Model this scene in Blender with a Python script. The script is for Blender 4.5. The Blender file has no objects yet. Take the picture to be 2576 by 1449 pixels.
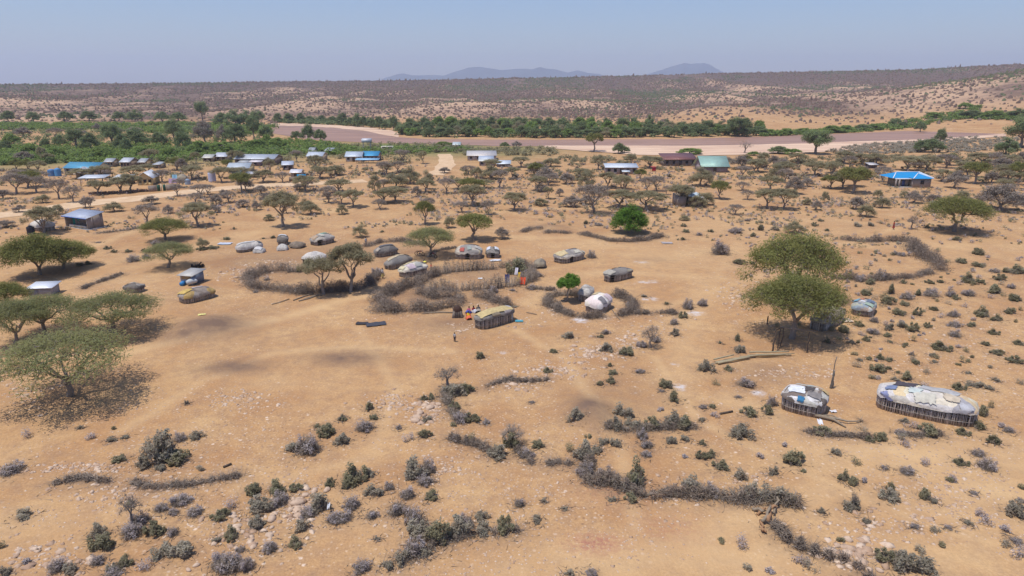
import bpy, math, random
import numpy as np

# ------------------------------------------------------------------ camera, sky, sun, exposure
scene = bpy.context.scene
H_CAM = 28.0
F_PX = 1717.3
PITCH = math.atan(511.5 / F_PX)
cam_d = bpy.data.cameras.new("camera")
cam_d.lens = 24.0
cam_d.sensor_width = 36.0
cam_d.clip_start = 0.5
cam_d.clip_end = 60000
cam = bpy.data.objects.new("camera", cam_d)
scene.collection.objects.link(cam)
cam.location = (0, 0, H_CAM)
cam.rotation_euler = (math.pi / 2 - PITCH, 0, 0)
scene.camera = cam

SUN_EL = math.radians(71)
SUN_AZ = math.radians(-124)          # compass angle from +Y, clockwise: the sun stands on the -X side, a little behind the camera
sun_dir = (math.cos(SUN_EL) * math.sin(SUN_AZ), math.cos(SUN_EL) * math.cos(SUN_AZ), math.sin(SUN_EL))
world = bpy.data.worlds.new("World")
scene.world = world
world.use_nodes = True
wn, wl = world.node_tree.nodes, world.node_tree.links
bg = wn["Background"]
sky = wn.new("ShaderNodeTexSky")
sky.sky_type = 'NISHITA'
sky.sun_disc = False
sky.sun_elevation = SUN_EL
sky.sun_rotation = SUN_AZ
sky.altitude = 900
sky.air_density = 1.5
sky.dust_density = 1.0
sky.ozone_density = 6.0
tint = wn.new("ShaderNodeMix"); tint.data_type = 'RGBA'; tint.blend_type = 'MULTIPLY'; tint.inputs[0].default_value = 1.0
tint.inputs[7].default_value = (.90, .95, 1.18, 1)
wl.new(sky.outputs[0], tint.inputs[6]); wl.new(tint.outputs[2], bg.inputs[0])
bg.inputs[1].default_value = 0.098
sun_l = bpy.data.lights.new("sun", 'SUN')
sun_l.energy = 3.7
sun_l.angle = math.radians(0.5)
sun_l.color = (1.0, 0.955, 0.88)
sun = bpy.data.objects.new("sun", sun_l)
scene.collection.objects.link(sun)
from mathutils import Vector, Matrix
sun.rotation_euler = Vector(sun_dir).to_track_quat('Z', 'Y').to_euler()
scene.view_settings.view_transform = 'Standard'
scene.view_settings.look = 'None'
scene.view_settings.exposure = 0.12
scene.view_settings.gamma = 1
scene.render.engine = 'CYCLES'
scene.cycles.max_bounces = 6
scene.cycles.diffuse_bounces = 2
scene.cycles.glossy_bounces = 2
scene.cycles.transparent_max_bounces = 6
scene.cycles.volume_bounces = 1
scene.cycles.use_denoising = True

R = np.random.RandomState(7)
COL = scene.collection
tau = 2 * math.pi

# ------------------------------------------------------------------ terrain
_tab = np.random.RandomState(3).rand(256, 256)


def vnoise(x, y):
    x = np.asarray(x, float); y = np.asarray(y, float)
    xi = np.floor(x).astype(np.int64); yi = np.floor(y).astype(np.int64)
    fx = x - xi; fy = y - yi
    fx = fx * fx * (3 - 2 * fx); fy = fy * fy * (3 - 2 * fy)
    a = _tab[xi & 255, yi & 255]; b = _tab[(xi + 1) & 255, yi & 255]
    c = _tab[xi & 255, (yi + 1) & 255]; d = _tab[(xi + 1) & 255, (yi + 1) & 255]
    return (a * (1 - fx) + b * fx) * (1 - fy) + (c * (1 - fx) + d * fx) * fy


def fbm(x, y, o=4):
    s = 0; a = 0.5; t = 0
    for i in range(o):
        s = s + a * vnoise(x * 2 ** i + 17.3 * i, y * 2 ** i + 9.1 * i); t += a; a *= 0.5
    return s / t


def gully(x, y):
    wx = x + 90 * (fbm(x / 260 + 7, y / 260, 3) - .5); wy = y + 160 * (fbm(x / 300, y / 300 + 4, 3) - .5)
    g = 1 - np.abs(vnoise(wx / 85, wy / 420) - .5) * 2; g2 = 1 - np.abs(vnoise(wx / 38 + 9, wy / 240 + 3) - .5) * 2
    return np.clip(.65 * g ** 1.6 + .35 * g2 ** 1.6, 0, 1)


def sstep(a, b, x):
    t = np.clip((x - a) / (b - a), 0, 1)
    return t * t * (3 - 2 * t)


def ray(px, py):
    u = (px - 1288) / F_PX; v = (py - 724.5) / F_PX
    c, s = math.cos(PITCH), math.sin(PITCH)
    return np.array([u, c - v * s, -s - v * c])


def elev(py):                          # tangent of the elevation of a far row of the picture
    d = ray(1288, py)
    return d[2] / d[1]


def flat(px, py):
    d = ray(px, py); t = H_CAM / -d[2]
    return d[0] * t, d[1] * t, t


def azcol(x, y):
    return 1288 + 1792 * x / np.maximum(y, 1e-3)


ridgeA_x = [-900, 0, 300, 600, 1000, 1500, 1800, 2050, 2300, 2450, 2576, 3400]
ridgeA_y = [216, 214, 212, 209, 204, 194, 187, 184, 181, 175, 172, 150]
crestB_x = [1500, 1600, 1700, 1770, 1850, 1950, 2060, 2178, 2313, 2449, 2576, 3000]
crestB_y = [308, 296, 275, 263, 257, 250, 241, 232, 216, 197, 178, 160]
profD = [540, 640, 800, 1000, 1200, 1400, 1550, 1700]
profT = [0.0, 0.05, 0.16, 0.25, 0.34, 0.46, 0.68, 1.0]
MOUNDS = []                            # (x, y, rx, ry, h)


def height(x, y):
    x = np.asarray(x, float); y = np.asarray(y, float)
    d = np.hypot(x, y)
    z = (fbm(x / 34, y / 34, 3) - 0.5) * 0.9 * sstep(20, 60, d) * (1 - sstep(240, 330, d))
    for (mx, my, rx, ry, mh) in MOUNDS:
        q = ((x - mx) / rx) ** 2 + ((y - my) / ry) ** 2
        z = z + mh * np.exp(-q * 1.8)
    fr = (y > 100)
    cx = azcol(x, np.where(fr, y, 1e6))
    cx = np.where(fr, cx, 1288)
    ya = np.interp(cx, ridgeA_x, ridgeA_y)
    el = (511.5 - 0) * 0
    v = (ya - 724.5) / F_PX
    c, s = math.cos(PITCH), math.sin(PITCH)
    tanA = (-s - v * c) / (c - v * s)
    zr = H_CAM + 1700 * tanA
    prof = np.interp(d, profD, profT)
    n = fbm(x / 330 + 5, y / 330 + 2, 4)
    rav = np.abs(vnoise(x / 170 + 40, y / 420) - 0.5) * 2
    ampl = np.clip(prof * 3, 0, 1) * (1 - sstep(1500, 1690, d))
    zA = prof * zr + ampl * ((n - 0.5) * 20 - (gully(x, y) - .45) * 13)
    edge = sstep(1690, 1720, d)
    zA = zA + edge * (fbm(x / 60, y / 60, 2) - 0.5) * 1.5
    far = sstep(1900, 5000, d)
    zA = zA * (1 - far) + far * (H_CAM - 20)
    yb = np.interp(cx, crestB_x, crestB_y)
    vb = (yb - 724.5) / F_PX
    tanB = (-s - vb * c) / (c - vb * s)
    zc = np.maximum(H_CAM + 860 * tanB, 0) * sstep(1500, 1700, cx)
    pB = np.interp(d, [505, 560, 650, 760, 860, 1000, 1150], [0, .13, .42, .8, 1.0, .86, .55])
    zB = zc * pB + (fbm(x / 70 + 3, y / 70, 3) - 0.5) * 5 * pB * np.clip(zc / 10, 0, 1)
    hx = (cx - 1850) / 190.0; hd = (d - 640) / 75.0
    zH = 10.0 * np.exp(-(hx ** 2 + hd ** 2) * 1.3)
    zf = np.maximum(np.maximum(zA, zB), 0) + zH * 0.8
    front = np.where(fr, 1.0, 0.0)
    return z + zf * front


def add_mound(px, py, rxp, ryp, h):
    x, y, t = flat(px, py)
    _, y2, _ = flat(px, py - ryp)
    MOUNDS.append((x, y, rxp * t / F_PX, y2 - y, h))


add_mound(520, 820, 95, 34, 1.0)
add_mound(1485, 1045, 75, 50, 0.9)
add_mound(1380, 577, 55, 8, 0.8)


def W(px, py, dz=0.0):
    """the point of the ground seen at (px, py)"""
    d = ray(px, py)
    if py > 310:
        x, y, t = flat(px, py)
        for _ in range(4):
            z = float(height(x, y)); t = (H_CAM - z) / -d[2]
            x, y = d[0] * t, d[1] * t
        return Vector((x, y, float(height(x, y)) + dz))
    t = 300.0
    while t < 4000:
        x, y = d[0] * t, d[1] * t
        if H_CAM + d[2] * t <= float(height(x, y)):
            break
        t *= 1.01
    return Vector((d[0] * t, d[1] * t, float(height(d[0] * t, d[1] * t)) + dz))


def mpp(px, py):
    return flat(px, max(py, 240))[2] / F_PX


# ------------------------------------------------------------------ nodes and materials
class NT:
    def __init__(s, name):
        s.m = bpy.data.materials.new(name); s.m.use_nodes = True
        s.n = s.m.node_tree.nodes; s.l = s.m.node_tree.links
        s.b = s.n["Principled BSDF"]; s.out = s.n["Material Output"]
        s.b.inputs["Specular IOR Level"].default_value = 0.25

    def node(s, t, **k):
        n = s.n.new(t)
        for a, b in k.items():
            setattr(n, a, b)
        return n

    def val(s, sock, v):
        if hasattr(v, "is_output") or isinstance(v, bpy.types.NodeSocket):
            s.l.new(v, sock)
        elif isinstance(v, (tuple, list)) and len(v) == 3 and sock.type == 'RGBA':
            sock.default_value = (*v, 1)
        else:
            sock.default_value = v

    def noise(s, vec, scale, detail=3, rough=0.55):
        n = s.node("ShaderNodeTexNoise"); s.l.new(vec, n.inputs["Vector"])
        n.inputs["Scale"].default_value = scale; n.inputs["Detail"].default_value = detail
        n.inputs["Roughness"].default_value = rough
        return n.outputs[0]

    def ramp(s, fac, pts, interp='LINEAR'):
        r = s.node("ShaderNodeValToRGB"); s.l.new(fac, r.inputs[0]); e = r.color_ramp.elements
        r.color_ramp.interpolation = interp
        while len(e) < len(pts):
            e.new(0.5)
        for i, (p, c) in enumerate(pts):
            e[i].position = p
            e[i].color = (c, c, c, 1) if isinstance(c, (int, float)) else (*c, 1)
        return r.outputs[0]

    def mix(s, fac, a, b, mode='MIX'):
        m = s.node("ShaderNodeMix", data_type='RGBA', blend_type=mode)
        s.val(m.inputs[0], fac); s.val(m.inputs[6], a); s.val(m.inputs[7], b)
        return m.outputs[2]

    def math(s, op, a, b=0.0):
        m = s.node("ShaderNodeMath", operation=op); s.val(m.inputs[0], a); s.val(m.inputs[1], b)
        return m.outputs[0]

    def pos(s):
        return s.node("ShaderNodeNewGeometry").outputs["Position"]

    def obj(s):
        return s.node("ShaderNodeTexCoord").outputs["Object"]

    def attr(s, name):
        return s.node("ShaderNodeAttribute", attribute_name=name).outputs["Fac"]

    def bump(s, h, strength=0.4, dist=0.05):
        b = s.node("ShaderNodeBump"); b.inputs["Strength"].default_value = strength
        b.inputs["Distance"].default_value = dist; s.l.new(h, b.inputs["Height"])
        s.l.new(b.outputs[0], s.b.inputs["Normal"])

    def color(s, c):
        s.val(s.b.inputs["Base Color"], c)


MATS = {}


def paint(name, c, rough=0.8, var=0.25, scale=1.5, metal=0.0, bump=0.0):
    """a plain material with worn, slightly uneven colour"""
    if name in MATS:
        return MATS[name]
    t = NT(name); o = t.obj()
    n = t.noise(o, scale, 4)
    k = t.ramp(n, [(0.3, 1 - var), (0.7, 1.0)])
    t.color(t.mix(1.0, tuple(c), k, 'MULTIPLY'))
    t.b.inputs["Roughness"].default_value = rough; t.b.inputs["Metallic"].default_value = metal
    if bump:
        t.bump(t.noise(o, scale * 8, 3), 0.5, bump)
    MATS[name] = t.m
    return t.m


def leafmat(name, lo, hi, trans=0.25, obj_var=0.25):
    if name in MATS:
        return MATS[name]
    t = NT(name)
    g = t.node("ShaderNodeNewGeometry"); oi = t.node("ShaderNodeObjectInfo")
    c = t.mix(g.outputs["Random Per Island"], tuple(lo), tuple(hi))
    n = t.noise(t.obj(), 0.7, 2)
    c = t.mix(t.ramp(n, [(0.35, 0.0), (0.65, 0.45)]), c, tuple(np.array(lo) * np.array([1.15, 0.9, 0.8])))
    k = t.math('MULTIPLY_ADD', oi.outputs["Random"], obj_var)
    kk = k.node; kk.inputs[2].default_value = 1 - obj_var * 0.5
    cmb = t.node("ShaderNodeCombineColor")
    for i in range(3):
        t.l.new(k, cmb.inputs[i])
    c = t.mix(1.0, c, cmb.outputs[0], 'MULTIPLY')
    t.n.remove(t.b)
    d = t.node("ShaderNodeBsdfDiffuse"); tr = t.node("ShaderNodeBsdfTranslucent"); mx = t.node("ShaderNodeMixShader")
    t.l.new(c, d.inputs[0]); t.l.new(c, tr.inputs[0]); mx.inputs[0].default_value = trans
    t.l.new(d.outputs[0], mx.inputs[1]); t.l.new(tr.outputs[0], mx.inputs[2])
    t.l.new(mx.outputs[0], t.out.inputs["Surface"])
    MATS[name] = t.m
    return t.m


def M_wood(name="weathered wood", lo=(.10, .075, .06), hi=(.33, .27, .22)):
    if name in MATS:
        return MATS[name]
    t = NT(name)
    g = t.node("ShaderNodeNewGeometry")
    c = t.mix(g.outputs["Random Per Island"], lo, hi)
    n = t.noise(t.obj(), 6, 3)
    c = t.mix(t.ramp(n, [(0.35, 0), (0.7, 0.5)]), c, tuple(np.array(lo) * 0.8))
    t.color(c); t.b.inputs["Roughness"].default_value = 0.9
    MATS[name] = t.m
    return t.m


def patchwork(name, palette, scale=0.9, grime=0.5):
    """sewn pieces of hide, sacking, cloth and plastic"""
    if name in MATS:
        return MATS[name]
    t = NT(name); o = t.obj()
    dn = t.node("ShaderNodeTexNoise"); t.l.new(o, dn.inputs["Vector"]); dn.inputs["Scale"].default_value = 2.2
    ad = t.node("ShaderNodeMix", data_type='VECTOR'); ad.inputs[0].default_value = 0.10
    t.l.new(o, ad.inputs[4]); t.l.new(dn.outputs[1], ad.inputs[5])
    v = t.node("ShaderNodeTexVoronoi"); v.inputs["Scale"].default_value = scale
    v.distance = 'CHEBYCHEV'
    t.l.new(ad.outputs[1], v.inputs["Vector"])
    sc = t.node("ShaderNodeSeparateColor"); t.l.new(v.outputs["Color"], sc.inputs[0])
    pts = [(i / len(palette), c) for i, c in enumerate(palette)]
    c = t.ramp(sc.outputs[0], pts, 'CONSTANT')
    n = t.noise(o, 1.3, 5, 0.65)
    c = t.mix(1.0, c, (1.0, .96, .90), 'MULTIPLY')
    c = t.mix(t.ramp(n, [(0.34, 0), (0.66, min(1.0, grime))]), c, (.10, .08, .065))
    n2 = t.noise(o, 7, 4, 0.7)
    c = t.mix(t.ramp(n2, [(0.45, 0), (0.75, 0.35)]), c, (.16, .13, .11))
    t.color(c); t.b.inputs["Roughness"].default_value = 0.85
    t.bump(t.noise(o, 3.5, 4), 0.8, 0.12)
    MATS[name] = t.m
    return t.m


def iron(name, c, rough=0.45, pitch=0.3, rust=0.25):
    """corrugated sheet"""
    if name in MATS:
        return MATS[name]
    t = NT(name); o = t.obj()
    w = t.node("ShaderNodeTexWave"); w.bands_direction = 'X'; w.inputs["Scale"].default_value = 1.0 / pitch
    w.inputs["Distortion"].default_value = 0.1
    t.l.new(o, w.inputs["Vector"])
    n = t.noise(o, 0.8, 5, 0.6)
    k = t.mix(t.ramp(n, [(0.4, 0), (0.75, rust)]), tuple(c), (.22, .15, .10))
    k = t.mix(t.ramp(w.outputs[0], [(0.0, 0.22), (0.5, 0.0)]), k, tuple(np.array(c) * 0.55))
    t.color(k); t.b.inputs["Roughness"].default_value = rough; t.b.inputs["Metallic"].default_value = 0.15
    t.bump(w.outputs[0], 0.4, 0.03)
    MATS[name] = t.m
    return t.m


def blocks(name, c, mortar=(.3, .27, .24), bw=0.42, bh=0.2):
    if name in MATS:
        return MATS[name]
    t = NT(name); o = t.obj()
    mp = t.node("ShaderNodeSeparateXYZ"); t.l.new(o, mp.inputs[0])
    cx = t.math('ADD', mp.outputs[0], mp.outputs[1])
    cv = t.node("ShaderNodeCombineXYZ"); t.l.new(cx, cv.inputs[0]); t.l.new(mp.outputs[2], cv.inputs[1])
    b = t.node("ShaderNodeTexBrick"); t.l.new(cv.outputs[0], b.inputs["Vector"]); b.inputs["Scale"].default_value = 1
    b.inputs["Brick Width"].default_value = bw; b.inputs["Row Height"].default_value = bh
    b.inputs["Mortar Size"].default_value = 0.014
    b.inputs["Color1"].default_value = (*c, 1); b.inputs["Color2"].default_value = (*(np.array(c) * 0.78), 1)
    b.inputs["Mortar"].default_value = (*mortar, 1)
    n = t.noise(o, 1.2, 4)
    t.color(t.mix(t.ramp(n, [(0.35, 0), (0.7, 0.25)]), b.outputs[0], tuple(np.array(c) * 0.55)))
    t.b.inputs["Roughness"].default_value = 0.9
    MATS[name] = t.m
    return t.m


# ------------------------------------------------------------------ geometry collector
class G:
    def __init__(s):
        s.V = []; s.F = []; s.nv = 0

    def add(s, V, F, mat=0):
        V = np.asarray(V, float).reshape(-1, 3); F = np.asarray(F, np.int64)
        if F.ndim == 1:
            F = F.reshape(1, -1)
        s.V.append(V); s.F.append((F + s.nv, mat)); s.nv += len(V)
        return s

    def mesh(s, name, mats, smooth=False):
        me = bpy.data.meshes.new(name)
        V = np.concatenate(s.V).astype(np.float32)
        me.vertices.add(len(V)); me.vertices.foreach_set("co", V.ravel())
        nl = sum(f.size for f, _ in s.F); npoly = sum(len(f) for f, _ in s.F)
        me.loops.add(nl); me.polygons.add(npoly)
        me.loops.foreach_set("vertex_index", np.concatenate([f.ravel() for f, _ in s.F]).astype(np.int32))
        tot = np.concatenate([np.full(len(f), f.shape[1]) for f, _ in s.F])
        st = np.concatenate([[0], np.cumsum(tot)[:-1]])
        me.polygons.foreach_set("loop_start", st.astype(np.int32))
        me.polygons.foreach_set("material_index", np.concatenate([np.full(len(f), m) for f, m in s.F]).astype(np.int32))
        if smooth:
            me.polygons.foreach_set("use_smooth", np.ones(npoly, bool))
        for m in (mats if isinstance(mats, (list, tuple)) else [mats]):
            me.materials.append(m)
        me.update(calc_edges=True)
        return me

    def obj(s, name, mats, parent=None, smooth=False):
        o = bpy.data.objects.new(name, s.mesh(name, mats, smooth))
        COL.objects.link(o)
        if parent is not None:
            o.parent = parent
        return o

    # primitives -----------------------------------------------------
    def box(s, c, size, rz=0.0, mat=0, M=None, taper=1.0):
        x, y, z = np.array(size) / 2
        P = np.array([[-x, -y, -z], [x, -y, -z], [x, y, -z], [-x, y, -z], [-x * taper, -y * taper, z], [x * taper, -y * taper, z], [x * taper, y * taper, z], [-x * taper, y * taper, z]])
        if M is not None:
            P = P @ np.array(M).T
        if rz:
            ca, sa = math.cos(rz), math.sin(rz)
            P = np.c_[P[:, 0] * ca - P[:, 1] * sa, P[:, 0] * sa + P[:, 1] * ca, P[:, 2]]
        s.add(P + np.array(c), [[0, 3, 2, 1], [4, 5, 6, 7], [0, 1, 5, 4], [1, 2, 6, 5], [2, 3, 7, 6], [3, 0, 4, 7]], mat)
        return s

    def quads(s, P, A, B, mat=0):
        V = np.stack([P - A - B, P + A - B, P + A + B, P - A + B], 1).reshape(-1, 3)
        F = np.arange(len(V)).reshape(-1, 4)
        return s.add(V, F, mat)

    def cones(s, P0, P1, r, mat=0):
        """thin three sided twigs from P0 to P1"""
        P0 = np.asarray(P0, float); P1 = np.asarray(P1, float); r = np.broadcast_to(np.asarray(r, float), (len(P0),))
        D = P1 - P0; D = D / np.maximum(np.linalg.norm(D, axis=1, keepdims=True), 1e-6)
        U = np.cross(D, np.array([0.31, 0.83, 0.46])); U /= np.maximum(np.linalg.norm(U, axis=1, keepdims=True), 1e-6)
        Wv = np.cross(D, U); r = r[:, None]
        a = P0 + U * r; b = P0 - U * r * .5 + Wv * r * .87; c = P0 - U * r * .5 - Wv * r * .87
        V = np.stack([a, b, c, P1], 1).reshape(-1, 3)
        i = np.arange(len(P0))[:, None] * 4
        F = np.concatenate([i + [0, 1, 3], i + [1, 2, 3], i + [2, 0, 3]])
        return s.add(V, F, mat)

    def tube(s, pts, rad, sides=6, mat=0, cap=True):
        pts = np.asarray(pts, float); n = len(pts)
        rad = np.broadcast_to(np.asarray(rad, float), (n,))
        T = np.gradient(pts, axis=0); T /= np.maximum(np.linalg.norm(T, axis=1, keepdims=True), 1e-9)
        ref = np.array([0.9, 0.1, 0.42]) if abs(T[0][0]) < 0.8 else np.array([0.1, 0.9, 0.42])
        rings = []
        for i in range(n):
            U = np.cross(T[i], ref); U /= np.linalg.norm(U); Wv = np.cross(T[i], U)
            a = np.arange(sides) * tau / sides
            rings.append(pts[i] + rad[i] * (np.cos(a)[:, None] * U + np.sin(a)[:, None] * Wv))
        V = np.concatenate(rings); F = []
        for i in range(n - 1):
            for k in range(sides):
                a = i * sides + k; b = i * sides + (k + 1) % sides
                F.append([a, b, b + sides, a + sides])
        s.add(V, F, mat)
        if cap:
            s.F.append((np.array([[s.nv - len(V) + k for k in range(sides)][::-1]]), mat))
            s.F.append((np.array([[s.nv - sides + k for k in range(sides)]]), mat))
        return s

    def ball(s, c, r, mat=0, seg=10, rings=6, jit=0.0, rng=None):
        r = np.broadcast_to(np.asarray(r, float), (3,))
        V = [[0, 0, -1]]
        for i in range(1, rings):
            p = math.pi * i / rings
            for k in range(seg):
                a = tau * k / seg
                V.append([math.sin(p) * math.cos(a), math.sin(p) * math.sin(a), -math.cos(p)])
        V.append([0, 0, 1]); V = np.array(V)
        if jit:
            V = V * (1 + (rng or R).uniform(-jit, jit, (len(V), 1)))
        V = V * r + np.array(c); n0 = s.nv
        F4 = []; F3 = []
        for k in range(seg):
            F3.append([0, 1 + (k + 1) % seg, 1 + k])
            F3.append([len(V) - 1, 1 + (rings - 2) * seg + k, 1 + (rings - 2) * seg + (k + 1) % seg])
            for i in range(rings - 2):
                a = 1 + i * seg + k; b = 1 + i * seg + (k + 1) % seg
                F4.append([a, b, b + seg, a + seg])
        s.add(V, F3, mat)
        if F4:
            s.F.append((np.array(F4) + n0, mat))
        return s


def tag(o, label=None, cat=None, group=None, kind=None):
    if label: o["label"] = label
    if cat: o["category"] = cat
    if group: o["group"] = group
    if kind: o["kind"] = kind
    return o


def empty(name, loc, rz=0.0, label=None, cat=None, group=None):
    o = bpy.data.objects.new(name, None); COL.objects.link(o)
    o.empty_display_size = 0.3
    o.location = loc; o.rotation_euler = (0, 0, rz)
    return tag(o, label, cat, group)


def copy_tree(o, parent=None):
    c = o.copy(); COL.objects.link(c); c.parent = parent
    for ch in list(o.children):
        if ch.name in scene.objects:
            copy_tree(ch, c)
    return c


def rdir(n, rng, up=0.0):
    v = rng.normal(size=(n, 3)); v[:, 2] += up
    return v / np.linalg.norm(v, axis=1, keepdims=True)


# ------------------------------------------------------------------ ground sheet with painted soil masks
def build_ground():
    az_in = np.radians(np.arange(-42, 42.01, 0.14))
    az_out = np.radians(np.arange(45, 316, 3.0))
    az = np.concatenate([az_in, az_out])
    r = [14.0]
    while r[-1] < 2400: r.append(r[-1] * 1.0088)
    while r[-1] < 11600: r.append(r[-1] * 1.05)
    r = np.array(r)
    A, Rr = np.meshgrid(az, r)
    X = Rr * np.sin(A); Y = Rr * np.cos(A)
    Z = height(X, Y)
    na, nr = len(az), len(r)
    V = np.stack([X, Y, Z], -1).reshape(-1, 3)
    i, j = np.meshgrid(np.arange(nr - 1), np.arange(na), indexing='ij')
    a = i * na + j; b = i * na + (j + 1) % na
    F = np.stack([a, b, b + na, a + na], -1).reshape(-1, 4)
    F = F[:, ::-1]
    g = G(); g.add(V, F)
    cidx = g.nv
    g.add([[0, 0, 0.0]], np.array([[0, 0, 0]]))
    g.F.pop()
    k = np.arange(na)
    g.F.append((np.stack([np.full(na, cidx), (k + 1) % na, k], -1), 0))
    me = g.mesh("ground", ground_mat(), smooth=True)
    VV = np.concatenate([V, [[0, 0, 0]]])
    o = bpy.data.objects.new("ground", me); COL.objects.link(o)
    tag(o, "dry sandy orange ground of the village rising to bare hills", kind="structure")
    return me, VV


def soil_attributes(me, VV):
    x, y = VV[:, 0], VV[:, 1]
    ms = masks(x, y, VV[:, 2]); lit = np.zeros(len(x))
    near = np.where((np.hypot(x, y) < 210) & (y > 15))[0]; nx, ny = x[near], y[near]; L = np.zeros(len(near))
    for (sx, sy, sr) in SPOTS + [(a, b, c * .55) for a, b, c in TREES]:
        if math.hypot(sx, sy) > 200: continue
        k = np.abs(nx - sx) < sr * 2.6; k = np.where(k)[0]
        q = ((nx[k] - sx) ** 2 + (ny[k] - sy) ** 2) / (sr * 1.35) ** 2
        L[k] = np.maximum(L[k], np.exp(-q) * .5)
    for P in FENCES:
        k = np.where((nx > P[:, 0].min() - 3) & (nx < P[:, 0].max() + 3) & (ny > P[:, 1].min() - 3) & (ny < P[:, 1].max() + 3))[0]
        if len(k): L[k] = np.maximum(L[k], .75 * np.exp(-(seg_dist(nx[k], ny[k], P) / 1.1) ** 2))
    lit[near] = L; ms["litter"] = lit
    for name, m in ms.items():
        at = me.attributes.new(name, 'FLOAT', 'POINT')
        at.data.foreach_set("value", m.astype(np.float32))


def poly_world(pts):
    return np.array([flat(px, py)[:2] for px, py in pts])


def seg_dist(x, y, P):
    best = np.full(np.shape(x), 1e9)
    for i in range(len(P) - 1):
        a, b = P[i], P[i + 1]; d = b - a
        t = np.clip(((x - a[0]) * d[0] + (y - a[1]) * d[1]) / max(d @ d, 1e-9), 0, 1)
        best = np.minimum(best, np.hypot(x - a[0] - t * d[0], y - a[1] - t * d[1]))
    return best


def ell(x, y, px, py, rx, ry):
    cx, cy, t = flat(px, py); r1 = rx * t / F_PX
    r2 = (flat(px, py - ry)[1] - flat(px, py + ry)[1]) / 2
    q = ((x - cx) / r1) ** 2 + ((y - cy) / r2) ** 2
    return np.exp(-q * 1.1)


def inpoly(x, y, P):
    ins = np.zeros(np.shape(x), bool); j = len(P) - 1
    for i in range(len(P)):
        xi, yi = P[i]; xj, yj = P[j]
        c = ((yi > y) != (yj > y)) & (x < (xj - xi) * (y - yi) / (yj - yi + 1e-12) + xi)
        ins ^= c; j = i
    return ins


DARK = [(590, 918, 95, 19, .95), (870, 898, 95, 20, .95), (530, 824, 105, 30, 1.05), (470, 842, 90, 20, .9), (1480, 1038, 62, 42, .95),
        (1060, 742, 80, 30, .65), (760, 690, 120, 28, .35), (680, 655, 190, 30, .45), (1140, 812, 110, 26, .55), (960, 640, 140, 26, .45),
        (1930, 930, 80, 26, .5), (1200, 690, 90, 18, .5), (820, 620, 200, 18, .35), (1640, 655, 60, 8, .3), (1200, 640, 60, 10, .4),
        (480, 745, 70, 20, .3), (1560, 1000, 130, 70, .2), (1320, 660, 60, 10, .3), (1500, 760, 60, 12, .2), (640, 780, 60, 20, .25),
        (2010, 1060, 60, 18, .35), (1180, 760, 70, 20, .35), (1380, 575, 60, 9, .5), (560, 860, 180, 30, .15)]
ASH = [(1750, 788, 22, 6, .9), (1634, 752, 24, 4, .8), (1630, 711, 32, 4, .7), (1612, 661, 24, 4, .5), (1460, 804, 22, 7, .9), (1713, 972, 20, 9, .8),
       (1910, 986, 20, 8, .8), (1262, 884, 20, 6, .5), (1585, 715, 30, 3, .35), (570, 612, 16, 3, .6), (1520, 800, 30, 10, .3), (1700, 915, 15, 5, .5),
       (1850, 810, 20, 5, .3), (1010, 650, 40, 4, .3)]
PALE = [(2300, 1150, 330, 70, .7), (1950, 1400, 600, 60, .6), (2480, 1240, 200, 50, .6), (60, 1320, 250, 60, .3), (1700, 640, 200, 30, .35), (1900, 560, 250, 30, .3),
        (250, 760, 140, 50, .35), (300, 700, 130, 40, .3), (1500, 620, 160, 20, .3), (900, 1300, 160, 60, .2), (2380, 620, 160, 25, .35), (700, 960, 240, 30, .15)]
RED = [(1500, 1368, 75, 26, .9), (1680, 1330, 100, 40, .35), (1560, 1240, 120, 40, .3)]
LINES = [([(0, 905), (330, 880), (560, 832), (760, 782), (870, 748), (960, 737)], 1.4, .6), ([(1330, 760), (1440, 700), (1500, 685), (1620, 690), (1750, 700)], 1.5, .4),
         ([(1560, 590), (1500, 610), (1440, 600), (1280, 600)], 2.0, .4), ([(2576, 1180), (2250, 1110), (2000, 1070), (1860, 1010)], 2.0, .5),
         ([(1250, 1449), (1700, 1380), (2100, 1240), (2576, 1330)], 2.5, .45), ([(1850, 610), (1800, 700), (1730, 800), (1700, 1000)], 2.2, .3), ([(1140, 880), (900, 870), (700, 880), (500, 960), (300, 1080)], .8, .4), ([(1300, 830), (1420, 900), (1560, 1120), (1600, 1330)], .7, .45), ([(1650, 900), (1760, 1060), (2000, 1180), (2350, 1330), (2620, 1400)], .7, .5), ([(1560, 760), (1650, 780), (1900, 700), (2100, 620), (2300, 560)], .9, .4), ([(900, 820), (1000, 980), (930, 1150), (600, 1230)], .7, .35), ([(1100, 560), (1300, 530), (1600, 520), (1900, 500)], 1.1, .4), ([(230, 620), (380, 560), (600, 520), (900, 500)], 1.1, .4), ([(0, 640), (230, 665), (420, 630), (600, 600), (760, 545), (900, 520)], 3.0, .4)]
GREENLINE = [([(0, 400), (250, 395), (600, 388), (900, 372), (1200, 375)], 35, 1.0), ([(0, 320), (300, 322), (640, 330)], 30, .8)]


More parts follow.
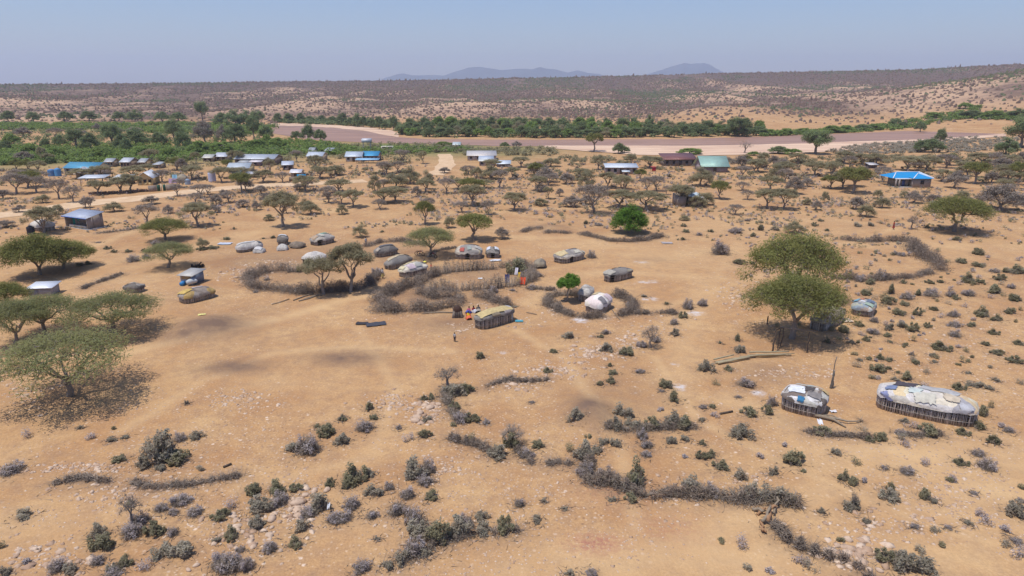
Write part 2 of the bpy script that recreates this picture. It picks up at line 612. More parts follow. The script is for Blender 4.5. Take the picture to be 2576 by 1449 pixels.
def masks(x, y, z):
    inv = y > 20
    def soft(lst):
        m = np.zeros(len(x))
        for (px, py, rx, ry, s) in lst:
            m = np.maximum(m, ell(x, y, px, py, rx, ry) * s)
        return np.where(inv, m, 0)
    pale = soft(PALE)
    for pts, w, s in LINES:
        d = seg_dist(x, y, poly_world(pts))
        pale = np.maximum(pale, s * np.exp(-(d / w) ** 2))
    grn = np.zeros(len(x))
    for pts, w, s in GREENLINE:
        d = seg_dist(x, y, poly_world(pts))
        grn = np.maximum(grn, s * np.exp(-(d / w) ** 2))
    d = np.hypot(x, y)
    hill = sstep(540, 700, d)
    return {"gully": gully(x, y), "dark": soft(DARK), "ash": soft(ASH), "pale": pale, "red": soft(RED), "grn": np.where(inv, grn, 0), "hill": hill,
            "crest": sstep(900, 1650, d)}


def ground_mat():
    t = NT("sandy soil"); p = t.pos()
    big = t.noise(p, 0.022, 3); mid = t.noise(p, 0.16, 4); sm = t.noise(p, 0.9, 4, 0.65); fine = t.noise(p, 5.5, 4, 0.75)
    c = t.mix(t.ramp(big, [(0.38, 0), (0.62, 1)]), (.470, .262, .118), (.415, .218, .094))
    c = t.mix(t.ramp(mid, [(0.35, 0), (0.68, .75)]), c, (.60, .385, .185))
    c = t.mix(t.ramp(sm, [(0.42, 0), (0.72, .7)]), c, (.34, .205, .12))
    # gravel: pale chips and dark crumbs
    dens = t.noise(p, 0.07, 3)
    for sc, colr, lo, hi, amt in ((0.9, (.76, .60, .46), 0.07, 0.15, .9), (2.2, (.72, .55, .40), 0.12, 0.24, .6), (1.4, (.24, .14, .085), 0.08, 0.19, .75), (3.1, (.27, .165, .10), 0.12, 0.30, .55)):
        v = t.node("ShaderNodeTexVoronoi"); v.inputs["Scale"].default_value = sc; t.l.new(p, v.inputs["Vector"])
        s = t.ramp(v.outputs["Distance"], [(lo, 1), (hi, 0)])
        dd = t.ramp(dens, [(0.42, 0.08), (0.6, 1)])
        c = t.mix(t.math('MULTIPLY', t.math('MULTIPLY', s, dd), amt), c, colr)
    c = t.mix(t.ramp(fine, [(0.3, .45), (0.55, 0)]), c, (.28, .16, .085))
    c = t.mix(t.ramp(fine, [(0.52, 0), (0.8, .4)]), c, (.70, .50, .31))
    brk = t.ramp(t.noise(p, 0.5, 4, 0.6), [(0.25, .55), (0.6, 1.1)])
    c = t.mix(t.math('MULTIPLY', t.attr("pale"), brk), c, (.63, .42, .215))
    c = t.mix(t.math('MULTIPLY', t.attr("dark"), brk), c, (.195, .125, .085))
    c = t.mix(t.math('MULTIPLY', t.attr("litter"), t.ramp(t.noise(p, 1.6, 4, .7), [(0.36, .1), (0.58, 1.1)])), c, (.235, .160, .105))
    c = t.mix(t.math('MULTIPLY', t.attr("red"), t.ramp(t.noise(p, 2.5, 3, .7), [(0.35, 0), (0.6, 1)])), c, (.36, .145, .105))
    c = t.mix(t.ramp(t.math('MULTIPLY', t.attr("ash"), t.ramp(t.noise(p, 1.1, 4, .7), [(0.35, .1), (0.62, 1.6)])), [(.15, 0), (1.0, 1)]), c, (.60, .55, .52))
    c = t.mix(t.math('MULTIPLY', t.attr("grn"), t.ramp(t.noise(p, .06, 3), [(0.3, .5), (0.5, 1)])), c, (.13, .17, .06))
    # hills: stony soil, darker and purplish up to the crest
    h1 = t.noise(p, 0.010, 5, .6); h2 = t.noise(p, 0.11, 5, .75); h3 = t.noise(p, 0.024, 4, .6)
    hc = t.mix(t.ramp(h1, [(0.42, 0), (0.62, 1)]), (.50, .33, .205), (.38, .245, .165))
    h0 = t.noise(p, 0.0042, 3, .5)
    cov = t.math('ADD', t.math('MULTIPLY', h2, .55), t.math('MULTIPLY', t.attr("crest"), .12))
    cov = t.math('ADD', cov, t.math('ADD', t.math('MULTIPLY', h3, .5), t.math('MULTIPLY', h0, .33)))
    cov = t.math('ADD', t.math('SUBTRACT', cov, .16), t.math('MULTIPLY', t.attr("gully"), .32))  # darker gully scrub; also paints in relief shading the high sun leaves faint
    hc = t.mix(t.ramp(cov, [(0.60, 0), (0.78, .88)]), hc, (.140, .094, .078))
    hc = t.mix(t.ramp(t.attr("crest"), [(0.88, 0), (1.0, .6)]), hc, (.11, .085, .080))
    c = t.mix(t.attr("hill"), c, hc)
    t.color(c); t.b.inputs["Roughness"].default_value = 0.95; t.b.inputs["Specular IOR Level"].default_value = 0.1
    hh = t.math('ADD', t.math('MULTIPLY', sm, 1.0), t.math('MULTIPLY', fine, .35))
    t.bump(hh, 0.7, 0.18)
    return t.m


GROUND = build_ground()


# sheets lying on the ground: river, sand banks, roads
def densify(P, step):
    out = []
    for i in range(len(P)):
        a = np.array(P[i], float); b = np.array(P[(i + 1) % len(P)], float)
        n = max(1, int(np.linalg.norm(b - a) / step))
        for k in range(n):
            out.append(a + (b - a) * k / n)
    return np.array(out)


def strip(name, far, near, n, z, m, label, wob=0.8):
    """a sheet between a far bank line and a near bank line, both given as picture points on the ground"""
    def samp(L):
        L = np.array(L, float); s = np.r_[0, np.cumsum(np.abs(np.diff(L[:, 0])) + 1e-6)]
        t = np.linspace(0, s[-1], n); return np.c_[np.interp(t, s, L[:, 0]), np.interp(t, s, L[:, 1])]
    A = samp(far); B = samp(near); V = []; K = 5
    for i in range(n):
        for k in range(K):
            q = A[i] + (B[i] - A[i]) * k / (K - 1)
            if k in (0, K - 1):
                q = q + np.array([0, (fbm(i * 0.23, k * 7.7, 3) - .5) * wob * 2])
            x, y, _ = flat(*q); V.append([x, y, z + 0.0])
    F = []
    for i in range(n - 1):
        for k in range(K - 1):
            a = i * K + k; F.append([a, a + 1, a + K + 1, a + K])
    g = G(); g.add(V, F)
    o = g.obj(name, m, smooth=True); tag(o, label, kind="structure"); return o


def water_mat():
    t = NT("muddy river water"); p = t.pos()
    mp = t.node("ShaderNodeMapping"); mp.inputs["Scale"].default_value = (0.02, 0.10, 1); t.l.new(p, mp.inputs[0])
    n = t.noise(mp.outputs[0], 1.0, 4)
    c = t.mix(t.ramp(n, [(0.35, 0), (0.65, 1)]), (.38, .225, .155), (.29, .17, .12))
    t.color(c)
    t.b.inputs["Roughness"].default_value = 0.5; t.b.inputs["Specular IOR Level"].default_value = 0.12
    t.bump(t.noise(p, 1.5, 3), 0.25, 0.1)
    return t.m


def sand_mat():
    t = NT("river sand"); p = t.pos()
    mp = t.node("ShaderNodeMapping"); mp.inputs["Scale"].default_value = (0.03, 0.12, 1); t.l.new(p, mp.inputs[0])
    n = t.noise(mp.outputs[0], 1.0, 4)
    t.color(t.mix(t.ramp(n, [(0.35, 0), (0.62, 1)]), (.70, .50, .34), (.54, .35, .24)))
    t.b.inputs["Roughness"].default_value = 0.95
    return t.m


def road_mat():
    t = NT("dirt road"); p = t.pos()
    n = t.noise(p, 0.35, 4)
    c = t.mix(t.ramp(n, [(0.35, 0), (0.65, 1)]), (.66, .47, .29), (.56, .37, .21))
    t.color(c); t.b.inputs["Roughness"].default_value = 0.95
    return t.m


wm, sm_, rm = water_mat(), sand_mat(), road_mat()
strip("river", [(672, 313), (760, 316), (852, 321), (930, 330), (955, 337), (1011, 346), (1069, 350), (1258, 352), (1394, 352), (1563, 350.5), (1724, 350), (1833, 346), (1914, 344), (2009, 340.5), (2144, 335.5), (2280, 330), (2381, 327), (2516, 327), (2700, 327)],
      [(672, 333), (760, 348), (826, 355), (953, 360), (1055, 362), (1191, 366), (1258, 368), (1394, 368), (1515, 368), (1772, 368), (1907, 365.5), (2009, 362.5), (2144, 357.5), (2280, 354), (2381, 349), (2523, 338), (2700, 336)],
      220, 0.10, wm, "wide muddy brown river winding below the dry hills")
strip("sandbank", [(1370, 367), (1515, 367), (1772, 367), (1907, 364.5), (2009, 361.5), (2144, 356.5), (2280, 353), (2381, 348), (2530, 337)],
      [(1370, 372), (1515, 384), (1600, 390), (1782, 392), (1924, 388), (2050, 384), (2161, 376), (2280, 363), (2381, 354), (2530, 343)],
      150, 0.16, sm_, "pale sandbank along the near side of the river")
strip("sandbank", [(675, 310), (760, 311), (852, 316), (930, 322), (985, 329), (1003, 335)],
      [(675, 315), (760, 318), (852, 323), (925, 331), (955, 338.5), (1003, 346.5)], 80, 0.2, sm_, "pale sand spit inside the far bend of the river")
strip("mudbank", [(690, 316), (760, 318), (852, 323), (925, 331), (952, 338)], [(700, 319), (760, 323), (852, 329), (900, 336), (952, 343)], 60, 0.15,
      paint("wet mud", (.36, .22, .16), .6, .2, .05), "brown wet mud flat beside the pale sand spit")


def ribbon(name, pts, w, z, m, label):
    P = [Vector(flat(*p)[:2]) for p in pts]
    # resample
    out = []
    for i in range(len(P) - 1):
        n = max(1, int((P[i + 1] - P[i]).length / 2.5))
        for k in range(n):
            out.append(P[i].lerp(P[i + 1], k / n))
    out.append(P[-1])
    for _ in range(6):
        out = [out[0]] + [(out[i - 1] + out[i] * 2 + out[i + 1]) / 4 for i in range(1, len(out) - 1)] + [out[-1]]
    V = []; K = 5
    for i, q in enumerate(out):
        d = (out[min(i + 1, len(out) - 1)] - out[max(i - 1, 0)]).normalized(); nrm = Vector((-d.y, d.x))
        ww = w * (0.85 + 0.4 * float(fbm(i * .15, 3.3, 2)))
        for k in range(K):
            s = (k / (K - 1) - .5) * 2
            s2 = s * ww / 2 + (0 if abs(s) < .9 else (float(fbm(i * .45, 10 + s * 5, 3)) - .5) * w * .35)
            x, y = q + nrm * s2
            V.append([x, y, float(height(x, y)) + z])
    F = []
    for i in range(len(out) - 1):
        for k in range(K - 1):
            a = i * K + k; F.append([a, a + K, a + K + 1, a + 1])
    g = G(); g.add(V, F); o = g.obj(name, m, smooth=True); tag(o, label, kind="structure")


ribbon("dirt_road", [(-60, 550), (0, 543), (120, 525), (230, 508), (340, 497), (430, 486), (520, 476), (620, 466), (720, 461), (800, 462), (920, 455)], 8, 0.05, rm, "pale dirt road running past the walled compound")
ribbon("dirt_road", [(1095, 440), (1112, 428), (1124, 415), (1122, 400), (1117, 388)], 5.5, 0.055, rm, "short pale dirt road leading down towards the river")


# ------------------------------------------------------------------ far mountains
def mountains(name, prof, dist, label):
    prof = np.array(prof, float); xs = np.linspace(prof[0, 0], prof[-1, 0], 160)
    ys = np.interp(xs, prof[:, 0], prof[:, 1]); V = []; K = 9
    for i, (px, py) in enumerate(zip(xs, ys)):
        az = (px - 1288) / 1792.0
        py = py + (fbm(i * .12, 2.2, 3) - .5) * 2.5
        zt = max(H_CAM + dist * elev(py) + 0, 6)
        for k in range(K):
            f = k / (K - 1)
            prof_h = 1 - abs(f * 2 - 1)
            dd = dist + (f - .5) * 1300
            nz = (fbm(i * .11 + 30, k * .9, 3) - .5) * 0.45 * (1 - prof_h) * prof_h * 4
            V.append([az * dd, dd, 5 + (zt - 5) * max(prof_h ** .9 + nz, 0)])
    F = []
    for i in range(len(xs) - 1):
        for k in range(K - 1):
            a = i * K + k; F.append([a, a + K, a + K + 1, a + 1])
    g = G(); g.add(V, F)
    o = g.obj(name, paint("distant rock", (.10, .12, .13), .95, .35, .004), smooth=True)
    tag(o, label, kind="structure")


mountains("mountain", [(930, 216), (967, 197), (1004, 186), (1018, 185), (1035, 190), (1089, 188), (1116, 190), (1143, 181), (1163, 176), (1180, 170), (1207, 167.5), (1231, 171), (1261, 177), (1285, 175), (1322, 172), (1339, 174), (1356, 169), (1377, 173), (1400, 175), (1427, 183), (1451, 177), (1478, 183), (1505, 186), (1525, 192), (1560, 212)],
          9800, "long blue hazy mountain range on the horizon")
mountains("mountain", [(1570, 214), (1613, 192), (1640, 182), (1664, 175), (1685, 168), (1704, 162), (1717, 158), (1734, 161), (1765, 158), (1782, 163), (1805, 176), (1826, 186), (1870, 212)],
          10300, "lone twin topped blue hazy mountain on the horizon")

# ------------------------------------------------------------------ plant materials
LM = {
    'G': leafmat("acacia leaves green", (.155, .172, .055), (.305, .305, .115), .42),
    'O': leafmat("acacia leaves olive", (.265, .248, .150), (.460, .430, .270), .52),
    'OG': leafmat("acacia leaves grey green", (.205, .225, .100), (.380, .390, .185), .5),
    'D': leafmat("dry crown twigs", (.220, .190, .160), (.380, .335, .285), .3),
    'R': leafmat("riverside leaves", (.150, .200, .100), (.300, .365, .170), .45),
    'B': leafmat("bright fresh leaves", (.085, .180, .030), (.19, .33, .065), .42),
    'T': leafmat("lush green thicket leaves", (.155, .235, .065), (.285, .385, .120), .35),
    'g': leafmat("shrub leaves dark green", (.265, .260, .165), (.460, .435, .290), .58),
    'o': leafmat("shrub leaves grey olive", (.330, .310, .235), (.560, .520, .420), .58),
    'd': leafmat("dry grey thorns", (.310, .275, .260), (.600, .540, .525), .35),
    'f': leafmat("cut brush", (.210, .170, .135), (.430, .360, .290), .3),
    'h': leafmat("hillside scrub", (.150, .108, .088), (.255, .190, .155), .25),
    'hg': leafmat("hillside green scrub", (.100, .115, .070), (.170, .185, .105), .2),
}
BARK = M_wood("bark", (.19, .155, .125), (.38, .325, .27))
TWIG = M_wood("dead thorn twigs", (.165, .125, .095), (.44, .365, .295))
STICK = M_wood("wall sticks", (.28, .235, .195), (.72, .64, .56))
LOG = M_wood("split poles", (.27, .22, .13), (.50, .42, .27))


# ------------------------------------------------------------------ trees
def limb(g, a, b, r0, r1, rng, n=4, sag=0.12, sides=5):
    a = np.array(a, float); b = np.array(b, float); L = np.linalg.norm(b - a)
    t = np.linspace(0, 1, n + 1)[:, None]
    P = a + (b - a) * t
    P[1:-1] += rng.normal(size=(n - 1, 3)) * L * 0.06
    P[:, 2] += np.sin(t[:, 0] * math.pi) * L * sag
    g.tube(P, np.linspace(r0, r1, n + 1), sides, cap=False)
    return P


def leaves(g, C, RR, per, size, rng, mat=0, aspect=4.0, flatn=0.35, shell=0.55):
    """leaf sprays through ellipsoids C with radii RR"""
    K = len(C); n = K * per
    idx = np.repeat(np.arange(K), per)
    d = rdir(n, rng); rad = rng.uniform(0, 1, n) ** 0.45
    rad = np.maximum(rad, shell * rng.uniform(0, 1, n))
    P = C[idx] + d * rad[:, None] * RR[idx]
    N = rdir(n, rng) * .75 + d * .35 + np.array([0, 0, .95])
    A = rdir(n, rng) * 0.8 + d * 0.7; A = A - N * (np.sum(A * N, 1) / np.sum(N * N, 1))[:, None]
    A /= np.maximum(np.linalg.norm(A, axis=1, keepdims=True), 1e-6)
    B = np.cross(A, N); B /= np.maximum(np.linalg.norm(B, axis=1, keepdims=True), 1e-6)
    s = size * rng.uniform(.6, 1.4, n)[:, None]
    g.quads(P, A * s * .5, B * s * .5 / aspect, mat)


def acacia_meshes(seed, Rc=3.3, Hh=5.0, dens=1.0, leaf=0.25, droop=0.22, low=False, style='umbrella', clumps=26, fill=1.0, flat_=0.10, zlo=.42):
    rng = np.random.RandomState(seed)
    tr = G(); cr = G()
    nl = rng.randint(3, 6); lean = rng.normal(size=2) * 0.25
    fork = np.array([lean[0], lean[1], Hh * (rng.uniform(.18, .34) if zlo < .5 else .5)])
    r0 = 0.032 * Hh + 0.05 if zlo < .5 else .09
    limb(tr, (0, 0, -0.25), fork, r0 * 1.35, r0, rng, 3, 0.0, 7)
    C = []; RRs = []
    for i in range(clumps):
        a = i * 2.399 + rng.uniform(-.3, .3); q = math.sqrt((i + .5) / clumps) * rng.uniform(.86, 1.08)
        rr = Rc * q * 0.86
        if style == 'umbrella':
            z = Hh * (0.93 - droop * q * q) + rng.normal() * .035 * Hh - (rng.rand() < .22) * rng.uniform(.05, .2) * Hh * (1 - q * .5)
            rd = np.array([Rc * .26, Rc * .26, Hh * flat_]) * rng.uniform(.8, 1.25)
        else:
            z = Hh * (zlo + (.90 - zlo) * rng.rand() * math.sqrt(max(0, 1 - q * q * .85)) + .04)
            if low:
                z = Hh * (0.12 + 0.80 * (.3 + .7 * rng.rand() ** .5) * math.sqrt(max(0.08, 1 - q * q)))
            rd = np.array([Rc * .30, Rc * .30, Hh * .14]) * rng.uniform(.75, 1.25)
        C.append([rr * math.cos(a) + lean[0], rr * math.sin(a) + lean[1], z]); RRs.append(rd)
    C = np.array(C); RRs = np.array(RRs)
    ends = []
    for k in range(nl):
        a = tau * k / nl + rng.uniform(-.4, .4)
        e = np.array([math.cos(a) * Rc * rng.uniform(.3, .45) + lean[0], math.sin(a) * Rc * rng.uniform(.3, .45) + lean[1], Hh * rng.uniform(.56, .7)])
        P = limb(tr, fork, e, r0 * .72, r0 * .34, rng, 4, 0.04, 6); ends.append((P[2], r0 * .5)); ends.append((e, r0 * .34)); ends.append((P[3], r0 * .42))
    for c, rd in zip(C, RRs):
        j = min(range(len(ends)), key=lambda q: np.linalg.norm(ends[q][0] - c) + rng.rand() * .3)
        limb(tr, ends[j][0], c - [0, 0, rd[2] * .4], ends[j][1] * .6, .018, rng, 3, -0.04 if style == 'umbrella' else .05, 4)
        m = 7
        E = c + rdir(m, rng) * rd * .95
        tr.cones(np.repeat(c[None] - [0, 0, rd[2] * .4], m, 0), E, .022)
    per = int(230 * dens * fill * 26 / clumps)
    leaves(cr, C, RRs, per, leaf, rng, 0)
    return tr, cr


def make_tree(name, seed, kind, **kw):
    tr, cr = acacia_meshes(seed, **kw)
    return (tr.mesh("trunk", BARK, True), cr.mesh("crown", LM[kind]), kw.get('Rc', 3.3), kw.get('Hh', 5.0))


VAR = {}
for i in range(5):
    VAR.setdefault('O', []).append(make_tree("t", 20 + i, 'O', droop=.18 + .03 * i))
    if i < 4:
        VAR.setdefault('G', []).append(make_tree("t", 40 + i, 'G', droop=.25, flat_=.12))
        VAR.setdefault('D', []).append(make_tree("t", 60 + i, 'D', dens=.62, leaf=.22, droop=.2))
        VAR.setdefault('DB', []).append(make_tree("t", 70 + i, 'D', dens=.8, leaf=.22, style='round', low=True, Hh=3.6, Rc=2.6))
        VAR.setdefault('OB', []).append(make_tree("t", 75 + i, 'O', dens=.9, leaf=.24, style='round', low=True, Hh=4.0, Rc=3.0))
    if i < 4:
        VAR.setdefault('R', []).append(make_tree("t", 80 + i, 'R', dens=.85, leaf=.5, style='round', low=True, Hh=7.0, Rc=4.6, clumps=30))
        VAR.setdefault('T', []).append(make_tree("t", 86 + i, 'T', dens=.8, leaf=.42, style='round', low=True, Hh=4.0, Rc=3.6))
    if i < 2:
        VAR.setdefault('RT', []).append(make_tree("t", 90 + i, 'R', dens=1.0, leaf=.5, style='round', Hh=10.0, Rc=5.0, clumps=30))
VAR['ROUND'] = [make_tree("t", 101, 'B', dens=2.4, leaf=.26, style='round', low=True, Hh=5.4, Rc=3.4, clumps=46)]
VAR['YOUNG'] = [make_tree("t", 102, 'B', dens=1.6, leaf=.22, style='round', Hh=4.4, Rc=1.9, clumps=22, zlo=.60)]
VAR['SAP'] = [make_tree("t", 110 + i, 'D', dens=.22, leaf=.14, droop=.1, Hh=3.6, Rc=1.7, style='round') for i in range(2)]
VAR['BARE'] = [make_tree("t", 115, 'D', dens=.03, leaf=.3, Hh=6.0, Rc=3.0, style='round')]
# broad trees of the picture's near part get meshes of their own
VAR['G1'] = [make_tree("t", 131, 'G', Rc=5.6, Hh=5.6, dens=3.7, leaf=.20, droop=.42, clumps=90, flat_=.15)]
VAR['G2'] = [make_tree("t", 132, 'G', Rc=5.2, Hh=6.3, dens=3.7, leaf=.20, droop=.34, clumps=76, flat_=.12)]
VAR['O1'] = [make_tree("t", 137, 'OG', Rc=5.6, Hh=5.0, dens=2.0, leaf=.19, droop=.26, clumps=76, flat_=.13)]
VAR['O2'] = [make_tree("t", 134, 'OG', Rc=5.2, Hh=5.2, dens=2.4, leaf=.19, droop=.30, clumps=60, flat_=.12)]
VAR['GB'] = [make_tree("t", 135, 'G', Rc=5.0, Hh=5.2, dens=4.2, leaf=.22, droop=.40, clumps=64, flat_=.17)]

LANDMARKS = [
    (2330, 1020, "the long patchwork hut"), (2020, 1010, "the black and white roofed hut"), (1245, 800, "the yellow roofed hut"),
    (1505, 765, "the white domed hut"), (1555, 690, "the dark grey roofed hut"), (1430, 645, "the cream and blue hut"), (1176, 637, "the grey hut with a red patch"),
    (495, 738, "the orange patched hut"), (628, 620, "the whitish loaf shaped hut"), (812, 602, "the green topped hut"), (335, 727, "the low ruined hut"),
    (2085, 800, "the hut below the umbrella acacia"), (2170, 775, "the rag covered hut"), (210, 555, "the block house with blue tin roof"),
    (95, 730, "the white roofed outhouse"), (1586, 560, "the bright green round tree"), (2305, 455, "the blue hipped roof house"),
    (1797, 420, "the mint green roofed hall"), (1710, 402, "the maroon roofed house"), (1562, 428, "the tin roofed shop"), (1265, 412, "the white roofed sheds"),
    (640, 405, "the long white roofed hall"), (205, 425, "the blue roofed school"), (368, 450, "the yellow gabled house"), (408, 475, "the green gate"),
    (758, 448, "the bright blue gate"), (920, 398, "the grey and blue roofed houses"), (534, 446, "the pale water tank"), (1120, 410, "the short dirt road"),
    (1740, 495, "the pale tin roofed ruin"), (2400, 550, "the big umbrella acacia by the dry scrub"), (1480, 1040, "the round dark mound"), (520, 820, "the brown dung mound"),
    (1980, 860, "the pole gate frame"), (1900, 900, "the pile of poles"), (2092, 940, "the upright pole bundle"), (1980, 1310, "the heap of logs"),
    (185, 960, "the broad forked acacia"), (100, 640, "the bright green acacia"), (490, 540, "the lone green acacia"), (705, 540, "the tall olive acacia"),
    (1200, 570, "the leaning green acacia"), (240, 508, "the dirt road bend"), (1060, 760, "the brushwood kraal"), (1480, 870, "the stony ridge"),
    (1870, 340, "the tall riverside tree"), (1700, 1220, "the grey brush fence"), (1130, 340, "the river bend thicket"), (300, 360, "the dark wooded belt"),
    (2140, 1390, "the end of the lower brush fence"), (1300, 1110, "the half dead fence thorn"), (420, 1130, "the tall grey green thorn bush"),
    (2300, 1260, "the open slope"), (760, 1260, "the boulder outcrop"), (2050, 350, "the tree on the sandbank"), (2350, 355, "the tree clump on the bank"),
    (1080, 1030, "the pale rock outcrop"), (2350, 880, "the scrubby slope"), (2450, 700, "the scrubby flat"), (2050, 500, "the thorny flat"), (900, 480, "the roadside scrub"),
]
ORD = ["first", "second", "third", "fourth", "fifth", "sixth", "seventh", "eighth", "ninth", "tenth", "eleventh", "twelfth", "thirteenth", "fourteenth", "fifteenth",
       "sixteenth", "seventeenth", "eighteenth", "nineteenth", "twentieth"]
PENDING = []                          # (object, px, py, description, category, group)


def describe_all():
    b = {}
    for rec in PENDING:
        o, px, py, desc, cat, grp = rec
        best = min(LANDMARKS, key=lambda L: math.hypot(L[0] - px, (L[1] - py) * 1.7))
        dx, dy = px - best[0], (py - best[1]) * 1.7
        if abs(dx) > abs(dy): side = "on the downstream side of" if dx > 0 else "on the upstream side of"
        else: side = "in front of" if dy > 0 else "beyond"
        b.setdefault((desc, side, best[2]), []).append((math.hypot(dx, dy), rec))
    for (desc, side, lm), L in b.items():
        L.sort(key=lambda q: q[0])
        for i, (_, (o, px, py, d_, cat, grp)) in enumerate(L):
            if len(L) == 1: lab = f"{desc} {side} {lm}"
            else: lab = f"{ORD[min(i, 19)]} {desc} out {side} {lm}"
            w = lab.split()
            tag(o, " ".join(w[:16]), cat, grp)


KNAME = {'O': ("olive umbrella acacia", "acacia_tree"), 'G': ("green umbrella acacia", "acacia_tree"), 'D': ("grey leafless acacia", "acacia_tree"),
         'DB': ("grey dry thorn tree", "thorn_tree"), 'OB': ("dull olive thorn tree", "thorn_tree"), 'R': ("dark leafy bank tree", "riverside_tree"),
         'T': ("fresh green bushy tree", "riverside_tree"), 'RT': ("tall dark bank tree", "riverside_tree")}
GNAME = {"acacia_tree": "acacias dotted over the plain", "thorn_tree": "thorn trees among the acacias", "riverside_tree": "trees along the river"}
TREES = []                            # (x, y, r) world for rejection


def tree(kind, px, py, wpx, top=None, label=None, name=None, var=None, rot=None, h=None):
    p = W(px, py); s = mpp(px, py) if py > 310 else (p - Vector((0, 0, H_CAM))).length / F_PX
    v = VAR[kind][R.randint(len(VAR[kind])) if var is None else var]
    width = wpx * s; sc = width / (2 * v[2] * 1.0)
    if h is None:
        dep = math.atan2(H_CAM - p.z, math.hypot(p.x, p.y))
        h = ((py - top) * s - width * .5 * .55 * math.sin(dep)) / math.cos(dep) if top is not None else v[3] * sc
    sz = max(h, 1.0) / v[3]
    nm = name or KNAME[kind][1]
    root = empty(nm, p, R.uniform(0, tau) if rot is None else rot)
    root.scale = (sc, sc * R.uniform(.92, 1.08), sz)
    for part, me in (("trunk", v[0]), ("crown", v[1])):
        o = bpy.data.objects.new(part, me); COL.objects.link(o); o.parent = root
    TREES.append((p.x, p.y, width * .5))
    if label:
        tag(root, label, "tree", GNAME.get(nm))
    else:
        m = width
        size = "small" if m < 5 else ("large" if m > 8.5 else "mid-sized")
        PENDING.append((root, px, py, f"{size} {KNAME[kind][0]}", "tree", GNAME.get(nm)))
    return root


OFF = {'A': (0, 134.2), 'B': (852, 134.2), 'C': (1704, 134.2), 'D': (0, 536.7), 'E': (852, 536.7), 'F': (1704, 536.7), 'G': (0, 979.4), 'H': (852, 979.4), 'I': (1704, 979.4)}
KS = 0.33854


def cp(crop, x, y):
    return OFF[crop][0] + x * KS, OFF[crop][1] + y * KS


def T(crop, kind, x, y, w, top, **k):
    px, py = cp(crop, x, y)
    return tree(kind, px, py, w * KS, cp(crop, 0, top)[1], **k)


# near and named trees
T('D', 'O1', 530, 1350, 1120, 800, label="broad forked grey green acacia over dark leaf litter at the clearing's edge", name="acacia_tree", rot=2.0)
T('D', 'O2', 810, 895, 720, 560, label="spreading olive acacia with a low forked trunk behind the broad forked one", name="acacia_tree", rot=.5)
T('D', 'O2', 350, 915, 600, 580, label="olive acacia with several thin stems between two larger acacias", name="acacia_tree", rot=2.9)
T('D', 'O2', 105, 1000, 520, 620, label="olive acacia growing outermost of the dense group below the white roofed outhouse", name="acacia_tree", rot=1.2)
T('D', 'GB', 60, 700, 330, 500, label="leafy green tree beside the white roofed outhouse", name="acacia_tree", rot=.2)
T('D', 'GB', 300, 455, 520, 140, label="bright green acacia with a thick pale trunk", name="acacia_tree", rot=.9)
T('D', 'GB', 465, 412, 440, 190, label="darker green acacia overlapping the bright green one", name="acacia_tree", rot=2.2)
T('D', 'G2', 1235, 200, 360, 20, label="green acacia with a flat double crown beyond the low spreading thorn", name="acacia_tree", rot=.3)
T('D', 'O2', 1245, 405, 390, 200, label="low spreading olive thorn tree shading the black goats", name="acacia_tree", rot=1.0)
T('D', 'O', 2410, 600, 320, 300, label="twisted trunk acacia standing in the brush ring, shorter of the pair", name="acacia_tree", var=1)
T('E', 'O', 85, 585, 330, 215, label="taller acacia with pale straight trunk in the brush ring", name="acacia_tree", var=0)
T('E', 'O2', 665, 325, 400, 85, label="wide dull acacia shading the two motorbikes", name="acacia_tree", rot=.6)
T('E', 'G', 1010, 198, 280, -10, label="leaning green acacia with bent trunk by the dry heap", name="acacia_tree", var=0)
T('E', 'YOUNG', 1680, 652, 180, 435, label="young bright green tree on a thin stem inside the small brush ring", name="broadleaf_tree")
T('B', 'ROUND', 2160, 1335, 292, 1108, label="dense bright green round topped tree inside a low brush ring", name="broadleaf_tree")
T('F', 'G1', 850, 640, 760, 118, label="huge dome shaped umbrella acacia, upper one of the overlapping pair", name="acacia_tree", rot=.4)
T('F', 'G2', 845, 930, 720, 418, label="umbrella acacia beside the pole frame, lower one of the overlapping pair", name="acacia_tree", rot=1.7)
T('C', 'G2', 2055, 1325, 490, 1050, label="wide umbrella acacia with a V forked trunk by the grey scrub", name="acacia_tree", rot=.2)
T('C', 'DB', 2400, 1165, 340, 950, label="large grey leafless thicket tree behind the wide umbrella acacia", name="thorn_tree")
T('A', 'O', 1480, 1285, 250, 1100, label="lone green acacia casting a round shadow by the track", name="acacia_tree", var=2)
T('A', 'O', 2095, 1290, 300, 1015, label="tall olive acacia with a straight dark trunk in open sand", name="acacia_tree", var=3)
T('A', 'D', 1100, 1280, 200, 1110, label="thin grey acacia with a bare wavy trunk beyond the green ones", name="acacia_tree")
T('A', 'O', 330, 1335, 260, 1125, label="brownish acacia leaning over the white dome and black tank", name="acacia_tree", var=4)
T('B', 'D', 1905, 1187, 290, 955, label="large bare grey acacia with a pale trunk", name="acacia_tree")
T('E', 'SAP', 810, 1305, 200, 1100, label="thin leafless sapling above the pale rock outcrop", name="sapling", var=0)
T('E', 'SAP', 2312, 995, 170, 805, label="thin leafless sapling by the stony ridge", name="sapling", var=1)
T('G', 'SAP', 985, 1010, 170, 720, label="dead grey sapling rising from dark shrubs", name="sapling", var=0)
T('H', 'SAP', 1280, 410, 190, 235, label="half dead thorn with grey bare top in the brush fence", name="sapling", var=1)
T('I', 'SAP', 1303, 880, 60, 735, label="dead stick sapling above a round olive shrub", name="sapling", var=0)
T('C', 'SAP', 1740, 1305, 90, 1190, label="small dead sapling near the red clothed walker", name="sapling", var=1)
T('C', 'BARE', 495, 742, 120, 635, label="bare forked tree on the sandbank", name="bare_tree")
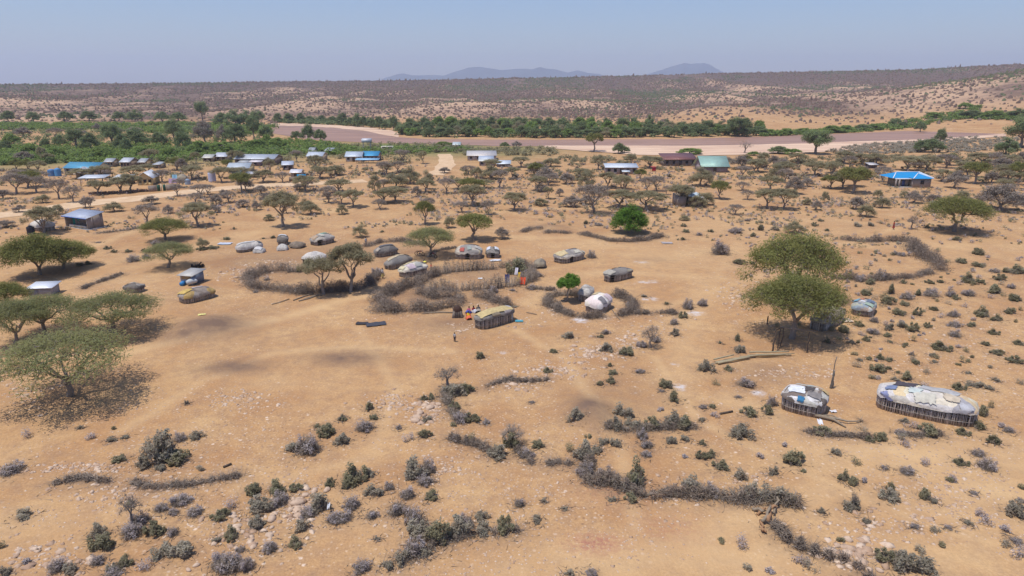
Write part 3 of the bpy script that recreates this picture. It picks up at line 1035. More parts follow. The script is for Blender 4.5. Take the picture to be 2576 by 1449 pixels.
T('C', 'RT', 1025, 748, 220, 555, label="dark tree leaning on the sandbank before the river", name="riverside_tree")
T('C', 'RT', 455, 618, 190, 462, label="tall full crowned tree on the far river bank", name="riverside_tree")
T('C', 'R', 1805, 585, 90, 500, label="single dark round tree on the far bank sand", name="riverside_tree")
for (cx_, kx, x, y, w, tp) in [
    ('A', 'D', 545, 1105, 150, 985), ('A', 'D', 440, 1080, 180, 930), ('A', 'O', 730, 1050, 170, 935), ('A', 'D', 1490, 1075, 150, 965), ('A', 'D', 1545, 1050, 120, 970),
    ('A', 'OB', 850, 1175, 150, 1095), ('A', 'DB', 1130, 1120, 130, 1050), ('A', 'OB', 2310, 1195, 150, 1085), ('A', 'D', 2445, 1110, 150, 975), ('A', 'O', 2545, 1120, 120, 1020),
    ('A', 'D', 120, 950, 150, 860), ('A', 'D', 300, 960, 160, 870), ('A', 'O', 990, 940, 190, 830), ('A', 'O', 1100, 900, 150, 820), ('A', 'D', 1210, 960, 150, 860),
    ('A', 'O', 1420, 940, 170, 830), ('A', 'O', 620, 930, 210, 850), ('A', 'O', 1750, 920, 220, 840), ('A', 'O', 1960, 960, 170, 860), ('A', 'D', 2100, 960, 130, 880), ('A', 'D', 1330, 1000, 120, 930),
    ('A', 'O', 2380, 930, 180, 830), ('A', 'DB', 2230, 1010, 110, 960), ('A', 'D', 1700, 1110, 140, 1020), ('A', 'DB', 20, 1080, 150, 1000), ('A', 'OB', 320, 1110, 110, 1040), ('A', 'DB', 50, 1290, 160, 1230),
    ('A', 'DB', 140, 1180, 100, 1120), ('A', 'OB', 2000, 1240, 90, 1190), ('A', 'DB', 1250, 1190, 90, 1120), ('A', 'DB', 2290, 990, 90, 930),
    ('B', 'O', 110, 1142, 180, 1005), ('B', 'O', 335, 1112, 190, 1000), ('B', 'O', 430, 1105, 210, 985), ('B', 'O', 640, 1032, 160, 930), ('B', 'O', 1005, 1135, 220, 975),
    ('B', 'G', 640, 1272, 165, 1090), ('B', 'OB', 1130, 932, 180, 822), ('B', 'O', 1295, 1167, 190, 1030), ('B', 'D', 1555, 982, 160, 890), ('B', 'O', 1560, 1082, 90, 990),
    ('B', 'O', 2075, 1150, 260, 1010), ('B', 'O', 2290, 1165, 330, 1015), ('B', 'D', 2365, 1022, 150, 900), ('B', 'G', 1460, 922, 140, 810), ('B', 'O', 1290, 932, 120, 840),
    ('B', 'D', 340, 912, 130, 800), ('B', 'D', 440, 892, 110, 800), ('B', 'D', 800, 1042, 140, 920), ('B', 'D', 345, 1002, 110, 930), ('B', 'O', 2545, 1130, 210, 975),
    ('B', 'OB', 160, 1367, 125, 1265), ('B', 'OB', 820, 1297, 95, 1203), ('B', 'DB', 1215, 1378, 120, 1285), ('B', 'DB', 1720, 1140, 150, 1050), ('B', 'O', 880, 1010, 160, 930),
    ('B', 'O', 1080, 1000, 170, 930), ('B', 'D', 460, 960, 120, 900), ('B', 'DB', 790, 890, 90, 840), ('B', 'DB', 1690, 970, 130, 880), ('B', 'O', 1790, 930, 150, 850), ('B', 'DB', 1500, 1030, 110, 960),
    ('B', 'D', 2130, 1010, 150, 920), ('B', 'D', 960, 900, 130, 830), ('B', 'O', 1430, 870, 130, 810), ('B', 'DB', 1830, 1120, 130, 1050), ('B', 'OB', 1830, 890, 150, 850), ('B', 'G', 1900, 730, 150, 590), ('B', 'R', 2075, 745, 90, 655),
    ('B', 'R', 2120, 740, 90, 680), ('B', 'R', 1235, 700, 80, 655), ('B', 'DB', 1325, 700, 90, 648), ('B', 'T', 780, 690, 140, 650), ('B', 'O', 2300, 850, 200, 760),
    ('C', 'G', 1305, 1037, 260, 835), ('C', 'O', 665, 1152, 220, 1000), ('C', 'O', 780, 1158, 200, 1000), ('C', 'O', 690, 1020, 220, 905), ('C', 'G', 315, 1082, 160, 940),
    ('C', 'OB', 155, 1142, 150, 1030), ('C', 'OB', 215, 1125, 120, 1020), ('C', 'O', 40, 1132, 170, 975), ('C', 'G', 2205, 967, 200, 800), ('C', 'G', 2540, 952, 170, 800), ('C', 'D', 1520, 957, 150, 835),
    ('C', 'DB', 2050, 1000, 170, 865), ('C', 'DB', 870, 1045, 150, 905), ('C', 'O', 785, 905, 170, 800), ('C', 'O', 1020, 910, 210, 800), ('C', 'O', 1150, 890, 150, 800), ('C', 'R', 1900, 735, 170, 625),
    ('C', 'R', 1800, 735, 110, 640), ('C', 'RT', 1950, 690, 80, 555), ('C', 'OB', 1395, 1212, 150, 1110), ('C', 'OB', 870, 1335, 160, 1240), ('C', 'O', 1380, 830, 170, 740), ('C', 'O', 1480, 830, 150, 740),
    ('C', 'O', 1240, 820, 170, 720), ('C', 'O', 900, 820, 170, 740), ('C', 'O', 1850, 870, 210, 760), ('C', 'O', 1700, 870, 230, 760), ('C', 'D', 2000, 850, 190, 740), ('C', 'O', 2250, 820, 210, 740),
    ('C', 'DB', 2400, 870, 170, 770), ('C', 'RT', 2540, 700, 240, 465), ('C', 'R', 2440, 760, 170, 620), ('C', 'DB', 2330, 960, 120, 870), ('C', 'O', 2480, 830, 150, 750), ('C', 'O', 600, 880, 150, 780),
    ('C', 'D', 470, 920, 130, 830), ('C', 'D', 240, 960, 110, 870), ('C', 'D', 480, 1020, 120, 950), ('C', 'DB', 970, 990, 110, 920), ('C', 'R', 740, 745, 140, 680), ('C', 'T', 850, 750, 140, 700),
    ('C', 'T', 570, 760, 90, 725), ('C', 'T', 90, 750, 190, 695), ('C', 'DB', 2520, 1120, 160, 1040), ('C', 'OB', 50, 1240, 90, 1200), ('C', 'DB', 1800, 850, 120, 780), ('C', 'D', 1330, 790, 120, 740),
    ('D', 'OB', 1510, 262, 105, 168), ('A', 'O', 200, 930, 180, 850),
]:
    T(cx_, kx, x, y, w, tp)

# ------------------------------------------------------------------ houses of the far village
WALLD = paint("mud wall", (.33, .25, .18), .95, .3)


def frame_at(pxl, pxr, base, depth_m, rot=0.0):
    """an Empty in the middle of a footprint whose near side runs from pxl to pxr on the row base"""
    a = W(pxl, base); b = W(pxr, base)
    w = (b - a).length
    c = (a + b) / 2; fw = Vector((c.x, c.y, 0)).normalized()
    yaw = math.atan2(b.y - a.y, b.x - a.x) + rot
    return c, yaw, w


def house(label, pxl, pxr, base, wall_h, depth, roof, rcol, wcol, rot=0.0, roof_h=1.2, over=.35, wins=2, door=True, dcol=(.10, .08, .07), posts=0, cat="house", name="house",
          wallmat=None, roofmat=None, group="houses of the far village", ridge_y=False):
    c, yaw, w = frame_at(pxl, pxr, base, depth, rot)
    w = w * (math.cos(rot) if abs(rot) < .6 else 1)
    back = Vector((-math.sin(yaw), math.cos(yaw), 0)) * depth / 2
    root = empty(name, c + back, yaw, label, cat, group)
    wm_ = wallmat or paint("wall %.2f %.2f %.2f" % tuple(wcol), wcol, .9, .25, .6)
    rm_ = roofmat or iron("roof sheet %.2f %.2f %.2f" % tuple(rcol), rcol)
    x, y = w / 2, depth / 2
    if posts:
        g = G()
        for i in range(posts):
            for yy in (-y + .1, y - .1):
                pg = G(); xx = -x + .1 + (w - .2) * i / (posts - 1)
                pg.tube([[xx, yy, -.2], [xx, yy, wall_h]], .07, 6)
                pg.obj("post", M_wood(), root)
    else:
        th = .18; g = G()
        nf = wins + (1 if door else 0)
        ops = []
        if nf:
            for i in range(nf):
                cx = -x + w * (i + .5) / nf
                isd = door and i == nf // 2
                hw = min(.5 if isd else .45, w / nf * .32)
                ops.append((cx - hw, cx + hw, 0.0 if isd else wall_h * .38, wall_h * .84, isd))
        # front wall with real openings
        cur = -x
        for (l, r_, b0, t0, isd) in ops:
            g.box(((cur + l) / 2, -y + th / 2, wall_h / 2 - .15), (l - cur, th, wall_h + .3))
            if b0 > 0: g.box(((l + r_) / 2, -y + th / 2, b0 / 2 - .15), (r_ - l, th, b0 + .3))
            g.box(((l + r_) / 2, -y + th / 2, (t0 + wall_h) / 2), (r_ - l, th, wall_h - t0))
            cur = r_
            if isd:
                G().box(((l + r_) / 2, -y + th * .6, t0 / 2), (r_ - l - .02, .05, t0 - .02)).obj("door", paint("door %.2f %.2f %.2f" % tuple(dcol), dcol, .6), root)
            else:
                wo = G().box(((l + r_) / 2, -y + th * .7, (b0 + t0) / 2), (r_ - l - .02, .04, t0 - b0 - .02)).obj("window", paint("dark window", (.03, .03, .035), .3, .1), root)
        g.box(((cur + x) / 2, -y + th / 2, wall_h / 2 - .15), (x - cur, th, wall_h + .3))
        g.box((0, y - th / 2, wall_h / 2 - .15), (w, th, wall_h + .3))
        for sx in (-1, 1):
            g.box((sx * (x - th / 2), 0, wall_h / 2 - .15), (th, depth - 2 * th, wall_h + .3))
        if roof == 'gable':
            for sx in (-1, 1):
                if ridge_y:
                    g.add([[-x, sx * (y - .01), wall_h], [x, sx * (y - .01), wall_h], [0, sx * (y - .01), wall_h + roof_h - .05]], [[0, 1, 2]])
                else:
                    g.add([[sx * (x - .01), -y, wall_h], [sx * (x - .01), y, wall_h], [sx * (x - .01), 0, wall_h + roof_h - .05]], [[0, 1, 2]])
        g.obj("wall", wm_, root)
    X, Y = x + over, y + over; z0 = wall_h; zr = wall_h + roof_h; g = G(); t = .06

    def slab(q):
        q = np.array(q, float); up = q.copy(); up[:, 2] += t; n = len(q)
        F4 = [[i, (i + 1) % n, (i + 1) % n + n, i + n] for i in range(n)]
        n0 = g.nv
        g.add(np.concatenate([q, up]), F4)
        g.F.append((np.array([list(range(n))[::-1]]) + n0, 0)); g.F.append((np.array([list(range(n, 2 * n))]) + n0, 0))
    if roof == 'gable' and not ridge_y:
        slab([[-X, -Y, z0 - .08], [X, -Y, z0 - .08], [X, 0, zr], [-X, 0, zr]]); slab([[X, Y, z0 - .08], [-X, Y, z0 - .08], [-X, 0.002, zr], [X, 0.002, zr]])
    elif roof == 'gable':
        slab([[-X, Y, z0 - .08], [-X, -Y, z0 - .08], [0, -Y, zr], [0, Y, zr]]); slab([[X, -Y, z0 - .08], [X, Y, z0 - .08], [0.002, Y, zr], [0.002, -Y, zr]])
    elif roof == 'shed':
        slab([[-X, -Y, z0 - .05], [X, -Y, z0 - .05], [X, Y, z0 + roof_h], [-X, Y, z0 + roof_h]])
    elif roof == 'shedb':
        slab([[-X, -Y, z0 + roof_h], [X, -Y, z0 + roof_h], [X, Y, z0], [-X, Y, z0]])
    elif roof == 'hip':
        k = min(Y, X * .8)
        slab([[-X, -Y, z0], [X, -Y, z0], [X - k, 0, zr], [-X + k, 0, zr]]); slab([[X, Y, z0], [-X, Y, z0], [-X + k, 0, zr], [X - k, 0, zr]])
        slab([[-X, Y, z0], [-X, -Y, z0], [-X + k, 0, zr]]); slab([[X, -Y, z0], [X, Y, z0], [X - k, 0, zr]])
    g.obj("roof", rm_, root)
    return root


LB = (.42, .44, .46); WH = (.45, .46, .46)
house("long blue roofed school with a cream gable wall", 160, 248, 441, 2.3, 7, 'gable', (.10, .34, .50), (.60, .50, .36), rot=-.12, roof_h=1.5, wins=4)
house("small square kiosk with a grey pyramid roof", 193, 221, 450, 1.8, 4.2, 'hip', (.50, .50, .52), (.35, .28, .2), roof_h=1.7, wins=1, door=False)
house("open shelter with a flat white sheet roof on thin posts", 203, 262, 469, 2.4, 4.2, 'shed', (.66, .68, .70), WALLD and (.3, .3, .3), roof_h=.35, posts=4, name="shelter", cat="shelter")
house("grey green office with a white eave and two dark windows", 289, 328, 464, 2.0, 3.6, 'shed', (.66, .66, .62), (.22, .22, .18), roof_h=.4, wins=2, dcol=(.03, .10, .07))
house("yellow gabled house with three brown windows", 348, 384, 466, 2.0, 7, 'gable', (.62, .64, .67), (.62, .46, .22), roof_h=1.7, wins=3, door=False, ridge_y=True, rot=.12)
house("small tin roof behind the school, shorter of two", 265, 285, 420, 1.8, 5, 'gable', WH, (.4, .3, .2), roof_h=1.0)
house("grey tin roof beyond the yellow house", 304, 327, 422, 2.0, 6, 'gable', (.60, .62, .64), (.38, .28, .2), roof_h=1.2)
house("pale tin roof half hidden by acacias beyond the yellow house", 350, 366, 421, 1.8, 5, 'gable', WH, (.5, .36, .2), roof_h=1.1)
house("tiny white roof low among acacias", 386, 402, 424, 1.4, 4, 'shed', WH, (.4, .3, .2), roof_h=.5, wins=0)
house("low pale roof under the trees before the thicket", 511, 534, 407, 1.5, 6, 'gable', (.6, .58, .5), (.4, .3, .2), roof_h=1.0, wins=1)
house("grey tin roof before the thicket", 542, 570, 405, 1.7, 6, 'gable', (.60, .62, .66), (.4, .3, .2), roof_h=1.2, wins=1)
house("long hall with a bright white sheet roof", 592, 690, 416, 2.3, 9, 'gable', (.52, .55, .58), (.25, .19, .15), roof_h=1.2, wins=5)
house("small lean-to with a white roof before the long hall, shorter one", 601, 623, 418, 1.4, 3, 'shed', WH, (.3, .24, .2), roof_h=.4, wins=1, door=False, name="lean_to", cat="shed")
house("second lean-to with a pinkish white roof before the long hall", 629, 656, 418, 1.5, 3, 'shed', (.72, .66, .66), (.25, .18, .17), roof_h=.4, wins=1, door=False, name="lean_to", cat="shed")
house("cream house under a low spreading tin roof", 574, 626, 436, 1.7, 8, 'gable', (.55, .60, .62), (.62, .50, .28), roof_h=1.3, wins=3, ridge_y=False, rot=.1)
house("small grey green tin shed", 587, 603, 450, 2.1, 2.4, 'shed', (.45, .52, .50), (.22, .26, .22), roof_h=.3, wins=0, door=False, name="tin_shed", cat="shed", wallmat=iron("green grey sheet", (.22, .26, .23)))
house("low dark shelter with grey and white scraps on top", 616, 645, 447, 1.2, 3, 'shed', (.5, .5, .52), (.12, .1, .1), roof_h=.3, wins=1, name="lean_to", cat="shed")
house("bent tin roof among the acacias by the long hall", 712, 737, 428, 1.8, 5, 'gable', (.58, .62, .68), (.3, .24, .2), roof_h=1.0, wins=1, rot=.2)
house("white roofed store behind the bright blue gate", 732, 757, 447, 1.6, 4, 'gable', (.80, .77, .77), (.4, .3, .22), roof_h=.8, wins=0)
house("grey white roofed house at the thicket's edge", 773, 811, 406, 2.0, 8, 'gable', (.64, .68, .72), (.5, .38, .26), roof_h=1.2, wins=2)
house("small white roof before the river thicket", 777, 789, 390, 1.6, 6, 'gable', WH, (.5, .45, .35), roof_h=1.2, wins=1)
house("white roof strip under trees beside the small white roof", 818, 834, 388, 1.5, 5, 'shed', WH, (.5, .4, .3), roof_h=.7, wins=0)
house("gabled house with a grey tin roof joined by a blue one", 870, 910, 407, 2.0, 7, 'gable', (.56, .62, .68), (.62, .55, .45), roof_h=1.5, wins=2)
house("house with a bright blue roof beside the grey roofed one", 912, 951, 405, 2.0, 7, 'gable', (.06, .33, .56), (.35, .22, .18), roof_h=1.4, wins=3)
house("low blue lean-to in front of the bright blue roof", 896, 950, 411, 1.3, 3, 'shed', (.33, .55, .72), (.3, .3, .3), roof_h=.3, posts=5, name="lean_to", cat="shelter")
house("pale stone walled store with a beige roof", 1176, 1248, 404, 1.9, 9, 'shed', (.66, .60, .54), (.55, .45, .38), roof_h=1.0, wins=3)
house("grey sheet roof just behind the white roofed sheds", 1206, 1240, 410, 1.6, 5, 'shed', (.55, .60, .66), (.3, .24, .22), roof_h=.5, wins=1)
house("narrow shed with a white roof edge", 1206, 1247, 417, 1.7, 3, 'shed', (.78, .78, .70), (.36, .28, .24), roof_h=.4, wins=2, name="tin_shed", cat="shed")
house("long shed with a light blue white roof, end one of the row", 1250, 1283, 420, 1.1, 5, 'shed', (.70, .76, .80), (.2, .18, .2), roof_h=.7, wins=0, name="tin_shed", cat="shed")
house("tiny pale green roof at the river thicket", 1140, 1157, 373, 1.5, 6, 'gable', (.62, .68, .66), (.5, .45, .35), roof_h=1.1, wins=1)
house("tin roofed shop with an open front", 1524, 1603, 439, 2.3, 5, 'shed', (.68, .72, .76), (.40, .32, .27), roof_h=.7, wins=4)
house("small tan hut with its own tin roof before the shop", 1567, 1582, 444, 1.5, 1.8, 'shed', (.62, .66, .66), (.55, .38, .27), roof_h=.2, wins=0, name="tin_shed", cat="shed")
house("house with a maroon roof and white eave line", 1670, 1752, 418, 2.4, 7, 'shed', (.22, .095, .085), (.22, .18, .15), roof_h=1.5, wins=4)
house("hall with a steep mint green roof", 1766, 1830, 434, 2.0, 9, 'gable', (.36, .54, .45), (.30, .24, .24), roof_h=3.0, wins=0, over=.6, rot=0)
house("little dark shed with a pale roof on the thorny flat", 2187, 2206, 424, 1.3, 3, 'shed', (.62, .58, .55), (.12, .10, .10), roof_h=.4, wins=0, name="tin_shed", cat="shed")


def hip_house():
    c, yaw, w = frame_at(2256, 2350, 474, 8)
    root = empty("house", c + Vector((-math.sin(yaw), math.cos(yaw), 0)) * 4.5, yaw, "house with a bright blue hipped roof and white ridge lines", "house", "houses of the far village")
    wall = paint("cement wall", (.36, .29, .23), .9, .2, .5)
    x = w / 2; y = 4.0; h = 2.6
    g = G()
    g.box((0.9, 1.2, h / 2 - .15), (w - 1.8, 5.2, h + .3))
    g.box((x * .42, -2.4, h / 2 - .15), (x * .98, 2.0, h + .3))
    g.obj("wall", wall, root)
    for px_ in (-x + .25, -x + 1.2, -x * .06):
        G().box((px_, -3.2, h / 2 - .1), (.32, .32, h + .2)).obj("post", paint("porch post", (.42, .36, .32), .9), root)
    G().box((-x * .5, -2.3, .1), (x * .95, 2.2, .25)).obj("porch", paint("porch floor", (.5, .45, .4), .9), root)
    wo = G().box((x * .44, -3.42, 1.55), (1.0, .06, 1.1)).obj("window", paint("dark window", (.03, .03, .035), .3, .1), root)
    G().box((-x * .35, -1.43, 1.0), (.9, .06, 2.0)).obj("door", paint("door blue", (.12, .16, .34), .5), root)
    blue = iron("bright blue sheet", (.02, .30, .62), .4, .4, .06); X, Y = x + .5, 4.4; zr = h + 1.35
    g = G(); k = 2.6
    for q in ([[-X, -Y + 1.6, h], [X, -Y + 1.6, h], [X - k, .6, zr], [-X + k, .6, zr]], [[X, Y + .4, h], [-X, Y + .4, h], [-X + k, .6, zr], [X - k, .6, zr]],
              [[-X, Y + .4, h], [-X, -Y + 1.6, h], [-X + k, .6, zr]], [[X, -Y + 1.6, h], [X, Y + .4, h], [X - k, .6, zr]],
              [[-x * .12, -3.9, h + .01], [x * .98, -3.9, h + .01], [x * .43, -.9, zr - .15]], [[-x * .12, -3.9, h + .01], [x * .43, -.9, zr - .15], [x * .43, .6, zr - .15], [-x * .12 - 1.0, -.6, h + .5]],
              [[x * .98, -3.9, h + .01], [x * .98, -.6, h + .5], [x * .43, .6, zr - .15], [x * .43, -.9, zr - .15]]):
        q = np.array(q); n = len(q); g.add(q, [list(range(n))])
    g.obj("roof", blue, root)
    wt = paint("white ridge cap", (.78, .82, .86), .4, .05)
    rc = G()
    for a, b in (((-X, -Y + 1.6, h), (-X + k, .6, zr)), ((X, -Y + 1.6, h), (X - k, .6, zr)), ((-X + k, .6, zr), (X - k, .6, zr)), ((-x * .12, -3.9, h), (x * .43, -.9, zr - .15)), ((x * .98, -3.9, h), (x * .43, -.9, zr - .15))):
        rc.tube([np.array(a) + [0, 0, .06], np.array(b) + [0, 0, .06]], .13, 5)
    rc.obj("ridge_cap", wt, root)
    G().box((-x * .52, -3.2, h - .08), (x * .98, .15, .32)).obj("fascia", wt, root)


hip_house()


def block_house():
    a = W(167, 569); b = W(223, 578); c = W(262, 571)
    e1 = (b - a); e1.z = 0; e2 = c - b; e2.z = 0
    L1 = e1.length; L2 = min(e2.length, 5.4)
    yaw = math.atan2(e1.y, e1.x)
    root = empty("block_house", b, yaw, "grey block house with a sloping blue tin roof and teal door", "house")
    m = blocks("grey block wall", (.37, .31, .27)); h0 = 2.3; h1 = 3.0; th = .2
    # x from -L1 to 0 is the front, y from 0 to L2 the depth
    g = G()
    # recessed front wall with openings behind a verandah
    vd = 1.1
    ops = [(-L1 + .5, -L1 + 1.4, 0, 2.0, 'door'), (-L1 + 2.2, -L1 + 2.8, 1.2, 1.8, 'window'), (-1.9, -1.2, 1.2, 1.8, 'window')]
    cur = -L1
    teal = paint("teal paint", (.03, .42, .34), .5, .15)
    for l, r_, b0, t0, kd in ops:
        g.box(((cur + l) / 2, vd + th / 2, h0 / 2), (l - cur, th, h0))
        if b0: g.box(((l + r_) / 2, vd + th / 2, b0 / 2), (r_ - l, th, b0))
        g.box(((l + r_) / 2, vd + th / 2, (t0 + h0) / 2), (r_ - l, th, h0 - t0))
        G().box(((l + r_) / 2, vd + .05, (b0 + t0) / 2), (r_ - l - .01, .06, t0 - b0 - .01)).obj(kd, teal, root)
        cur = r_
    g.box((cur / 2, vd + th / 2, h0 / 2), (-cur, th, h0))

    def side(x):
        V = [[x, 0, 0], [x, L2, 0], [x, L2, h1], [x, 0, h0], [x - th, 0, 0], [x - th, L2, 0], [x - th, L2, h1], [x - th, 0, h0]]
        g.add(V, [[0, 1, 2, 3], [4, 7, 6, 5], [0, 4, 5, 1], [1, 5, 6, 2], [2, 6, 7, 3], [3, 7, 4, 0]])
    side(0); side(-L1 + th)
    g.box((-L1 / 2, L2 - th / 2, h1 / 2), (L1 - 2 * th - .01, th, h1))
    g.obj("wall", m, root)
    G().box((-L1 / 2, L2 / 2 - .1, -.08), (L1 + .9, L2 + .8, .36)).obj("plinth", paint("concrete plinth", (.34, .33, .33), .9), root)
    G().box((-L1 / 2 + .2, .06, .42), (L1 - 1.6, .1, .5)).obj("parapet", paint("pale parapet", (.62, .56, .5), .9), root)
    for px_ in (-.12, -L1 + .1):
        G().box((px_ + .0, -.06, h0 / 2), (.1, .1, h0 - .1)).obj("post", paint("cream post", (.68, .60, .46), .8), root)
    g = G(); X0, X1, Y0, Y1 = -L1 - .4, .35, -.45, L2 + .3
    s = (h1 - h0) / L2
    P = np.array([[X0, Y0, h0 + s * Y0 + .03], [X1, Y0, h0 + s * Y0 + .03], [X1, Y1, h0 + s * Y1 + .03], [X0, Y1, h0 + s * Y1 + .03]])
    g.add(np.concatenate([P, P + [0, 0, .07]]), [[0, 3, 2, 1], [4, 5, 6, 7], [0, 1, 5, 4], [1, 2, 6, 5], [2, 3, 7, 6], [3, 0, 4, 7]])
    g.obj("roof", iron("blue grey sheet", (.42, .46, .54), .5, .3, .25), root)
    g = G(); g.box(((X0 + X1) / 2, Y0 - .03, P[0][2] + .02), (X1 - X0, .04, .16)); g.obj("fascia", paint("blue fascia", (.10, .22, .62), .5), root)


block_house()


def outhouse():
    a = W(74, 746); b = W(122, 748)
    d = b - a; yaw = math.atan2(d.y, d.x) + .25
    root = empty("outhouse", (a + b) / 2 + Vector((0, 1.4, 0)), yaw, "small grey block outhouse with a bright white sheet roof", "outhouse")
    L = d.length; m = blocks("grey plaster block", (.42, .40, .40)); g = G()
    g.box((-.1, -1.1, .5), (L, .15, 1.3)); g.box((-.1, 1.1, .5), (L, .15, 1.3)); g.box((-L / 2, 0, .5), (.15, 2.0, 1.3)); g.box((L / 2 - .18, 0, .5), (.15, 2.0, 1.3)); g.obj("wall", m, root)
    g = G(); g.box((0, 0, 1.32), (L + .5, 2.8, .07), M=[[1, 0, 0], [0, 1, 0], [0, .08, 1]]); g.obj("roof", iron("white sheet", (.80, .82, .86), .4, .25, .05), root)
    G().box((-L * .2, -1.2, .45), (.7, .06, 1.1)).obj("door", paint("grey door", (.3, .3, .32), .6), root)


outhouse()


def ruin():
    a = W(1703, 520); b = W(1772, 520); d = b - a; L = d.length
    root = empty("stone_hut", (a + b) / 2 + Vector((0, 3, 0)), math.atan2(d.y, d.x), "half open stone hut with a buckled pale tin roof", "hut")
    g = G(); m = blocks("rough stone wall", (.36, .29, .24), bw=.5, bh=.25)
    g.box((-L / 2 + 1.2, -2.6, 1.15), (2.2, .3, 2.4)); g.box((L * .18, -2.6, 1.0), (L * .5, .3, 2.1)); g.box((0, 2.6, 1.2), (L, .3, 2.5)); g.box((-L / 2 + .15, 0, 1.2), (.3, 4.9, 2.5)); g.box((L / 2 - .15, 0, 1.1), (.3, 4.9, 2.3)); g.obj("wall", m, root)
    g = G(); n = 8; V = []
    for i in range(n + 1):
        for j in range(2):
            V.append([-L * .08 + i * L * .58 / n, -3.1 + j * 5.2, 2.5 + .55 * j + .16 * math.sin(i * 2.1 + j) - .08 * i])
    V = np.array(V); F = [[2 * i, 2 * i + 2, 2 * i + 3, 2 * i + 1] for i in range(n)]
    n0 = len(V); g.add(np.concatenate([V, V + [0, 0, .06]]), F + [[a + n0 for a in f[::-1]] for f in F] + [[2 * i, 2 * i + n0, 2 * i + 2 + n0, 2 * i + 2] for i in range(n)])
    g.obj("roof", iron("bleached sheet", (.55, .64, .66), .5, .3, .3), root)


ruin()


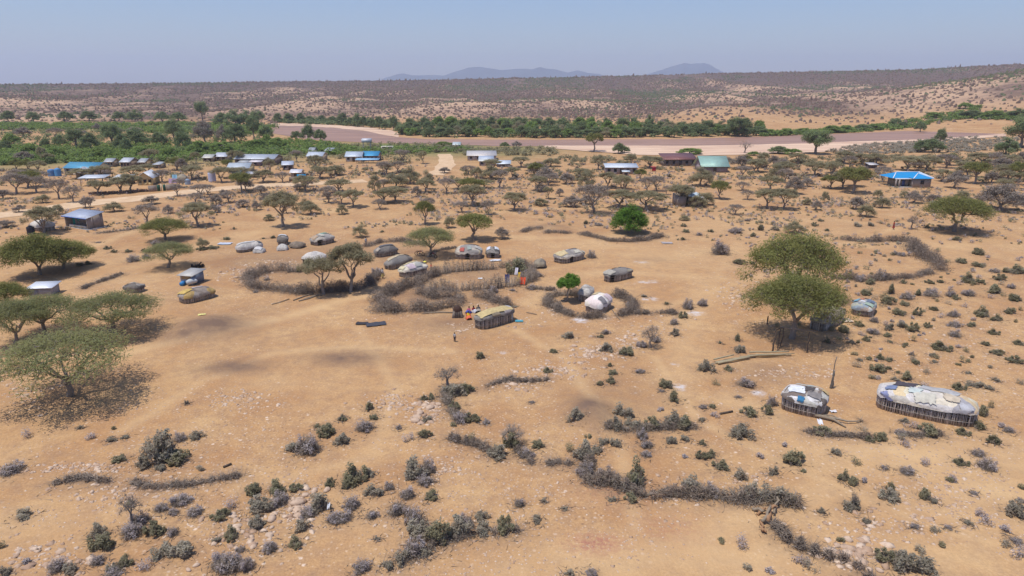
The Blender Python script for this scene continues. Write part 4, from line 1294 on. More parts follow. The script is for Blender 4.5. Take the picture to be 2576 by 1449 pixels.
def far_bits():
    # compound wall with a green gate
    a = W(374, 483); b = W(445, 478); d = (b - a); L = d.length; yaw = math.atan2(d.y, d.x)
    root = empty("compound_wall", (a + b) / 2, yaw, "brown block compound wall with a dark green double gate", "wall")
    m = blocks("brown block wall", (.30, .235, .19)); g = G()
    g.box((-L * .35, 0, .75), (L * .3, .2, 1.9)); g.box((L * .31, 0, .75), (L * .38, .2, 1.9)); g.obj("wall_panel", m, root)
    gr = paint("dark green gate", (.02, .08, .05), .5)
    G().box((-L * .135, 0, .85), (L * .12, .08, 1.9)).obj("gate", gr, root); G().box((L * .065, 0, .85), (L * .10, .08, 1.9)).obj("gate", gr, root)
    for x_ in (-L * .04, L * .125, ):
        G().box((x_, 0, .9), (L * .045 if x_ < 0 else .15, .24, 2.1)).obj("gatepost", paint("cream gatepost", (.62, .52, .36), .8), root)
    # blue gate with brown side walls
    a = W(728, 456); b = W(788, 453); d = (b - a); L = d.length
    root = empty("compound_wall", (a + b) / 2, math.atan2(d.y, d.x), "low brown wall with a bright blue sheet metal gate", "wall")
    g = G(); g.box((-L * .36, 0, .6), (L * .3, .2, 1.4)); g.box((L * .36, 0, .6), (L * .24, .2, 1.5)); g.obj("wall_panel", m, root)
    G().box((0.02 * L, 0, .95), (L * .38, .1, 2.0)).obj("gate", paint("bright blue gate", (.01, .26, .50), .45, .1), root)
    # tanks
    def tank(label, px, py, wpx, hm, col, rib=True):
        p = W(px, py); r = wpx * mpp(px, py) / 2
        root = empty("water_tank", p, 0, label, "water tank")
        t_ = paint("tank %.2f" % col[2], col, .5, .12)
        g = G(); n = 9
        pts = [[0, 0, -.05 + hm * i / n] for i in range(n + 1)]
        g.tube(pts, [r * (1 + (.03 if i % 2 else 0)) for i in range(n + 1)], 18, cap=True)
        g.obj("tank_body", t_, root, True)
        g = G(); g.tube([[0, 0, hm - .05], [0, 0, hm + .16], [0, 0, hm + .25]], [r * .9, r * .5, r * .28], 16); g.obj("lid", t_, root, True)
    tank("pale lavender cylinder water tank by a dark shed", 534.5, 456.5, 18, 2.7, (.50, .52, .66))
    tank("black plastic water tank beside the white dome", 79, 589, 17, 1.45, (.03, .035, .05))
    tank("blue water tank beside the school, plumper one", 131, 443, 17, 2.0, (.12, .26, .48))
    tank("blue water tank touching the school wall", 147, 443, 15, 2.3, (.10, .30, .56))
    tank("small blue grey tank behind the low wall", 473, 464, 14, 1.4, (.30, .38, .46))
    # water tower
    p = W(924, 383)
    root = empty("water_tower", p, .1, "pale square water tower on thin legs against the thicket", "water tower")
    for sx in (-1, 1):
        for sy in (-1, 1):
            G().tube([[sx * 1.5, sy * 1.5, -.2], [sx * 1.5, sy * 1.5, 4.2]], .1, 5).obj("leg", paint("tower steel", (.4, .4, .4), .6), root)
    g = G(); g.box((0, 0, 5.0), (4.0, 4.0, 1.5)); g.obj("tank_body", iron("tower sheet", (.62, .63, .66), .5, .8), root)
    # parked white bus far away
    p = W(975, 379)
    root = empty("bus", p, .05, "white minibus parked under the trees near the water tower", "bus")
    g = G(); g.box((0, 0, 1.25), (5.2, 1.9, 1.5)); g.box((2.3, 0, .9), (1.3, 1.85, .8)); g.obj("body", paint("cream paint", (.72, .66, .52), .4, .1), root)
    G().box((-.1, -.96, 1.6), (4.2, .03, .5)).obj("window", paint("dark window", (.03, .03, .035), .3, .1), root)
    for sx in (-1.6, 1.6):
        for sy in (-.9, .9):
            G().tube([[sx, sy - .1, .35], [sx, sy + .1, .35]], .36, 12).obj("wheel", paint("tyre", (.03, .03, .03), .9), root)
    # red three wheeler / stall by the shop
    p = W(1643, 431)
    root = empty("market_stall", p, .2, "small stall hung with a red cloth beside the tin roofed shop", "stall")
    for sx in (-1, 1):
        for sy in (-1, 1):
            G().tube([[sx * .65, sy * .6, -.1], [sx * .65, sy * .6, 1.5]], .04, 5).obj("post", M_wood(), root)
    g = G(); g.box((0, -.65, .8), (1.3, .06, 1.1)); g.box((0, 0, 1.52), (1.6, 1.6, .06)); g.obj("cloth", paint("red cloth", (.55, .03, .06), .8), root)
    # low dry stone / brush wall by road
    pts = [(225, 490), (300, 487), (375, 482)]
    P = [W(*q) for q in pts]; g = G(); rg = np.random.RandomState(5)
    for i in range(len(P) - 1):
        n = int((P[i + 1] - P[i]).length / .35)
        for k in range(n):
            q = P[i].lerp(P[i + 1], k / n)
            for lv in range(2):
                g.ball((q.x + rg.normal() * .1, q.y + rg.normal() * .12, q.z + .2 + .32 * lv), rg.uniform(.18, .32, 3), 0, 6, 4, .2, rg)
    o = g.obj("stone_wall", paint("dark fieldstone", (.20, .13, .10), .95, .4, .8)); tag(o, "low dark dry stone wall along the dirt road", "wall")


far_bits()

# ------------------------------------------------------------------ huts
PAL = {
    'cream': [(.78, .72, .60), (.74, .60, .38), (.66, .62, .56), (.80, .75, .58), (.56, .53, .48), (.70, .68, .68), (.76, .58, .38), (.40, .40, .44)],
    'bw': [(.78, .78, .80), (.50, .47, .44), (.78, .78, .80), (.22, .18, .16), (.60, .60, .56), (.14, .12, .11)],
    'straw': [(.30, .26, .20), (.36, .31, .23), (.26, .23, .19), (.40, .35, .26)],
    'white': [(.80, .77, .75), (.78, .72, .62), (.78, .68, .66), (.82, .80, .79), (.74, .60, .42)],
    'grey': [(.20, .19, .185), (.26, .245, .23), (.165, .16, .165), (.30, .28, .26)],
    'dark': [(.10, .095, .09), (.17, .155, .14), (.30, .28, .26), (.13, .12, .115)],
    'mix': [(.52, .48, .42), (.40, .38, .36), (.62, .57, .50), (.30, .28, .27), (.55, .47, .34)],
    'dome': [(.60, .58, .55), (.52, .50, .48), (.66, .63, .59), (.42, .40, .38)],
    'brown': [(.20, .16, .12), (.26, .21, .16), (.16, .13, .10)],
    'rag': [(.44, .46, .38), (.30, .38, .46), (.60, .62, .60), (.36, .30, .26), (.24, .28, .34), (.55, .42, .34)],
    'amber': [(.55, .38, .13), (.34, .29, .25), (.42, .38, .35), (.25, .21, .20), (.48, .44, .42)],
}


def hut(label, p1, p2, p3, wall_h, roof_h, pal, patches=(), door=None, scale=.8, grime=.45, seed=0, lump=.15, flat_top=.72, over=.17, sticks=True, name="hut", drape=.22, group="huts of the village"):
    """hut on the rounded rectangle with near corners p1, p2 and far corner p3 (picture points of its base)"""
    wall_h *= 1.15; roof_h *= .98; drape *= .9; lump *= 1.25
    a, b, c = W(*p1), W(*p2), W(*p3)
    e1 = b - a; e1.z = 0; e2 = c - b; e2.z = 0
    if e1.length >= e2.length:
        ax = e1.normalized(); L = e1.length + max(e2.dot(ax), 0) * .9; nrm = Vector((-ax.y, ax.x, 0)); Wd = max(abs(e2.dot(nrm)), 1.6)
        cen = a + ax * L / 2 + nrm * Wd / 2
    else:
        ex_ = max(e1.dot(e2.normalized()), 0) * .9
        ax = e2.normalized(); L = e2.length + ex_; nrm = Vector((-ax.y, ax.x, 0)); Wd = max(abs(e1.dot(nrm)), 1.6)
        cen = c - ax * L / 2 + nrm * Wd / 2
    cen.z = float(height(cen.x, cen.y)); yaw = math.atan2(ax.y, ax.x)
    rng = np.random.RandomState(seed + 11)
    root = empty(name, cen, yaw, label, "hut", group)
    hx, hy = L / 2, Wd / 2; ex = 3.6

    def rim(t, k=1.0, ox=0.0):
        ct, st = math.cos(t), math.sin(t)
        return np.array([math.copysign(abs(ct) ** (2 / ex), ct) * (hx * k + ox), math.copysign(abs(st) ** (2 / ex), st) * (hy * k + ox)])
    # even perimeter samples
    tt = np.linspace(0, tau, 721)[:-1]; PP = np.array([rim(t) for t in tt]); seg = np.linalg.norm(np.roll(PP, -1, 0) - PP, axis=1); per = seg.sum(); cum = np.r_[0, np.cumsum(seg)]

    def at(s):
        i = int(np.searchsorted(cum, s % per) - 1); i = max(0, min(i, 719)); f = (s % per - cum[i]) / max(seg[i], 1e-9)
        return PP[i] + (PP[(i + 1) % 720] - PP[i]) * f
    dpos = None
    if door is not None:
        # door given as a fraction along the near long side
        tgt = np.array([-hx + door * L, -hy]); dpos = cum[int(np.argmin(np.linalg.norm(PP - tgt, axis=1)))]
    def indoor(s):
        return dpos is not None and min(abs(s - dpos), per - abs(s - dpos)) < .36
    g = G(); n = int(per / .25)
    # inner mud and brush lining, broken at the door
    for k in range(n):
        s0, s1 = k * per / n, (k + 1) * per / n
        if indoor((s0 + s1) / 2): continue
        q0, q1 = at(s0) * .975, at(s1) * .975
        g.add([[*q0, -.1], [*q1, -.1], [*q1, wall_h + .1], [*q0, wall_h + .1], [*(q0 * .96), -.1], [*(q1 * .96), -.1], [*(q1 * .96), wall_h + .1], [*(q0 * .96), wall_h + .1]],
              [[0, 1, 2, 3], [5, 4, 7, 6], [3, 2, 6, 7], [0, 3, 7, 4], [1, 5, 6, 2]])
    g.obj("wall_lining", paint("dark brush lining", (.18, .145, .115), .95, .4, 3), root)
    g = G()
    if sticks:
        ns = int(per / .10); P0 = []; P1 = []
        for k in range(ns):
            s = k * per / ns + rng.uniform(-.03, .03)
            if indoor(s): continue
            q = at(s); o = 1 + rng.uniform(0, .03)
            hh = wall_h + rng.uniform(-.06, .12); ln = rng.normal(size=2) * .035
            rr = rng.uniform(.026, .048)
            pts = [[q[0] * o, q[1] * o, -.12], [q[0] * o + ln[0] * .5, q[1] * o + ln[1] * .5, hh * .5], [q[0] * o + ln[0], q[1] * o + ln[1], hh]]
            g.tube(pts, [rr * 1.1, rr, rr * .8], 4)
        g.obj("stick_wall", STICK, root)
        for zz in (wall_h * .33, wall_h * .68):
            g = G(); Q = [at(s * per / 60) * 1.035 for s in range(61)]
            g.tube([[q[0], q[1], zz + rng.normal() * .012] for q in Q], .018, 4); g.obj("tie_rail", STICK, root)
    # covering
    NR, NA = 16, 72
    nz = lambda x, y, s=0: float(fbm(x * .9 + seed * 3.1 + s, y * .9 + seed * 1.7, 3)) - .5

    def roofz(u, v):
        """u, v in -1..1 of the superellipse"""
        r = (abs(u) ** ex + abs(v) ** ex) ** (1 / ex)
        arch = max(0.0, 1 - abs(v) ** 2.2) * max(0.0, 1 - abs(u) ** (4.5 if L > Wd * 1.3 else 2.4))
        return wall_h + roof_h * (flat_top * (1 - min(r, 1) ** 3.0) + (1 - flat_top) * arch ** .6) + nz(u * hx, v * hy) * lump * 2.2 * (1 - .3 * r)
    V = []; F = []
    for i in range(NR + 1):
        for k in range(NA):
            t = tau * k / NA
            f = i / (NR - 2)
            if i <= NR - 2:
                q = rim(t, 1, over * f ** 3) * f; z = roofz(f * rim(t)[0] / hx, f * rim(t)[1] / hy)
            else:
                j = i - (NR - 2); q = rim(t, 1, over + .02 * j)
                hang = drape * (.55 + 1.3 * float(vnoise(k * .35 + seed * 7, 3.3)) + .25 * rng.rand())
                if dpos is not None and np.linalg.norm(q - at(dpos)) < .5: hang = .02
                z = wall_h + nz(*q) * lump - hang * j / 2
            V.append([q[0], q[1], z])
    for i in range(NR):
        for k in range(NA):
            a_ = i * NA + k; b_ = i * NA + (k + 1) % NA
            F.append([a_, a_ + NA, b_ + NA, b_])
    g = G(); g.add(V, F)
    ro = g.obj("roof_covering", patchwork("patchwork " + pal + " %.1f" % scale, PAL[pal], scale, grime), root, True)
    # separate pieces laid over it
    for (u0, v0, du, dv, col) in patches:
        V = []; K = 9; sk = rng.uniform(-.25, .25)
        for i in range(K):
            for j in range(K):
                u = u0 + du * (i / (K - 1) - .5 + sk * (j / (K - 1) - .5)) ; v = v0 + dv * (j / (K - 1) - .5 - sk * .5 * (i / (K - 1) - .5))
                if i in (0, K - 1) or j in (0, K - 1):
                    u += rng.uniform(-.03, .03); v += rng.uniform(-.03, .03)
                r = (abs(u) ** ex + abs(v) ** ex) ** (1 / ex); drop = 0
                if r > 1:
                    drop = (r - 1) * min(hx, hy) * 1.0; u /= r; v /= r
                V.append([u * (hx + over + .07), v * (hy + over + .07), roofz(u * .995, v * .995) + .06 - drop])
        F = []
        for i in range(K - 1):
            for j in range(K - 1):
                a_ = i * K + j; F.append([a_, a_ + K, a_ + K + 1, a_ + 1])
        V = np.array(V); n0 = len(V)
        g = G(); g.add(V, F)
        g.obj("cloth_patch", paint("cloth %.2f %.2f %.2f" % tuple(col), col, .85, .3, 2.5, bump=.03), root, True)
    return root


hut("long hut with a cream, grey and dark patchwork roof over stick walls", (2204, 1031), (2402, 1072), (2452, 1046), 1.25, .85, 'cream', seed=1, scale=.75, grime=.3, lump=.14, flat_top=.5,
    patches=[(-.45, .25, .42, .7, (.09, .075, .085)), (-.72, -.35, .2, .35, (.20, .24, .36)), (.25, .25, .75, .85, (.46, .445, .43)), (.45, -.45, .3, .5, (.60, .50, .37)), (-.05, -.72, .4, .5, (.60, .56, .46)), (.12, .75, .5, .4, (.38, .37, .37)), (-.3, .7, .4, .4, (.60, .48, .30)), (.75, -.85, .25, .5, (.50, .49, .50)), (-.85, -.9, .18, .5, (.25, .27, .42)), (-.25, -.35, .25, .4, (.55, .60, .55))])
hut("ragged hut with torn white sheeting and black gaps on its roof", (1960, 1030), (2052, 1053), (2082, 1026), 1.25, .5, 'bw', seed=2, scale=1.0, grime=.5, lump=.16,
    patches=[(-.35, -.2, .7, .7, (.80, .81, .83)), (.1, .65, 1.2, .35, (.50, .52, .47)), (.45, -.3, .6, .6, (.27, .24, .22)), (.78, .5, .3, .4, (.60, .42, .20)), (.0, -.95, .28, .3, (.05, .20, .36)), (.12, .1, .45, .5, (.10, .085, .08))])
hut("hut with a large mustard yellow mat over its dark roof", (1190, 822), (1217, 831), (1297, 807), 1.2, .5, 'grey', seed=3, scale=.7, grime=.4, door=None,
    patches=[(-.02, .08, 1.75, 1.7, (.60, .46, .22)), (.85, .1, .3, .7, (.52, .53, .58)), (-.2, -.95, .4, .4, (.30, .24, .16)), (.45, -.95, .35, .35, (.36, .31, .29))], flat_top=.7)
hut("white and pink domed hut inside the small brush ring", (1468, 782), (1513, 790), (1542, 772), 1.0, .85, 'white', seed=4, scale=.8, grime=.05, flat_top=.5, lump=.08, drape=.35,
    patches=[(-.5, -.7, .45, .7, (.26, .24, .24)), (.15, .4, .8, .5, (.62, .49, .28)), (.3, -.7, .6, .6, (.70, .56, .56)), (.75, .6, .4, .6, (.74, .74, .75))])
hut("small round hut with crumpled silver plastic behind the white dome", (1455, 756), (1482, 760), (1494, 745), .9, .75, 'dome', seed=5, scale=2.2, grime=.55, flat_top=.2, lump=.2)
hut("dark grey roofed hut with a beige patch and open doorway", (1514, 706), (1546, 710), (1594, 698), 1.0, .6, 'grey', seed=6, scale=.6, grime=.25, door=.08, patches=[(-.75, .0, .45, 1.5, (.42, .38, .31)), (.15, .65, .7, .45, (.52, .45, .31)), (.6, -.9, .5, .3, (.40, .36, .27))])
hut("low hut with cream and dark blue grey roof cloths", (1386, 658), (1432, 661.5), (1475, 651), .95, .62, 'mix', seed=7, scale=.8, grime=.3, door=.35, patches=[(-.65, .0, .55, 1.2, (.62, .48, .26)), (.35, .55, .8, .7, (.13, .15, .18)), (-.1, .3, .3, .8, (.62, .58, .55)), (.3, -.55, .4, .5, (.58, .53, .42)), (.72, -.5, .2, .8, (.50, .48, .40))])
hut("small closed basket dome of grey brown matting", (1345, 675), (1370, 676), (1371, 668), .55, .8, 'straw', seed=8, scale=1.5, grime=.6, sticks=False, flat_top=.1, name="storage_dome")
hut("dark grey hut with a white pole lying before it", (939, 645), (968, 646), (1003, 640), .85, .8, 'grey', seed=9, scale=.5, grime=.3, patches=[(.1, .1, 1.3, 1.0, (.15, .145, .15)), (-.8, -.5, .3, .5, (.42, .36, .29))])
hut("long dark hut with a cream top behind the yellow and pink one", (963, 676), (990, 679), (1041, 662), .8, .72, 'grey', seed=10, scale=.6, grime=.3, patches=[(-.1, .25, 1.3, .8, (.55, .44, .28)), (.75, .2, .35, .9, (.46, .43, .37))])
hut("hut with a pale yellow and pink cloth roof", (999, 694), (1030, 697.5), (1079, 687), 1.0, .72, 'cream', seed=12, scale=.6, grime=.1, patches=[(-.35, -.6, .5, .7, (.66, .52, .54)), (-.1, .4, 1.2, .7, (.68, .56, .32)), (.2, -.6, .45, .6, (.42, .41, .36)), (.75, .0, .38, .9, (.17, .165, .17)), (-.85, -.1, .25, .9, (.68, .58, .36))])
hut("grey cloth hut with a red patch and a dark doorway", (1145, 653), (1209, 653), (1209, 641), 1.0, 1.0, 'mix', seed=13, scale=.8, grime=.35, door=.5, patches=[(-.4, -.75, .3, .35, (.48, .12, .09)), (.1, -.6, .3, .5, (.36, .40, .35)), (.2, .6, 1.0, .4, (.32, .33, .36)), (.7, -.3, .5, .6, (.50, .46, .40))], flat_top=.3)
hut("small white hooped hut split by a dark doorway", (1224, 649.5), (1255, 649.5), (1255, 642), .8, .8, 'dark', seed=14, scale=1.2, grime=.3, door=.5, patches=[(-.55, -.1, .5, 1.2, (.66, .66, .70)), (.5, .0, .55, 1.2, (.70, .70, .71))], flat_top=.2)
hut("hut with an orange yellow end and sooty grey roof", (445, 758), (486, 762), (546, 747), .82, .68, 'amber', seed=15, scale=.7, grime=.6, patches=[(-.62, .1, .6, 1.1, (.60, .42, .13)), (.15, .45, .6, .8, (.48, .43, .42)), (-.2, .75, .5, .4, (.56, .50, .42))])
hut("low ruined hut with a sagging dark roof", (310, 736), (348, 738), (366, 730), .75, .35, 'dark', seed=16, scale=.9, grime=.6, lump=.22, patches=[(-.5, .3, .7, .5, (.44, .41, .37)), (.1, .4, .5, .5, (.30, .28, .23))], flat_top=.7)
hut("whitish loaf shaped hut with a grey end", (593, 634), (609, 636), (663, 627), .7, .8, 'dome', seed=17, scale=.5, grime=.3, patches=[(-.2, .2, 1.3, 1.0, (.62, .60, .56)), (.75, -.1, .35, 1.2, (.16, .17, .175))], flat_top=.25)
hut("knee high white lump of sheeting beside the loaf shaped hut", (641, 636), (660, 637), (668, 632), .3, .6, 'dome', seed=18, scale=1.0, grime=.4, sticks=False, name="storage_dome", patches=[(-.4, 0, .8, 1.2, (.66, .63, .60))], flat_top=.1)
hut("small dark open shelter with a white roof strip", (700, 616), (724, 617), (725, 609), .85, .7, 'dark', seed=19, scale=1.0, grime=.5, door=.3, patches=[(.1, 0, .35, 1.3, (.70, .72, .73))], flat_top=.2)
hut("low grey storage dome in front of the dark open shelter", (701, 629), (722, 630), (724, 624), .3, .6, 'dome', seed=20, scale=1.4, grime=.5, sticks=False, name="storage_dome", flat_top=.1)
hut("brown thatched lump beyond the brush ring", (727, 624), (755, 626), (757, 619), .4, .6, 'brown', seed=21, scale=1.4, grime=.5, sticks=False, name="storage_dome", flat_top=.2)
hut("hut with a faded green and cream roof", (777, 615), (803, 618.5), (845, 609), .9, .72, 'mix', seed=22, scale=.7, grime=.3, door=.15, patches=[(.15, .3, .7, .9, (.24, .36, .27)), (-.75, .0, .4, 1.0, (.46, .33, .22)), (.7, .2, .3, 1.1, (.58, .55, .44)), (-.2, -.2, .35, .9, (.60, .56, .46))])
hut("white domed hut half hidden behind the ring acacias", (757, 664), (800, 668), (822, 657), .8, .9, 'dome', seed=23, scale=.8, grime=.25, door=.15, flat_top=.2)
hut("long hut in the shade of the umbrella acacia", (2028, 826), (2092, 826), (2128, 806), 1.05, .75, 'straw', seed=24, scale=.7, grime=.4, patches=[(-.1, .1, 1.4, 1.1, (.36, .33, .20)), (.8, -.1, .35, 1.2, (.55, .46, .36))])
hut("hut heaped with green, blue and white rags", (2138, 791), (2190, 799), (2203, 781), .9, .55, 'rag', seed=25, scale=1.6, grime=.3, lump=.2, patches=[(-.35, -.5, .5, .7, (.38, .46, .35)), (.3, -.45, .5, .6, (.17, .21, .28)), (.1, .7, .8, .4, (.20, .40, .52)), (-.1, .1, .4, .35, (.68, .68, .68)), (.45, .3, .3, .3, (.55, .22, .12)), (.8, .1, .3, .9, (.44, .38, .32))])
hut("white dome roofed hut beside the black tank", (76, 580), (112, 584), (122, 575), .95, .95, 'dome', seed=26, scale=.9, grime=.2, flat_top=.1)
hut("pale dome roofed hut behind the far laundry", (448, 460), (471, 460), (472, 456), 1.1, 1.1, 'straw', seed=27, scale=.8, grime=.2, flat_top=.1)


def tin_shack():
    a = W(456, 716); b = W(485, 718); c = W(508, 712)
    e = b - a; L = e.length
    root = empty("tin_shack", b, math.atan2(e.y, e.x), "flat roofed tin shack of blue and rusty sheets", "shack")
    D_ = 2.6; g = G(); h = 1.5
    g.box((-L / 2, .05, h / 2 - .1), (L, .08, h)); g.box((-L / 2, D_, h / 2 + .05), (L, .08, h + .2)); g.box((-L + .05, D_ / 2, h / 2), (.08, D_ - .1, h)); g.obj("wall", iron("blue grey tin", (.38, .46, .56), .5, .3, .5), root)
    G().box((-.03, D_ / 2 + .05, h / 2), (.08, D_ - .1, h + .05)).obj("wall_panel", iron("steel blue tin", (.20, .26, .36), .5, .3, .3), root)
    g = G(); g.box((-L * .5, -.02, h * .72), (L * .8, .05, .5)); g.obj("shutter", iron("rusty tin", (.45, .30, .14), .6, .3, .7), root)
    g = G(); g.box((-L / 2, D_ / 2, h + .1), (L + .7, D_ + .7, .06), M=[[1, 0, 0], [0, 1, 0], [0, .09, 1]]); g.obj("roof", iron("tan roof sheet", (.52, .49, .44), .5, .3, .3), root)
    p = W(457, 720)
    g = G(); n = 12
    g.tube([[0, 0, .32], [0, 1.0, .32]], .32, 14)
    o = g.obj("barrel", paint("blue drum", (.04, .22, .50), .4, .1)); o.location = p; tag(o, "blue plastic barrel lying before the tin shack", "barrel")
    p = W(471, 719)
    g = G(); g.tube([[x, 0.25 * math.sin(x), .42 + .28 * math.sin(x * 1.7)] for x in np.linspace(0, 1.4, 8)], [.3, .38, .42, .42, .40, .36, .3, .2], 10)
    o = g.obj("sack", paint("pale sheeting", (.55, .58, .58), .7, .3)); o.location = p; tag(o, "pale bulging sack between the barrel and the tin shack", "sack")


tin_shack()


# ------------------------------------------------------------------ brush fences
def resamp(P, step):
    out = []
    for i in range(len(P) - 1):
        n = max(1, int((P[i + 1] - P[i]).length / step))
        for k in range(n): out.append(P[i].lerp(P[i + 1], k / n))
    out.append(P[-1]); return out


FENCES = []


def brush(label, crop, pts, w=1.3, h=1.2, dens=1.0, name="brush_fence", green=0.0, upright=False, seed=0, thick=.016, dark=1.0):
    w *= .62; h *= .82
    if 27 <= seed <= 32 or seed >= 40: w *= .72; h *= .85; dens *= .85
    if 1 <= seed <= 14: w *= 1.3; h *= 1.3; dens *= 1.2
    P = [W(*cp(crop, x, y)) for x, y in pts]
    FENCES.append(np.array([[p.x, p.y] for p in P]))
    rng = np.random.RandomState(seed + 300)
    Q = resamp(P, .5); L = sum((P[i + 1] - P[i]).length for i in range(len(P) - 1))
    Q = np.array([[q.x, q.y, q.z] for q in Q])
    o0 = Q.mean(0)
    if upright:
        n = int(L * 26); i = rng.randint(0, len(Q), n)
        B = Q[i] + np.c_[rng.normal(size=(n, 2)) * .34, np.zeros(n)]
        Tt = B + np.c_[rng.normal(size=(n, 2)) * .22, rng.uniform(.7, 1.15, n) * h]
        B[:, 2] -= .1
        g = G(); g.cones(B - o0, Tt - o0, rng.uniform(.02, .045, n))
        dens *= .45
    else:
        g = G()
    lump = .35 + 1.25 * np.array([float(fbm(k * .28 + seed, 4.4, 2)) for k in range(len(Q))]); wid = .45 + 1.1 * np.array([float(fbm(k * .2 + seed, 14.4, 2)) for k in range(len(Q))])
    Q = Q + np.c_[[(float(fbm(k * .33, seed + .5, 2)) - .5) * 1.6 * w for k in range(len(Q))], [(float(fbm(k * .33, seed + 60.5, 2)) - .5) * 1.6 * w for k in range(len(Q))], np.zeros(len(Q))]
    pr = np.clip(lump - .45, .03, None) ** 1.3; pr /= pr.sum()
    n = int(L * 140 * dens); i = rng.choice(len(Q), n, p=pr)
    off = rng.normal(size=(n, 2)) * w * .33 * wid[i][:, None]
    hh = h * lump[i] * (1 - np.clip((np.hypot(off[:, 0], off[:, 1]) / (w * .75)) ** 2, 0, .9))
    B = Q[i] + np.c_[off, rng.uniform(0, 1, n) ** .8 * hh * .85]
    D_ = rdir(n, rng, .25); D_[:, 2] *= .75
    ln = rng.uniform(.3, 1.15, n)
    g.cones(B - o0, B + D_ * ln[:, None] - o0, rng.uniform(.6, 1.5, n) * thick)
    # fine thorn mass
    m = int(L * 250 * dens); i = rng.choice(len(Q), m, p=pr); off = rng.normal(size=(m, 2)) * w * .28 * wid[i][:, None]
    hh = h * lump[i] * (1 - np.clip((np.hypot(off[:, 0], off[:, 1]) / (w * .75)) ** 2, 0, .9))
    C = Q[i] + np.c_[off, rng.uniform(0, 1, m) * hh]
    A = rdir(m, rng); Bv = np.cross(A, rdir(m, rng)); s = rng.uniform(.08, .2, m)[:, None]
    mt = (rng.rand(m) < green)
    for k, mk in ((1, ~mt), (2, mt)):
        if mk.any(): g.quads(C[mk] - o0, A[mk] * s[mk], Bv[mk] * s[mk] * .14, k)
    o = g.obj(name, [TWIG, LM['f'], LM['o']]); o.location = o0
    tag(o, label, "brush fence" if name == "brush_fence" else "brush heap", "thorn brush fences" if name == "brush_fence" else "heaps of cut brush")
    return o


brush("brush ring arc below the two ring acacias", 'D', [(1840, 520), (1900, 550), (1990, 562), (2120, 580), (2300, 592), (2440, 575), (2570, 570), (2650, 560), (2760, 530), (2800, 490)], 1.8, 1.3, 1.1, seed=1)
brush("brush ring arc climbing to the small stick gate", 'D', [(1840, 500), (1870, 465), (1940, 448), (2010, 432), (2095, 430)], 2.2, 1.5, 1.1, seed=2)
brush("short upright stick fence behind the ring acacias", 'D', [(2140, 437), (2190, 435), (2245, 432), (2300, 425)], .5, 1.6, 1, upright=True, seed=3)
brush("outer kraal fence sweeping up to the stick palisade", 'E', [(310, 690), (305, 645), (380, 600), (500, 552), (600, 505), (690, 470)], 2.3, 1.4, 1.2, seed=4)
brush("tall stick palisade along the top of the kraal", 'E', [(690, 468), (780, 450), (880, 432), (960, 425), (1060, 420), (1160, 413)], .8, 1.7, 1.0, upright=True, seed=5)
brush("kraal fence along the bottom near the people", 'E', [(320, 715), (400, 740), (500, 728), (620, 722), (750, 712), (880, 690)], 2.0, 1.3, 1.1, seed=6, green=.1)
brush("inner brush divider of the kraal", 'E', [(640, 595), (700, 625), (790, 622), (880, 640), (910, 660)], 2.0, 1.3, 1.0, seed=7)
brush("long middle kraal fence of upright thorn sticks", 'E', [(690, 565), (800, 572), (920, 572), (1040, 568), (1130, 562)], 1.0, 1.5, 1.0, upright=True, seed=8)
brush("kraal fence end hung with bright washing", 'E', [(1160, 560), (1240, 548), (1320, 535), (1390, 520), (1440, 490), (1435, 450)], 1.4, 1.7, 1.0, upright=True, seed=9)
brush("rear kraal fence behind the green shrub", 'E', [(1210, 405), (1270, 400), (1340, 400), (1410, 420), (1440, 450)], 1.2, 1.4, .9, seed=10, green=.15)
brush("short brush bar above the yellow roofed hut", 'E', [(1030, 620), (1100, 640), (1180, 665), (1255, 690)], 1.6, 1.1, 1.0, seed=11)
brush("upper arc of the small ring behind the young tree", 'E', [(1560, 640), (1620, 615), (1700, 605), (1790, 612)], 1.0, .8, .9, seed=12)
brush("lower arc of the small ring before the white dome", 'E', [(1555, 650), (1580, 690), (1650, 735), (1750, 765), (1850, 778), (1960, 770)], 1.2, .9, .9, seed=13)
brush("end arc of the small ring beyond the white dome", 'E', [(2045, 612), (2120, 630), (2175, 675), (2170, 725), (2090, 765)], 1.4, 1.0, .9, seed=14)
brush("line of brush beyond the dark grey hut", 'E', [(225, 240), (330, 215), (450, 205), (560, 225), (640, 240)], 2.0, 1.1, .8, seed=15)
brush("thin brush line between the motorbikes and the grey hut", 'E', [(700, 290), (780, 268), (870, 262)], 1.2, .5, .6, seed=16)
brush("low brush ring around the bright green round tree", 'E', [(1795, 152), (1900, 172), (2000, 200), (2150, 212), (2300, 200), (2400, 172)], 1.8, 1.0, .9, seed=17)
brush("grey brush heap on the left end of the small mound", 'E', [(1375, 135), (1430, 118), (1500, 120)], 2.2, .8, .8, name="brush_heap", seed=18)
brush("grey brush heap on the far end of the small mound", 'E', [(1560, 140), (1640, 140), (1705, 145)], 2.2, .8, .8, name="brush_heap", seed=19)
brush("low brush and rag line near the young tree", 'E', [(1405, 555), (1470, 560), (1540, 568), (1600, 570)], 1.3, .7, .8, seed=20)
brush("upper line of the big empty ring", 'F', [(1225, 195), (1330, 205), (1450, 212), (1600, 208), (1740, 215)], 2.2, 1.3, .9, seed=21)
brush("thick corner of the big empty ring", 'F', [(1760, 250), (1800, 300), (1880, 330), (1930, 390), (1960, 420)], 3.4, 2.4, 1.3, seed=22)
brush("lower line of the big empty ring", 'F', [(1180, 482), (1300, 492), (1440, 492), (1560, 492), (1700, 478), (1880, 440)], 1.8, 1.0, .8, seed=23)
brush("brush line below the small ring towards the slope", 'E', [(2220, 750), (2320, 745), (2420, 740), (2510, 745)], 1.3, .6, .7, seed=24)
